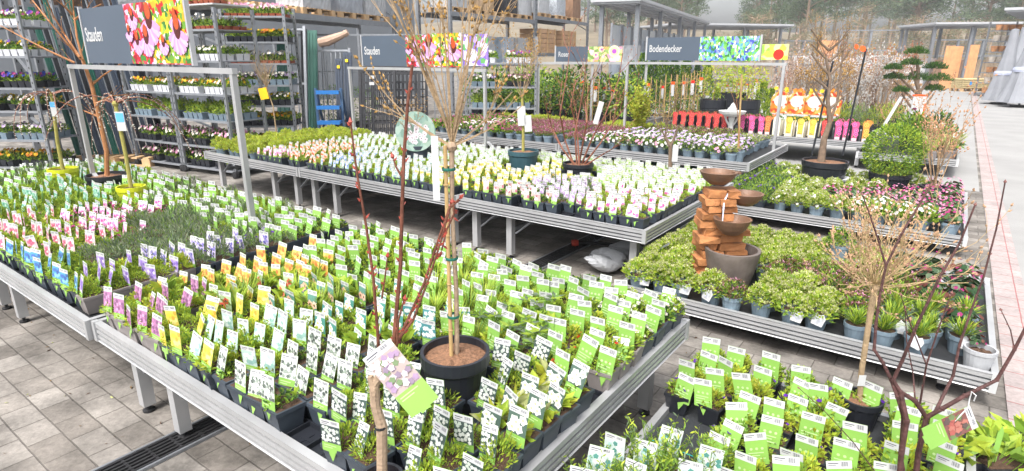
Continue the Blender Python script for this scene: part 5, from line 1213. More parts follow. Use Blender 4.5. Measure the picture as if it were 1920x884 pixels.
trolley('flower trolley hidden in part by the big Stauden sign picture', a2, ang, 1.16, .6, 2.3, zs2); fill(a2, ang, 1.16, .6, zs2, ('pink', 'pink', 'green', 'oran', 'wgreen', 'dark'), rng, 'the trolley behind the big sign')
zs3 = (.15, .53, .87, 1.21, 1.56, 1.90, 2.30); a = Vector((-4.72, 10.2, 0))
trolley('narrow flower trolley with yellow flowers and twiggy pots, left of the green panels', a, R(4), 1.0, .6, 2.45, zs3); fill(a, R(4), 1.0, .6, zs3, ('sun', 'sun', 'yw', 'white', 'dark', 'sun', 'terra'), rng, 'the narrow trolley left of the green panels')
zs4 = (.35, .78, 1.15, 1.56); a = gp(872, 10.9); ang = R(-3)
trolley('dark-posted flower cart with lilac and green trays behind the budding tree', a, ang, 1.25, .6, 2.0, zs4); fill(a, ang, 1.25, .6, zs4, ('green', 'green', ('white', 'pink'), ('wgreen', 'purple')), rng, 'the cart behind the budding tree')
# ------------------------------------------------------------------ leaning panels, gates, steps, trellis
PG = mat('panel_green', (.018, .10, .075), .45, 0, .1, 4); PB = mat('panel_blue_grey', (.05, .065, .095), .5, 0, .1, 4); PK_ = mat('panel_black', (.016, .017, .022), .5, 0, .2, 4)
q = gp(212, 9.8); pallet(q, R(-8), 'wooden pallet under the leaning green and grey fence panels at the left', 1.35, .9)
for k in range(13):
    m = (PG, PK_, PG, PB, PK_, PG, PB, PK_, PB, PK_, PB, PB, PK_)[k]; x0 = q.x - .62 + k * .105; H = 2.25 + .12 * (k % 3)
    t = thing('fence_panel', ('leaning dark green metal fence panel on the left pallet', 'leaning black fence panel on the left pallet', 'leaning blue-grey fence panel on the left pallet')[(PG, PK_, PB).index(m)], 'fence panel', (x0, q.y - .34 + .02 * k, .147), 0, ('green leaning panels', 'black leaning panels', 'blue-grey leaning panels')[(PG, PK_, PB).index(m)])
    p1 = Vector((-.50, .32, H)); mb = MB(); mb.beam((0, 0, 0.012), p1, .085, .024, 0); mb.build('sheet', m, t)
    mb = MB(); mb.beam(Vector((.045, -.014, 0.012)), p1 + Vector((.045, -.014, 0)), .012, .03, 0); mb.build('edge', GREY if k % 3 == 1 else m, t)
def leaner(name, label, cat, x0, x1, y0, y1, D, fn, lean=.25, grp=None):
    a, b = far(x0, y1, D), far(x1, y1, D); top = far(x0, y0, D).z; bot = 0.0; t = thing(name, label, cat, (a.x, D, bot), 0, grp); fn(t, b.x - a.x, top - bot); t.rotation_euler = (-R(math.degrees(math.atan2(lean, top))), 0, 0); return t
def gate(t, w, h, m=STEEL, n=8, rails=(.05, .5, .97)):
    for x in (0, w): mb = MB(); mb.box((x, 0, h / 2), (.05, .05, h)); mb.build('frame_post', m, t)
    for f in rails: mb = MB(); mb.box((w / 2, 0, h * f), (w - .052, .04, .04)); mb.build('frame_rail', m, t)
    mb = MB()
    for k in range(n): mb.box((w * (k + 1) / (n + 1), 0, h / 2), (.022, .022, h * .9))
    mb.build('bars', m, t)
def sheetpanel(m):
    def f(t, w, h):
        mb = MB(); mb.box((w / 2, 0, h / 2), (w, .03, h)); mb.build('sheet', m, t); mb = MB()
        for k in range(3): mb.box((w * (k + .5) / 3, -.022, h / 2), (.025, .014, h - .1))
        mb.build('ribs', m, t)
    return f
leaner('steel_gate', 'galvanised steel gate frame leaning among the green panels', 'gate', 548, 575, 42, 250, 12.3, lambda t, w, h: gate(t, w, h, STEEL, 1), .5)
for k, (x0, x1, y0, m, l) in enumerate(((520, 546, 55, PG, 'dark green panel right of the narrow trolley'), (578, 596, 48, PG, 'dark green panel between the steel gate frames'), (566, 577, 45, PK_, 'black panel edge between the steel gate frames'))): leaner('fence_panel', 'tall leaning ' + l, 'fence panel', x0, x1, y0, 250, 12.6, sheetpanel(m), .6)
leaner('steel_gate', 'galvanised gate with vertical bars behind the blue steps', 'gate', 592, 660, 88, 245, 13.2, lambda t, w, h: gate(t, w, h, STEEL, 7), .3)
leaner('barred_stand', 'wide galvanised display stand of steel bars above the blue steps', 'display stand', 530, 905, 62, 245, 14.6, lambda t, w, h: gate(t, w, h, STEEL, 16, (.98, .6)), .05)
for k, (x0, x1, y0) in enumerate(((632, 646, 108), (648, 664, 96))):
    t = leaner('fence_panel', ('blue-grey panel with a yellow mark behind the blue steps, shorter one', 'blue-grey panel with a yellow mark behind the blue steps, taller one')[k], 'fence panel', x0, x1, y0, 245, 12.9, sheetpanel(PB), .3)
    h = far(x0, y0, 12.9).z; mb = MB(); mb.box((.08, -.045, h - .18), (.06, .01, .06)); mb.build('sticker', mat('sticker_yellow', C('#f2c81a'), .5), t)
p = far(625, 75, 12.2); mb = MB(); mb.tube([(-.28, 0, -.06), (-.1, 0, -.02), (.12, -.02, .06), (.26, -.02, .12)], [.09, .10, .075, .05], 10); mb.tube([(.24, -.02, .11), (.30, -.02, .14)], [.07, .055], 10); o = mb.build('wrapped_roll', mat('kraft_roll', (.40, .27, .20), .5, 0, .3, 6), None, p); tag(o, 'brown plastic-wrapped roll wedged across the top of the green and steel panels', 'roll')
# blue steps
BLUE = mat('step_blue', (.035, .20, .56), .45, 0, .1, 5); BLUED = mat('frame_blue', (.06, .12, .22), .5, 0, .1)
a, b = far(598, 240, 12.5), far(644, 240, 12.5); w = b.x - a.x; t = thing('step_stool', 'blue two-step platform ladder behind the middle bench row', 'step ladder', (a.x, 12.5, 0), R(4))
for x in (0, w):
    mb = MB(); mb.box((x, 0, .52), (.05, .05, 1.04)); mb.build('leg', BLUED, t); mb = MB(); mb.beam((x, .55, .03), (x, .06, 1.0), .045); mb.build('leg', BLUED, t)
for z, y in ((.96, .03), (.66, -.03), (.36, -.09)): mb = MB(); mb.box((w / 2, y, z), (w - .055, .24, .05)); mb.box((w / 2, y - .125, z), (w - .055, .012, .075), 0); mb.build('step', BLUE, t)
# black trellis stack
def lattice(t, w, h):
    for x in (0, w): mb = MB(); mb.box((x, 0, h / 2), (.05, .04, h)); mb.build('frame_post', PK_, t)
    for z in (.025, h - .025): mb = MB(); mb.box((w / 2, 0, z), (w - .052, .04, .05)); mb.build('frame_rail', PK_, t)
    mb = MB(); n = int(w / .075)
    for k in range(1, n): mb.box((w * k / n, .006, h / 2), (.020, .010, h - .10))
    for k in range(1, int(h / .15)): mb.box((w / 2, -.006, k * .15), (w - .052, .010, .020))
    mb.build('slats', PK_, t)
for k, (x0, x1, y0, D) in enumerate(((676, 740, 128, 11.4), (700, 786, 126, 11.6), (682, 780, 122, 11.85), (742, 800, 132, 12.1))): leaner('trellis_panel', ('front left black trellis panel of the leaning stack', 'front right black trellis panel of the leaning stack', 'rear wide black trellis panel of the leaning stack', 'rearmost right black trellis panel of the leaning stack')[k], 'trellis', x0, x1, y0, 250, D, lattice, .3)
for k, y in enumerate((145, 157)):
    p = far(697, y, 11.2); mb = MB(); mb.box((0, 0, 0), (.09, .006, .055)); o = mb.build('price_card', WHITE, None, p); tag(o, ('upper white price card on the black trellis stack', 'lower white price card on the black trellis stack')[k], 'price card')
# ------------------------------------------------------------------ shrubs standing behind the benches
def shrub(name, label, cat, p, pot, fn, group=None, lab=None):
    t = thing(name, label, cat, p, 0, group)
    if pot: tub(t, pot[0], pot[1], pot[2] if len(pot) > 2 else POTK, SOIL, .78, n=18)
    fn(t, pot[1] if pot else 0); return t
def conifer(h, r, n, seedn, mis, L=.06, w=.022, top=.12):
    rng = random.Random(seedn); mb = MB()
    for _ in range(n):
        z = rng.random() ** .8; rr = r * (1 - (1 - top) * z ** 1.6) * (.9 + .2 * math.sin(z * 23 + seedn)); a = rng.uniform(0, 6.283); k = .55 + .45 * rng.random() ** .5
        mb.leafq(Vector((math.cos(a) * rr * k, math.sin(a) * rr * k, z * h)), Vector((math.cos(a) * .6 + rng.gauss(0, .3), math.sin(a) * .6 + rng.gauss(0, .3), 1.1)), L * rng.uniform(.7, 1.4), w * rng.uniform(.7, 1.4), rng.choice(mis), rng)
    return compact(mb, 'foliage')
def ballbush(r, n, seedn, mis, L=.03, w=.016, inner=.8, sz=1.0):
    rng = random.Random(seedn); mb = MB(); mb.dome(rng, n, (0, 0, 0), r, r * sz, L, w, mis, .1, inner, full=True); return compact(mb, 'foliage')
TH_ = ii('leaf_thuja', 'leaf_thuja', 'leaf_light', 'leaf_deep'); DKS = ii('leaf_dark', 'leaf_deep', 'leaf_deep', 'leaf_mid'); GO = ii('leaf_golden', 'leaf_lime', 'leaf_golden', 'leaf_light')
stemmb = lambda h, r=.012: (lambda m: (m.tube([(0, 0, 0), (.006, 0, h * .5), (0, 0, h)], [r, r * .9, r * .7], 6), m)[1])(MB())
con = [conifer(1.3, .26, 1500, 1, TH_), conifer(1.2, .25, 1500, 2, DKS), conifer(.75, .2, 900, 3, ii('leaf_light', 'leaf_lime', 'leaf_thuja'))]
def conif(k, h=0):
    def f(t, ph): stemmb(.3).build('trunk', BARKD, t, (0, 0, ph * .8)); link('foliage', con[k], t, (0, 0, ph))
    return f
protoC = [proto(shrub('potted_conifer', 'x', 'conifer', (0, 0, 0), (.16, .24), conif(k))) for k in range(3)]
for x, D, s, k in ((1186, 15.2, 1.05, 1), (1206, 14.9, 1.1, 0), (1226, 15.3, 1.12, 1), (1246, 15.0, 1.08, 0), (1266, 15.4, 1.12, 1), (1288, 15.1, 1.06, 0), (1310, 15.6, 1.0, 1), (1330, 15.2, .98, 0)):
    put(protoC[k], gp(x, D), rng.uniform(0, 6), s, ('mid green columnar conifer in the row under the left of the Bodendecker sign', 'dark green columnar conifer in the row under the left of the Bodendecker sign')[k], ('mid green columnar conifers', 'dark columnar conifers')[k])
for x, D, s, l in ((1439, 12.4, 1.15, 'bright feathery green conifer just left of the right sign post'), (1456, 12.9, 1.0, 'bright feathery green conifer right of the sign post, partly hidden'), (1352, 13.0, 1.0, 'bright feathery conifer behind the red rose boxes')):
    put(protoC[2], gp(x, D), 0, s, l)
for x, D, r in ((1179, 12.6, .14), (1201, 12.4, .14)):
    q = gp(x, D); t = thing('box_ball', 'clipped round box ball left of the golden shrub, %s' % ('left one' if x < 1190 else 'right one'), 'clipped shrub', q); tub(t, .14, .42, POTK, SOIL, .78, n=16); link('foliage', ballbush(.21, 900, x, DKS + [MID], .028, .016, .85), t, (0, 0, .60))
# laurels and other leafy shrubs on the far bench
FBZ = .50 - .028
laur = [ballbush(.30, 420, s, m, .085, .036, .35, 1.25) for s, m in ((1, DKS + [MID]), (2, ii('leaf_mid', 'leaf_deep', 'leaf_light')), (3, ii('leaf_deep', 'leaf_mid', 'leaf_lime')))]
protoL = []
for k in range(3):
    t = thing('potted_laurel', 'x', 'potted shrub'); tub(t, .13, .20, POTK, SOIL, .78, n=16); stemmb(.3).build('trunk', BARKD, t, (0, 0, .15)); link('foliage', laur[k], t, (0, 0, .50)); protoL.append(proto(t))
LL = ['dark glossy laurel in a black pot on the far bench under the Rosen sign', 'mid green leafy shrub in a black pot on the far bench under the Rosen sign', 'deep green light-edged shrub in a black pot on the far bench under the Rosen sign']
for i in range(9):
    for j in range(2):
        k = rng.randrange(3); u = -8.2 + i * .42; v = 9.95 + j * .5
        put(protoL[k], W(u + rng.gauss(0, .05), v, FBZ), rng.uniform(0, 6), rng.uniform(.85, 1.25), LL[k], LL[k].split(' in ')[0] + 's of the far bench')
# golden shrub standing on the rear row
q = W(-3.72, 8.25, TRAYB); t = thing('golden_shrub', 'golden-yellow upright shrub in a black pot on the rear bench row', 'potted shrub', q); tub(t, .155, .17, POTK, SOIL, .8, n=20)
mb = MB(); rg = random.Random(4)
for _ in range(30):
    a = rg.uniform(0, 6.283); e = rg.uniform(.05, .55); L = rg.uniform(.3, .72); d = Vector((math.cos(a) * e, math.sin(a) * e, 1)).normalized()
    for j in range(44): mb.leafq(d * L * (.12 + .88 * j / 43) + Vector((rg.gauss(0, .02), rg.gauss(0, .02), 0)), Vector((rg.gauss(0, 1), rg.gauss(0, 1), .6)), .05, .028, rg.choice(GO[:3]), rg)
link('foliage', compact(mb, 'foliage'), t, (0, 0, .15)); stemmb(.3).build('trunk', BARKD, t, (0, 0, .12))
# climbing plants on bamboo with tags
def climber(seedn, tagm):
    rg = random.Random(seedn); t = thing('climbing_plant', 'x', 'climbing plant'); tub(t, .10, .20, POTK, SOIL, .78, n=14)
    mb = MB()
    for k in range(3): mb.tube([(-.08 + k * .08, .0, .17), (-.10 + k * .10, 0, 1.25)], .008, 5)
    for z in (.5, .8, 1.1): mb.tube([(-.12, -.01, z), (.12, -.01, z)], .006, 4)
    mb.build('stakes', STAKE, t); br, bd = MB(), MB()
    for k in range(5): grow(br, bd, (rg.uniform(-.06, .06), 0, .18), (rg.gauss(0, .1), rg.gauss(0, .1), 1), rg.uniform(.7, 1.05), .005, rg, 1, 4, .4, .1, .02, .08, .35)
    br_m = merged(br, bd, 'stems', BARKR if seedn % 2 else BARKD, BUD, t); mb = MB(); mb.dome(rg, 60, (0, 0, .5), .12, .5, .04, .02, [MID, LT, DK, I['leaf_golden']], .2, .2); link('foliage', compact(mb, 'foliage'), t)
    mb = MB(); mb.box((.03, -.03, .98), (.055, .004, .22), 0); mb.box((.03, -.034, 1.10), (.06, .003, .05), 1); mb.build('plant_tag', [WHITE, tagm], t); return proto(t)
TAGO, TAGR = mat('tag_orange', C('#f0541a'), .5), mat('tag_bright_red', C('#e0261c'), .5)
pc = [climber(1, TAGO), climber(2, TAGR), climber(4, TAGO)]
CLB = 'climbers with orange-topped tags behind the benches'
for i, (x, D) in enumerate(((1115, 10.9), (1132, 11.3), (1150, 10.9), (1215, 12.0), (1243, 12.2), (1262, 11.8), (1284, 12.3), (1300, 11.9), (1316, 12.4), (1090, 11.6), (1390, 12.8), (1404, 13.2), (1420, 13.0), (1365, 13.1))):
    put(pc[i % 3], gp(x, D), rng.uniform(-.3, .3), rng.uniform(.95, 1.12), ('climbing plant on three bamboo canes with an orange-topped white tag behind the benches', 'climbing plant on three bamboo canes with a red-topped white tag behind the benches', 'bushier climbing plant on three bamboo canes with an orange-topped white tag behind the benches')[i % 3], CLB + (' red' if i % 3 == 1 else ' bushy' if i % 3 == 2 else ''))
# tubs with golden bushes behind the bird bath
for x, D, l, k in ((1346, 11.9, 'golden-leaved bush in a large black tub left of the bird bath', 0), (1410, 11.7, 'golden-leaved bush in a large black tub right of the bird bath', 1), (1383, 12.6, 'taller golden-leaved bush in a black tub right behind the bird bath', 2)):
    q = gp(x, D); t = thing('golden_bush', l, 'potted shrub', q); tub(t, .25, .86 if k < 2 else .95, POTK, SOIL, .9, n=20); link('foliage', ballbush(.34, 330, k + 20, GO + [MID], .07, .03, .2, 1.1), t, (0, 0, 1.22)); stemmb(.4).build('trunk', BARKD, t, (0, 0, .82))
# ------------------------------------------------------------------ boxed roses on the white-fronted bench
T6Z = .42 - .028
def carton(main, dark, seedn):
    rg = random.Random(seedn); t = thing('rose_carton', 'x', 'boxed rose'); mb = MB(); mb.box((0, 0, .13), (.115, .11, .26), 0, None, .9); mb.build('box', POTK if dark else mat('carton_cream', C('#e8e2cc'), .6), t)
    m = mat('carton_' + main.strip('#'), tuple(x * .58 + .04 for x in C(main)), .45, 0, .12, 20); mb = MB()
    pts = [(-.037, .012), (.037, .012), (.041, .22), (.052, .26), (.05, .30), (.02, .325), (0, .312), (-.02, .325), (-.05, .30), (-.052, .26), (-.041, .22)]
    mb.face([(x, -.0605, z) for x, z in pts], 0); mb.face([(x, -.0575, z) for x, z in pts[::-1]], 0)
    for i in range(len(pts)): a_, b_ = pts[i], pts[(i + 1) % len(pts)]; mb.face([(a_[0], -.0605, a_[1]), (a_[0], -.0575, a_[1]), (b_[0], -.0575, b_[1]), (b_[0], -.0605, b_[1])], 0)
    mb.face([(x, -.0612, z) for x, z in ((-.034, .02), (.034, .02), (.034, .062), (-.034, .062))], 1)
    for k in range(3):
        c = (rg.uniform(-.02, .02), -.0613 - .0004 * k, (.12, .18, .27)[k])
        for q_ in range(3): mb.disc((c[0], c[1] - .0001 * q_, c[2]), (.034, .024, .012)[q_], 9, 2 + q_ % 2, (0, -1, 0), q_)
    mb.disc((.0, -.0612, .095), .022, 6, 4, (0, -1, 0))
    h = C(main); mb.build('picture_front', [m, WHITE, mat('rose_l_' + main.strip('#'), tuple(min(.9, c * 1.2 + .1) for c in h), .5), mat('rose_d_' + main.strip('#'), tuple(c * .6 for c in h), .5), mat('print_leafgreen', (.05, .16, .04), .5)], t)
    mb = MB(); mb.dome(rg, 26, (0, 0, .25), .045, .07, .04, .02, [MID, DK, I['leaf_maroon']], .8, .3); link('foliage', compact(mb, 'foliage'), t); return proto(t)
CT = {'red': carton('#d8241c', True, 1), 'pink': carton('#e8488f', True, 2), 'orange': carton('#ee7420', True, 3), 'white': carton('#eef0e6', False, 4), 'yellow': carton('#f2c028', False, 5), 'amber': carton('#f09a20', True, 6), 'rose': carton('#e06a8a', True, 7)}
def upx(x, v): # u on row v whose sight line column is x
    lo, hi = -9.0, 2.0
    for _ in range(40):
        m_ = (lo + hi) / 2
        if proj(W(m_, v, .6))[0] < x: lo = m_
        else: hi = m_
    return lo
for row, v in enumerate((10.66, 10.84, 11.02)):
    for (x0, x1, c) in ((1262, 1368, 'red'), (1386, 1436, 'pink'), (1438, 1446, 'orange'), (1450, 1466, 'white'), (1474, 1532, 'yellow'), (1540, 1556, 'red'), (1566, 1612, 'pink'), (1618, 1630, 'amber')):
        ua, ub = upx(x0 + 7, 10.66), upx(x1 - 7, 10.66); n = max(1, int(round((ub - ua) / .145)) + 1)
        for k in range(n):
            u = ua + (ub - ua) * (k / (n - 1) if n > 1 else .5)
            if u > -.98 or (row > 0 and RG.random() < .12): continue
            put(CT[c], W(u, v, T6Z + .003), TH + rng.gauss(0, .06), rng.uniform(.95, 1.03), 'rose in a %s picture carton on the white-fronted rear bench' % c, '%s rose cartons' % c)
# raised step with orange-pictured bags
ua, ub = upx(1462, 11.4), upx(1556, 11.4); t = thing('display_step', 'raised white step carrying the orange-pictured bags on the rose bench', 'display step', W((ua + ub) / 2, 11.45, T6Z), TH)
mb = MB(); mb.box((0, 0, .31), (ub - ua + .2, .5, .03)); mb.build('step_board', WHITEM, t)
for s in (-1, 1): mb = MB(); mb.box((s * (ub - ua) / 2, 0, .15), (.04, .4, .29)); mb.build('step_support', WHITEM, t)
bagm = patch('bag_photo', ['#c87220', '#bf4c18', '#c9b79c', '#c48a30', '#a8361a', '#cfc6b8', '#b89a50'], 22)
for k in range(4):
    u = ua + (ub - ua) * k / 3; t = thing('bulb_bag', 'orange flower-picture bag with rounded white top on the raised step, %s' % ('leftmost', 'second from the left', 'third from the left', 'rightmost')[k], 'picture bag', W(u, 11.3, T6Z + .327), TH)
    mb = MB(); n = 12; pts = [(-.14, 0), (.14, 0), (.15, .16)] + [(.15 * math.cos(3.1416 * j / n), .22 + .15 * math.sin(3.1416 * j / n)) for j in range(n + 1)] + [(-.15, .16)]
    mb.face([(x, -.05, z) for x, z in pts], 0); mb.face([(x, .05, z) for x, z in pts[::-1]], 0)
    for i in range(len(pts)): a_, b_ = pts[i], pts[(i + 1) % len(pts)]; mb.face([(a_[0], -.05, a_[1]), (a_[0], .05, a_[1]), (b_[0], .05, b_[1]), (b_[0], -.05, b_[1])], 0)
    mb.build('bag', bagm, t); mb = MB(); mb.disc((0, -.0515, .21), .10, 16, 0, (0, -1, 0)); mb.build('white_badge', WHITE, t)
    mb = MB()
    for q_ in range(5): mb.flower((rng.uniform(-.1, .1), -.03, .36 + rng.uniform(0, .06)), .04, 0, None, (0, -1, .5), 5, rng)
    mb.build('top_flowers', [P_ORA if k % 2 else P_YEL], t)
# bird bath
q = gp(1377, 9.45); b = W(upx(1377, 10.58) - .0, 10.40, 0); t = thing('bird_bath', 'pale stone bird bath with a small roofed figure, among the rose cartons', 'bird bath', b); STN = mat('cast_stone', (.52, .53, .52), .8, 0, .15, 12, .3)
mb = MB(); mb.lathe([(.001, 0), (.13, 0), (.13, .04), (.07, .09), (.045, .2), (.04, .6), (.055, .68), (.04, .70)], 16); mb.build('pedestal', STN, t); mb = MB()
for s in (-1, 1): mb.tube([(s * .03, 0, .55), (s * .08, 0, .62), (s * .12, 0, .72)], [.018, .016, .02], 6)
mb.build('branch_arms', STN, t); mb = MB(); mb.lathe([(.001, .70), (.10, .70), (.21, .75), (.225, .79), (.205, .79), (.10, .745), (.001, .74)], 24); mb.build('bowl', STN, t)
mb = MB(); mb.lathe([(.08, .74), (.085, .82), (.05, .86), (.03, .90), (.001, .93)], 8); mb.build('roofed_figure', STN, t)
# ================================================================== right middle: tub tree, box, bonsai, shrubs by the path
def spray(t, n, h, sp, r, seedn, barkm, budm, z=0.0, depth=2, budL=.012, kids=3, names=('branches', 'buds')):
    rg = random.Random(seedn); br, bd = MB(), MB()
    for k in range(n):
        a = rg.uniform(0, 6.283); e = rg.uniform(0, sp); grow(br, bd if budm else None, (rg.gauss(0, .02), rg.gauss(0, .02), z), (math.cos(a) * e, math.sin(a) * e, 1), h * rg.uniform(.6, 1.05), r, rg, depth, kids, .35, .1, budL, .08, .45)
    merged(br, bd, names[0], barkm, budm, t) if budm else br.build(names[0], barkm, t)
q = W(*ET, z0b); D = q.y; t = thing('espalier_tree', 'gnarled espalier tree between two black poles in a big black tub', 'potted tree', q)
tub(t, .25, .34, POTK, rb=.82)
mb = MB(); P = L3D(q, far(1540, 300, D), far(1545, 262, D), far(1556, 230, D), far(1552, 190, D), far(1556, 150, D), far(1548, 105, D)); P[0].z = .28; mb.tube(P, [.045, .034, .028, .022, .018, .012], 9)
mb.tube(L3D(q, far(1556, 230, D), far(1570, 190, D), far(1575, 140, D), far(1582, 95, D)), [.018, .014, .011, .008], 7); mb.build('trunk', BARKD, t)
br, bd = MB(), MB(); rg = random.Random(66)
for y0 in (205, 170, 140, 115, 95):
    for s in (-1, 1):
        P = L3D(q, far(1555, y0, D), far(1555 + s * 14, y0 - 12, D), far(1555 + s * 34, y0 - 34 + rg.uniform(-12, 10), D)); br.tube(P, [.016, .012, .008], 6)
        for k in range(5): grow(br, bd, P[1].lerp(P[2], rg.random()), (s * .3, rg.gauss(0, .4), 1), .16, .0035, rg, 1, 2, .5, .1, .012)
for k in range(10): grow(br, bd, far(1550 + rg.uniform(-20, 35), 108, D) - q, (rg.gauss(0, .5), rg.gauss(0, .3), 1), .30, .0042, rg, 1, 2, .4, .1, .012)
merged(br, bd, 'branches', BARKD, BUD, t)
mb = MB(); mb.tube([far(1522, 292, D) - q, far(1562, 115, D) - q], .011, 6); mb.tube([far(1580, 292, D) - q, far(1624, 92, D) - q], .011, 6); mb.build('poles', POTK, t)
mb = MB(); mb.disc(tuple(far(1618, 92, D - .1) - q), .035, 8, 0, (0, -1, .3)); mb.disc(tuple(far(1606, 88, D - .1) - q), .03, 7, 0, (.3, -1, .3)); mb.build('orange_tie', TAGO, t)
q = W(*BX, z0b); t = thing('box_shrub', 'dense bright green rounded shrub in a black tub on the low bench beside the path', 'potted shrub', q); tub(t, .21, .26, POTK, rb=.8, n=22)
link('foliage', ballbush(.30, 4600, 71, ii('leaf_thuja', 'leaf_thuja', 'leaf_light', 'leaf_mid', 'leaf_lime'), .038, .012, .72, 1.0), t, (0, 0, .50))
# bonsai with cloud pads
q = gp(1715, 11.4, .0); D = q.y; t = thing('cloud_pruned_pine', 'cloud-pruned dark green pine with flat foliage pads beside the path', 'potted tree', q); tub(t, .26, .36, POTK, rb=.8)
PADS = [(1718, 99, .20), (1708, 120, .18), (1675, 128, .15), (1676, 146, .17), (1754, 127, .19), (1722, 148, .22), (1760, 150, .22), (1752, 168, .17), (1690, 170, .14)]
mb = MB(); mb.tube(L3D(q, far(1722, 245, D), far(1712, 215, D), far(1728, 190, D), far(1720, 160, D), far(1722, 130, D), far(1716, 104, D)), [.06, .055, .045, .035, .03, .018], 8)
for x, y, r in PADS: mb.tube(L3D(q, far(1722, min(y + 50, 215), D), far((x + 1722) / 2, y + 28, D), far(x, y + 6, D)), [.03, .022, .012], 6)
mb.build('trunk', BARKD, t)
for k, (x, y, r) in enumerate(PADS):
    c = far(x, y, D + rng.uniform(-.12, .12)) - q; m_ = MB(); m_.dome(rng, 760, (0, 0, -.03), r, r * .62, .05, .010, ii('leaf_dark', 'leaf_deep', 'leaf_deep', 'leaf_thuja'), 1.0, .35); link('foliage_pad', compact(m_, 'foliage_pad'), t, tuple(c))
BZ = .28 - .028
def onbench(x, y0, name, label, cat, pr, ph, pm, fn): p = at(x, y0, BZ); p.z = BZ + .003; return shrub(name, label, cat, p, (pr, ph, pm), fn)
def leafyf(r, n, mis, L, w, s, zo=.0, fl=None, nf=0):
    def f(t, ph):
        m_ = MB(); rg = random.Random(s); m_.dome(rg, n, (0, 0, -.05), r, r * 1.5, L, w, mis, .6, .3)
        if fl:
            for _ in range(nf):
                a = rg.uniform(0, 6.283); z = rg.uniform(.3, 1); k = math.sqrt(1 - z * z); m_.flower((math.cos(a) * k * r, math.sin(a) * k * r, z * r * 1.45), .04, I['petal_' + fl], I['petal_yellow'], (math.cos(a), math.sin(a) - .6, .5), 6, rg)
        link('foliage', compact(m_, 'foliage'), t, (0, 0, ph + zo)); stemmb(.2).build('trunk', BARKD, t, (0, 0, ph * .8))
    return f
onbench(1702, 283, 'leafy_evergreen', 'leafy green shrub with a few magenta blooms in a black pot beside the path', 'potted shrub', .16, .26, POTK, leafyf(.26, 560, ii('leaf_mid', 'leaf_light', 'leaf_deep'), .085, .026, 81, 0, 'magenta', 5))
onbench(1752, 270, 'leafy_evergreen', 'smaller dark leafy shrub behind the magenta-flowered one beside the path', 'potted shrub', .14, .22, POTK, leafyf(.24, 420, ii('leaf_deep', 'leaf_dark', 'leaf_mid'), .07, .024, 82))
onbench(1768, 290, 'white_hellebore', 'pale flowering leafy pot on the white bench beside the path', 'potted plant', .12, .16, POTK, leafyf(.22, 320, ii('leaf_mid', 'leaf_light', 'leaf_deep'), .07, .03, 83, 0, 'white', 9))
def grassf(n, L, mis, s):
    def f(t, ph):
        m_ = MB(); rg = random.Random(s)
        for _ in range(n): a = rg.uniform(0, 6.283); m_.blade(rg, (math.cos(a) * .05, math.sin(a) * .05, 0), (math.cos(a) * .5, math.sin(a) * .5, 1), L * rg.uniform(.6, 1.1), .007, rg.choice(mis), .5)
        link('foliage', compact(m_, 'foliage'), t, (0, 0, ph - .02))
    return f
for x, y, l in ((1775, 298, 'tan ornamental grass at the front corner of the white bench beside the path'), (1740, 299, 'pale green ornamental grass at the front of the white bench beside the path')): onbench(x, y, 'ornamental_grass', l, 'potted grass', .11, .13, POTT, grassf(170, .34, ii('leaf_brown', 'leaf_golden', 'leaf_cream') if 'tan' in l else ii('leaf_light', 'leaf_cream', 'leaf_lime'), x))
# golden-green feathery shrubs behind the box
for x, y, l, s in ((1640, 262, 'yellow-green feathery shrub left of the magenta-flowered evergreen', 91), (1668, 248, 'yellow-green spiky shrub behind the dense rounded shrub', 92)):
    q = at(x, y, 0); shrub('feathery_shrub', l, 'potted shrub', q, (.17, .30, POTK), leafyf(.30, 620, ii('leaf_light', 'leaf_golden', 'leaf_lime', 'leaf_thuja'), .08, .010, s))
# bare twiggy shrubs beside the path, with brown dried buds
TB = mat('tan_twig', (.36, .24, .14), .8, 0, .3, 30); DB = mat('dry_bud', (.44, .24, .13), .8, 0, .3, 60)
for k, (x, y, z, h, n, l) in enumerate(((1745, 380, z0b, .95, 15, 'bare bush with long arching budded twigs beside the path'), (1700, 300, .0, 1.0, 12, 'tall bare twiggy bush behind the low benches beside the path'))):
    q = at(x, y, z); t = thing('bare_bush', l, 'potted shrub', q); tub(t, .13, .18, POTK, SOIL, .8, n=18); spray(t, int(n * .8), h * .9, .95, .0055, 100 + k, TB, DB, .15, 2, .024)
for k, (x0, y0, x1, y1, D) in enumerate(((1652, 245, 1690, 182, 9.2), (1638, 258, 1655, 238, 9.0))):
    a, b2 = far(x0, y0, D), far(x1, y1, D); mb = MB(); mb.beam((0, 0, 0), b2 - a, .075, .003); o = mb.build('long_plant_tag', WHITE, None, a); tag(o, ('long white plant tag slanting among the yellow-green shrubs', 'short white plant tag lower among the yellow-green shrubs')[k], 'plant tag')
t = thing('chalk_sign', 'small orange-edged price sign by the cloud-pruned pine', 'sign', gp(1752, 11.0)); a = far(1752, 195, 11.0)
mb = MB(); mb.box((0, 0, a.z / 2), (.03, .03, a.z)); mb.build('post', TAGO, t); mb = MB(); mb.box((-.11, 0, a.z - .02), (.24, .02, .32)); mb.build('sign_board', WHITE, t); mb = MB(); mb.box((-.11, 0, a.z + .15), (.26, .03, .03)); mb.build('edge_strip', TAGO, t)
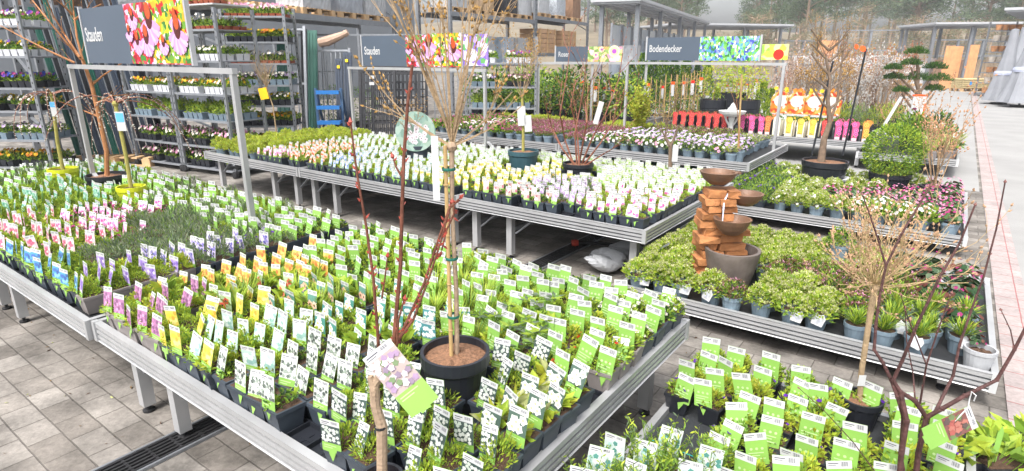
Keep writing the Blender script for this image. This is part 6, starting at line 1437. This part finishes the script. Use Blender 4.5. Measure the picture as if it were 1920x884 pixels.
# mass of bare and blossoming shrubs in rows behind the roses
protoB = []
for k, (bk, bu, n) in enumerate(((BARKD, BUD, 7), (MATS['rust_bark'], MATS['rust_bud'], 8), (TB, mat('pale_bloom', (.30, .22, .18), .7, 0, .2), 7), (BARKL, mat('white_bloom', (.36, .34, .32), .7, 0, .1), 7))):
    t = thing('bare_rose_bush', 'x', 'potted shrub'); tub(t, .12, .22, POTK, SOIL, .8, n=14); spray(t, n, 1.0, .4, .007, 200 + k, bk, bu, .2, 2, .035 if k < 2 else .042, 3)
    mb = MB(); mb.box((.06, -.08, .62), (.07, .004, .24), 0); mb.build('paper_tag', WHITE, t); protoB.append(proto(t))
BN = ('grey-brown bare shrub with a white tag in the rows behind the rose cartons', 'rust-coloured bare shrub with a white tag in the rows behind the rose cartons', 'pale pink blossoming shrub with a white tag in the rows behind the rose cartons', 'whitish blossoming shrub with a white tag in the rows behind the rose cartons')
for i in range(54):
    D = rng.uniform(13.5, 19); x = rng.uniform(1472, 1700) + (D - 13.5) * 2; k = rng.choice((0, 1, 2, 3, 3, 2))
    put(protoB[k], gp(x, D), rng.uniform(0, 6), rng.uniform(.9, 1.35), BN[k], BN[k].split(' with')[0] + 's')
for i in range(7):
    D = 12.8 + rng.uniform(0, .8); x = (1478, 1500, 1525, 1600, 1622, 1590, 1640)[i]; q = gp(x, D); k = i % 2
    t = thing('spreading_conifer', ('blue-green feathery conifer low behind the rose cartons, ', 'yellow-green feathery conifer low behind the rose cartons, ')[k] + ('farthest left', 'second from left', 'third from left', 'left of the espalier pole', 'under the right pole top', 'behind the espalier trunk', 'farthest right')[i], 'potted shrub', q); tub(t, .15, .28, POTK, SOIL, .8, n=14); leafyf(.30, 420, ii('leaf_greygreen', 'leaf_mid', 'leaf_silver') if k == 0 else ii('leaf_golden', 'leaf_light', 'leaf_thuja'), .09, .014, 300 + i)(t, .28)
# things on the paving: pipe, white sacks, dark bucket, green buckets under the rear row
mb = MB(); mb.tube([at(1075, 456, .03), at(1130, 457, .03), at(1190, 464, .03), at(1240, 470, .03)], .016, 8); o = mb.build('drain_pipe', RUBBER); tag(o, 'thin black pipe lying across the paving under the middle bench row', 'pipe')
mb = MB(); mb.lathe([(.03, -.03), (.034, 0), (.03, .03), (.001, .03)], 10, 0); o = mb.build('pipe_cap', mat('cap_red', (.45, .05, .03), .5), None, at(1078, 456, .035)); o.rotation_euler = (0, R(90), 0); tag(o, 'small red cap on the end of the black pipe on the paving', 'pipe cap')
SACK = mat('sack_white', (.36, .37, .39), .45, 0, .15, 6, .8, 12)
for k, (x, y, r) in enumerate(((1135, 512, .13), (1172, 500, .14))):
    q = at(x, y, 0); rg = random.Random(k + 5); m_ = MB(); m_.ball((0, 0, .15), r, 0, 30, .88)
    m_.v = [(a * 1.25 * (1 + .16 * math.sin(c * 61 + a * 70 + k) + rg.uniform(-.02, .02)), b_ * (1 + .14 * math.sin(a * 37 + c * 23)), max(.002, c * .72 * (1.0 + .12 * math.sin(a * 29 + b_ * 31)))) for a, b_, c in m_.v]
    o = m_.build('plastic_sack', SACK, None, q); tag(o, ('crumpled white plastic sack under the corner of the middle bench, left one', 'crumpled white plastic sack under the corner of the middle bench, right one by the leg')[k], 'sack')
for k, (x, D) in enumerate(((622, 13.9), (672, 13.6))):
    q = gp(x, D); t = thing('clipped_shrub', ('rounded green shrub seen through the blue steps', 'rounded green shrub right of the blue steps')[k], 'clipped shrub', q); tub(t, .18, .25, POTK, SOIL, .8, n=16); link('foliage', ballbush(.36, 900, 40 + k, [MID, DK, I['leaf_thuja']], .05, .02, .7, 1.15), t, (0, 0, .62))
q = at(1243, 452, 0); t = thing('black_bucket', 'black round plastic tub on the paving behind the corner leg of the middle bench', 'tub', q); tub(t, .15, .26, POTK, SOIL, .82)
GB = mat('green_bucket', (.05, .14, .10), .5); protoG = None
for x in (1045, 1078, 1112, 1150, 1190, 1225, 1262, 1300, 1335, 1372):
    q = W(upx(x, 7.9), 7.9, 0)
    if protoG is None:
        t = thing('green_bucket', 'dark green bucket standing under the rear bench row', 'bucket'); m_ = MB(); m_.lathe([(.001, 0), (.10, 0), (.13, .2), (.138, .2), (.138, .225), (.125, .225), (.12, .2), (.095, .02), (.001, .02)], 16); m_.build('bucket', GB, t); m_ = MB(); m_.tube([(.13 * math.cos(a_), .02, .21 - .09 * math.sin(a_)) for a_ in [math.pi * j / 8 for j in range(9)]], .004, 4); m_.build('handle', STEEL, t); protoG = proto(t)
    put(protoG, q, rng.uniform(0, 6), 1, 'dark green bucket standing under the rear bench row', 'green buckets under the rear bench row')
# leafy pots at the bottom right
for k, (x, y, r, l) in enumerate(((1775, 915, .10, 'broad-leaved plants in a square black pot beside the dark red shrub, bottom right'), (1850, 925, .105, 'broad-leaved yellow-green plant in a pot at the bottom right'), (1920, 915, .105, 'broad-leaved plant at the bottom right edge of the photo'), (1735, 920, .09, 'low leafy plant directly behind the dark red stems at the bottom'))):
    q = at(x, y, .0); t = thing('leafy_perennial', l, 'potted plant', q); h = .16
    m_ = MB(); m_.box((0, 0, h / 2), (r * 1.5, r * 1.3, h), 0, None, .8); m_.box((0, 0, h - .004), (r * 1.58, r * 1.38, .016), 0); m_.box((0, 0, h + .0045), (r * 1.4, r * 1.2, .004), 1); m_.build('pot', [POTK, SOIL], t)
    rg = random.Random(k + 900); m_ = MB()
    for _ in range(46 if k != 0 else 26):
        a = rg.uniform(0, 6.283); rr = rg.uniform(0, r * .8); p = Vector((math.cos(a) * rr, math.sin(a) * rr, 0)); m_.tube([p, p + Vector((math.cos(a) * .03, math.sin(a) * .03, .06))], .0018, 3, MID)
        m_.leafq(p + Vector((math.cos(a) * .02, math.sin(a) * .02, rg.uniform(.02, .07))), Vector((math.cos(a), math.sin(a), rg.uniform(.1, .9))), rg.uniform(.06, .11), rg.uniform(.04, .06), rg.choice([LT, LM, MID, LT]), rg, .12)
    link('foliage', compact(m_, 'foliage'), t, (0, 0, h))
    if k in (1, 2):
        m_ = MB(); m_.face([(-.012, 0, 0), (.012, 0, 0), (.012, 0, .14), (0, 0, .17), (-.012, 0, .14)], 0); o = m_.build('plant_label', [MATS['label_lime']], t, (-.03, -.02, h))
mb = MB(); mb.tube([at(1868, 834, .06), at(1900, 833, .06), at(1960, 826, .06)], .011, 8); o = mb.build('black_hose', RUBBER); tag(o, 'short piece of black hose at the right edge near the reddish kerb', 'hose')
# ================================================================== shelters, fences and stock far behind
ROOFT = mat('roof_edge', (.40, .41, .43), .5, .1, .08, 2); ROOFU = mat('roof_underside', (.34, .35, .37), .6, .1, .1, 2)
def canopy(label, a, b, depth, z, posts, nb=0, slope=.0, gl=None):
    a, b = Vector(a), Vector(b); d = b - a; L = d.length; t = thing('shelter_roof', label, 'shelter', (a.x, a.y, 0), math.atan2(d.y, d.x))
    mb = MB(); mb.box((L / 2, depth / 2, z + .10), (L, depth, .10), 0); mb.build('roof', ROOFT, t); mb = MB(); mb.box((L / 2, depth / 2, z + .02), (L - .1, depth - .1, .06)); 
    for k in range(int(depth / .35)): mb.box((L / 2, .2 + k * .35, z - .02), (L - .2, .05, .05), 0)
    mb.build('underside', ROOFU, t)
    for f in posts:
        for y in (depth * .12, depth * .85): mb = MB(); mb.box((L * f, y, z / 2 - .005), (.13, .13, z - .03)); mb.build('post', STEEL, t)
    return t, L
_d = (gp(1270, 34) - gp(1104, 20)).normalized(); _r = Vector((_d.y, -_d.x, 0)) * 1.6; SHA, SHB = gp(1104, 20) + _r, gp(1270, 34) + _r
t, L = canopy('long flat-roofed shelter with glass panels receding behind the racks', SHA, SHB, 1.6, 3.22, (.03, .25, .5, .75, .97))
GLS = mat('panel_glass', (.42, .48, .55), .15, .1, .1, 3, spec=.7)
for k in range(9):
    x = .6 + k * 1.3; mb = MB(); mb.box((x, .9, 1.6), (1.0, .04, 2.0)); f = mb.build('glass_panel', GLS, t); mb = MB()
    for s in (-1, 1): mb.box((x + s * .52, .9, 1.6), (.05, .07, 2.1))
    mb.build('panel_frame', STEEL, f)
mb = MB(); mb.box((L / 2, .6, .95), (L - .5, 1.0, .08)); mb.build('platform', STEEL, t); mb = MB()
for k in range(8): mb.box((.8 + k * 1.6, .6, .46), (.08, .9, .91))
mb.build('platform_legs', STEEL, t)
for k in range(8):
    f = .10 + k * .11; d = gp(1270, 34) - gp(1104, 20); q = gp(1104, 20) + d * f + _r * .55; q.z = .992; wrapped(q, math.atan2(d.y, d.x), .9, .7, (1.0, .8, 1.2, .9, 1.1, 1.4, .8, 1.0)[k], ('pale', 'bluish', 'white', 'silver', 'greyish', 'whitish', 'misty', 'light')[k] + ' wrapped stock standing under the glass-panelled shelter', (WRAP, MATS['bluish_wrap'], MATS['white_wrap'])[k % 3], 60 + k)
canopy('low flat white roof across the back, behind the Bodendecker sign', gp(1262, 36), gp(1482, 38), 4.5, 3.30, (.15, .62, .94))
canopy('flat white roof above the timber boards at the right back', gp(1744, 32.5), gp(1905, 32), 4.0, 3.15, (.06, .50, .93))
canopy('grey ribbed roof corner at the top right edge', gp(1864, 24), gp(2060, 22), 6, 3.25, (.9,))
def mesh_fence(label, a, b, h, n):
    a, b = Vector(a), Vector(b); d = b - a; L = d.length; t = thing('mesh_fence', label, 'fence', (a.x, a.y, 0), math.atan2(d.y, d.x))
    for k in range(n + 1): mb = MB(); mb.box((L * k / n, 0, h / 2), (.12, .10, h)); mb.build('post', STEEL, t)
    mb = MB()
    for z in (h - .05, h * .62, .1): mb.box((L / 2, -.06, z), (L, .05, .07))
    mb.build('rail', STEEL, t); mb = MB()
    for k in range(int(h / .14)): mb.box((L / 2, .02, k * .14), (L, .012, .014))
    for k in range(int(L / .5)): mb.box((k * .5, .03, h / 2), (.012, .012, h))
    mb.build('wire_mesh', STEEL, t)
mesh_fence('grey mesh fence across the back behind the blossoming shrubs', gp(1470, 38), gp(1570, 39), 2.55, 3)
mesh_fence('grey framed mesh bay between the orange board and the white roof', gp(1571, 37), gp(1742, 36), 3.1, 3)
mesh_fence('mesh fence behind the timber boards at the far right', gp(1745, 38), gp(1980, 38), 2.6, 5)
def planks(label, x0, x1, y0, D, m, n):
    a, b = gp(x0, D), gp(x1, D); t = thing('timber_boards', label, 'timber', (a.x, a.y, 0)); h = far(x0, y0, D).z; w = (b.x - a.x) / n; mb = MB()
    for k in range(n): mb.box((w * (k + .5), rng.uniform(0, .05), h / 2), (w * .96, .05, h + rng.uniform(-.05, .05) - .03))
    mb.build('boards', m, t); mb = MB(); mb.box((w * n / 2, .1, h * .5), (w * n, .08, .1)); mb.build('batten', m, t)
planks('orange timber screen above the pale sacks at the back', 1531, 1570, 76, 37.5, WOODO, 5)
planks('tall orange timber boards standing under the right white roof, wider set', 1772, 1805, 86, 31.5, WOODO, 6)
planks('tall orange timber boards leaning by the middle post of the right white roof', 1817, 1834, 84, 31, WOODO, 4)
planks('brown slatted timber screen low between the tall orange boards', 1756, 1822, 112, 34, mat('brown_screen', (.36, .22, .15), .7, 0, .2, 6), 12)
planks('brown bamboo-like screen right of the tall orange boards', 1830, 1872, 112, 33.5, mat('reed_screen', (.34, .26, .18), .8, 0, .25, 12), 16)
# pale sacks in a row at the back
for k in range(16):
    x = 1486 + k * 17; q = gp(x, 35 + rng.uniform(-.5, .5)); 
    pallet(q, 0, 'wooden pallet under a pale sack stack at the back, %s in the row' % ('leftmost', 'second', 'third', 'fourth', 'fifth', 'sixth', 'seventh', 'eighth', 'ninth', 'tenth', 'eleventh', 'twelfth', 'thirteenth', 'fourteenth', 'fifteenth', 'last')[k], .6)
    wrapped(q + Vector((0, 0, .146)), 0, .56, .8, rng.uniform(1.1, 1.55), 'pale wrapped sack stack at the back, %s in the row from the left' % ('first', 'second', 'third', 'fourth', 'fifth', 'sixth', 'seventh', 'eighth', 'ninth', 'tenth', 'eleventh', 'twelfth', 'thirteenth', 'fourteenth', 'fifteenth', 'sixteenth')[k], mat('sack_pale', (.60, .60, .62), .6, 0, .35, 8) if k % 3 else mat('sack_pinkish', (.58, .48, .45), .6, 0, .35, 8), 80 + k)
# pallet of firewood, stacked crates, covered parasols
q = gp(1830, 29.5); pallet(q, 0, 'wooden pallet under the bundle of firewood posts', 1.3); t = thing('firewood_stack', 'banded stack of pale round wood on a pallet below the timber boards', 'firewood', q + Vector((0, 0, .146)))
mb = MB()
for k in range(5):
    for j in range(9): mb.tube([(-.62, -.36 + j * .09, .05 + k * .09), (.62, -.36 + j * .09, .05 + k * .09)], .044, 7)
mb.build('logs', mat('round_wood', (.45, .36, .19), .8, 0, .25, 8), t); mb = MB(); mb.box((-.25, -.41, .24), (.10, .01, .16)); mb.build('paper_tag', mat('tag_blue', C('#3f86c8'), .5), t)
t = thing('crate_shelf', 'tall stack of small orange-brown baskets and pots beside the covered parasols', 'basket stack', gp(1876, 26.0))
for k in range(7):
    mb = MB(); mb.box((0, 0, .12 + k * .42), (1.1, .6, .03)); mb.build('shelf', STEEL, t)
    mb = MB()
    for j in range(4): mb.lathe([(.001, .0), (.09, 0), (.13, .22), (.11, .22), (.001, .18)], 9, 0, (-.40 + j * .27, -.1, .14 + k * .42))
    mb.build('baskets', (mat('basket_orange', (.46, .22, .10), .8, 0, .35, 9), mat('basket_pale', (.50, .44, .38), .8, 0, .3, 9))[k % 2], t)
for x in (-.56, .56): mb = MB(); mb.box((x, .2, 1.5), (.05, .05, 3.0)); mb.build('post', STEEL, t)
CL = mat('cover_cloth', (.235, .245, .27), .8, 0, .12, 3, .4, 6)
for k, (x, D, h, r) in enumerate(((1893, 21.6, 2.55, .50), (1934, 20.4, 2.9, .62), (1912, 23.6, 2.7, .55))):
    q = gp(x, D); t = thing('covered_parasol', ('grey cloth-covered folded parasol at the right edge, nearer the timber', 'grey cloth-covered folded parasol cut by the right edge of the photo', 'grey cloth-covered folded parasol behind the other two')[k], 'parasol', q); mb = MB(); n = 30; prof = [(.06, 1.0), (.22, .99), (.26, .90), (.30, .80), (.40, .62), (.55, .46), (.60, .43), (.62, .40), (.80, .20), (1.0, .055)]
    for rr, zz in prof:
        for j in range(n):
            a = 6.283 * j / n; w_ = r * rr * (1 + (.10 * rr) * math.sin(a * 7 + k)); mb.v.append((w_ * math.cos(a), w_ * math.sin(a), h * zz))
    for i in range(len(prof) - 1): mb.idx([(i * n + (j + 1) % n, i * n + j, (i + 1) * n + j, (i + 1) * n + (j + 1) % n) for j in range(n)], 0)
    mb.idx([tuple(range(n))], 0); mb.build('cover', CL, t); mb = MB(); mb.lathe([(.001, 0), (.25, 0), (.25, .06), (.03, .08), (.03, .4), (.001, .4)], 14); mb.build('foot', RUBBER, t)
    mb = MB(); mb.lathe([(r * .615 * 1.05, h * .395), (r * .60 * 1.10, h * .42), (r * .56 * 1.10, h * .45)], 30); mb.build('band', mat('cover_band', (.40, .43, .55), .7), t)
# ================================================================== wooded hill
hm = MB(); nx, ny = 40, 18
def hz(x, y): return max(0.0, (y - 52) * .085) * (1 + .25 * math.sin(x * .05 + 1)) + .4 * math.sin(x * .21) * math.sin(y * .13) * (1 if y > 54 else 0)
for j in range(ny + 1):
    for i in range(nx + 1): x, y = -90 + 260 * i / nx, 50 + 110 * j / ny; hm.v.append((x, y, hz(x, y) - .03 if j else -.05))
for j in range(ny): hm.idx([(j * (nx + 1) + i, j * (nx + 1) + i + 1, (j + 1) * (nx + 1) + i + 1, (j + 1) * (nx + 1) + i) for i in range(nx)], 0)
struct(hm.build('hill', mat('forest_floor', (.16, .13, .085), .95, 0, .35, .3)))
F1, F2, F3 = leaf('needle_dark', (.075, .115, .070), .25), leaf('needle_mid', (.12, .165, .085), .25), leaf('twig_tan', (.24, .19, .115), .2)
def forest_tree(kind, v):
    rg = random.Random(v * 11 + kind); t = thing('pine_tree' if kind == 0 else 'bare_birch', 'x', 'tree'); H = rg.uniform(9.5, 12) if kind == 0 else rg.uniform(6, 8)
    tk = MB(); tk.tube([(0, 0, -.3), (rg.gauss(0, .1), 0, H * .4), (rg.gauss(0, .25), rg.gauss(0, .2), H * .95)], [.22, .16, .05], 8); cr = MB()
    n = 34 if kind == 0 else 26
    for k in range(n):
        z = H * (rg.uniform(.38, 1.0) if kind == 0 else rg.uniform(.25, 1.0)); a = rg.uniform(0, 6.283); rr = H * (.27 * (1 - ((z / H - .55) / .62) ** 2) if kind == 0 else .2) * rg.uniform(.45, 1.05)
        c = Vector((math.cos(a) * rr, math.sin(a) * rr, z)); tk.tube([(0, 0, z - rr * .35), tuple(c * .5 + Vector((0, 0, (z - rr * .2) * .5))), tuple(c)], [.06, .045, .02], 4)
        cr.dome(rg, 54 if kind == 0 else 34, tuple(c), H * .085, H * .045, .42 if kind == 0 else .5, .16 if kind == 0 else .05, [0, 1, 1] if kind == 0 else [0, 0, 1], .4, .25, None, True)
    tk.build('trunk', BARKD if kind == 0 else BARKL, t); cr.build('crown', [F1, F2] if kind == 0 else [F3, F2], t); return proto(t)
TP = [forest_tree(0, v) for v in range(3)]; TBR = [forest_tree(1, v) for v in range(3)]
FL = ('dark spreading pine in the wood beyond the shelters', 'rounded dense pine in the wood beyond the shelters', 'loose-crowned pine in the wood beyond the shelters'); BL = ('tan leafless tree in front of the pines behind the fence', 'slender tan leafless tree in front of the pines behind the fence', 'wide tan leafless tree in front of the pines behind the fence')
rng = random.Random(700)
for i in range(78):
    D = rng.uniform(66, 118); x = rng.uniform(1080, 2080)
    lim = 0 if (1290 < x < 1400 and D < 108) else 1
    if not lim: continue
    q = gp(x, D); k = rng.randrange(3); q.z = hz(q.x, q.y) - .1; put(TP[k], q, rng.uniform(0, 6), rng.uniform(.75, 1.05) * (.8 if x < 1500 else 1.05), FL[k], FL[k].split(' in ')[0] + 's of the wood')
for i in range(34):
    D = rng.uniform(52, 64); x = rng.uniform(1300, 2050); q = gp(x, D); k = rng.randrange(3); q.z = hz(q.x, q.y) - .1; put(TBR[k], q, rng.uniform(0, 6), rng.uniform(.45, .72), BL[k], BL[k].split(' in ')[0] + 's behind the fence')
# litter on the paving
lm = MB(); rg = random.Random(404)
for _ in range(420):
    q = W(rg.uniform(-5.5, .4), rg.choice((rg.uniform(-.3, 1.2), rg.uniform(2.6, 4.2), rg.uniform(2.4, 3.4))), .004); a = rg.uniform(0, 6.283)
    lm.leafq(q, Vector((math.cos(a), math.sin(a), rg.uniform(0, .15))), rg.uniform(.008, .03), rg.uniform(.004, .014), rg.choice((0, 0, 1, 2)), rg, .1)
lo = lm.build('leaf_litter', [MATS['leaf_brown'], SOIL, MATS['leaf_cream']]); lo['kind'] = 'stuff'
# small extras on the benches
q = W(upx(1257, 5.62), 5.62, TRAYB); D = q.y; t = thing('small_bare_tree', 'small crooked bare tree with a white tag at the back of the middle bench row', 'potted tree', q); tub(t, .09, .13, POTK, SOIL, .8, n=16)
br, bd = MB(), MB(); rg = random.Random(12); P = L3D(q, far(1258, 305, D), far(1257, 275, D), far(1247, 258, D)); P[0].z = .1; P[0].x = P[0].y = 0; br.tube(P, [.022, .019, .015], 7)
br.tube(L3D(q, far(1257, 275, D), far(1266, 255, D), far(1272, 235, D)), [.014, .011, .006], 6)
for k in range(9): grow(br, bd, P[2], (rg.gauss(0, .5), rg.gauss(0, .4), 1), rg.uniform(.15, .32), .005, rg, 1, 3, .4, .1, .012)
merged(br, bd, 'branches', BARKD, BUD, t); mb = MB(); mb.box(tuple(far(1266, 288, D - .06) - q), (.055, .003, .16)); mb.build('paper_tag', WHITE, t)
q = W(upx(1384, 7.3), 7.3, TRAYB); D = q.y; t = thing('caned_climber', 'single tall bamboo cane with a bare climber, right end of the rear row', 'climbing plant', q); tub(t, .08, .13, POTB, SOIL, .8, n=16)
mb = MB(); mb.tube([(0, 0, .1), tuple(far(1391, 140, D) - q)], .011, 7); mb.build('stake', STAKE, t); br, bd = MB(), MB(); grow(br, bd, (.01, -.02, .12), (.03, 0, 1), .8, .006, rg, 1, 5, .3, .1, .014); merged(br, bd, 'stems', BARKO, BUD, t)
q = at(1563, 358, z0b); q.z = z0b; t = thing('white_dish', 'shallow white stone dish among the white-flowering shrublets behind the fountain', 'dish', q + Vector((0, 0, .10))); mb = MB(); mb.lathe([(.001, -.095), (.06, -.095), (.05, -.02), (.16, .035), (.17, .06), (.15, .06), (.001, .02)], 24); mb.build('bowl', POTW, t)
# leftover prototypes never placed
for nm in list(FRESH):
    o = bpy.data.objects.get(nm)
    if o:
        for ch in list(o.children_recursive): bpy.data.objects.remove(ch)
        bpy.data.objects.remove(o)
# ================================================================== pale air
hb = MB(); hb.box((20, 88, 22.5), (420, 200, 51)); hz_o = hb.build('haze', (lambda m: m)(bpy.data.materials.new('haze')))
hm_ = MATS_H = bpy.data.materials['haze']; hm_.use_nodes = True; hn = hm_.node_tree.nodes; hn.remove(hn['Principled BSDF'])
pv = hn.new('ShaderNodeVolumePrincipled'); pv.inputs['Color'].default_value = (.92, .95, 1.0, 1); pv.inputs['Density'].default_value = .0013
hm_.node_tree.links.new(pv.outputs[0], hn['Material Output'].inputs['Volume']); hz_o['kind'] = 'stuff'
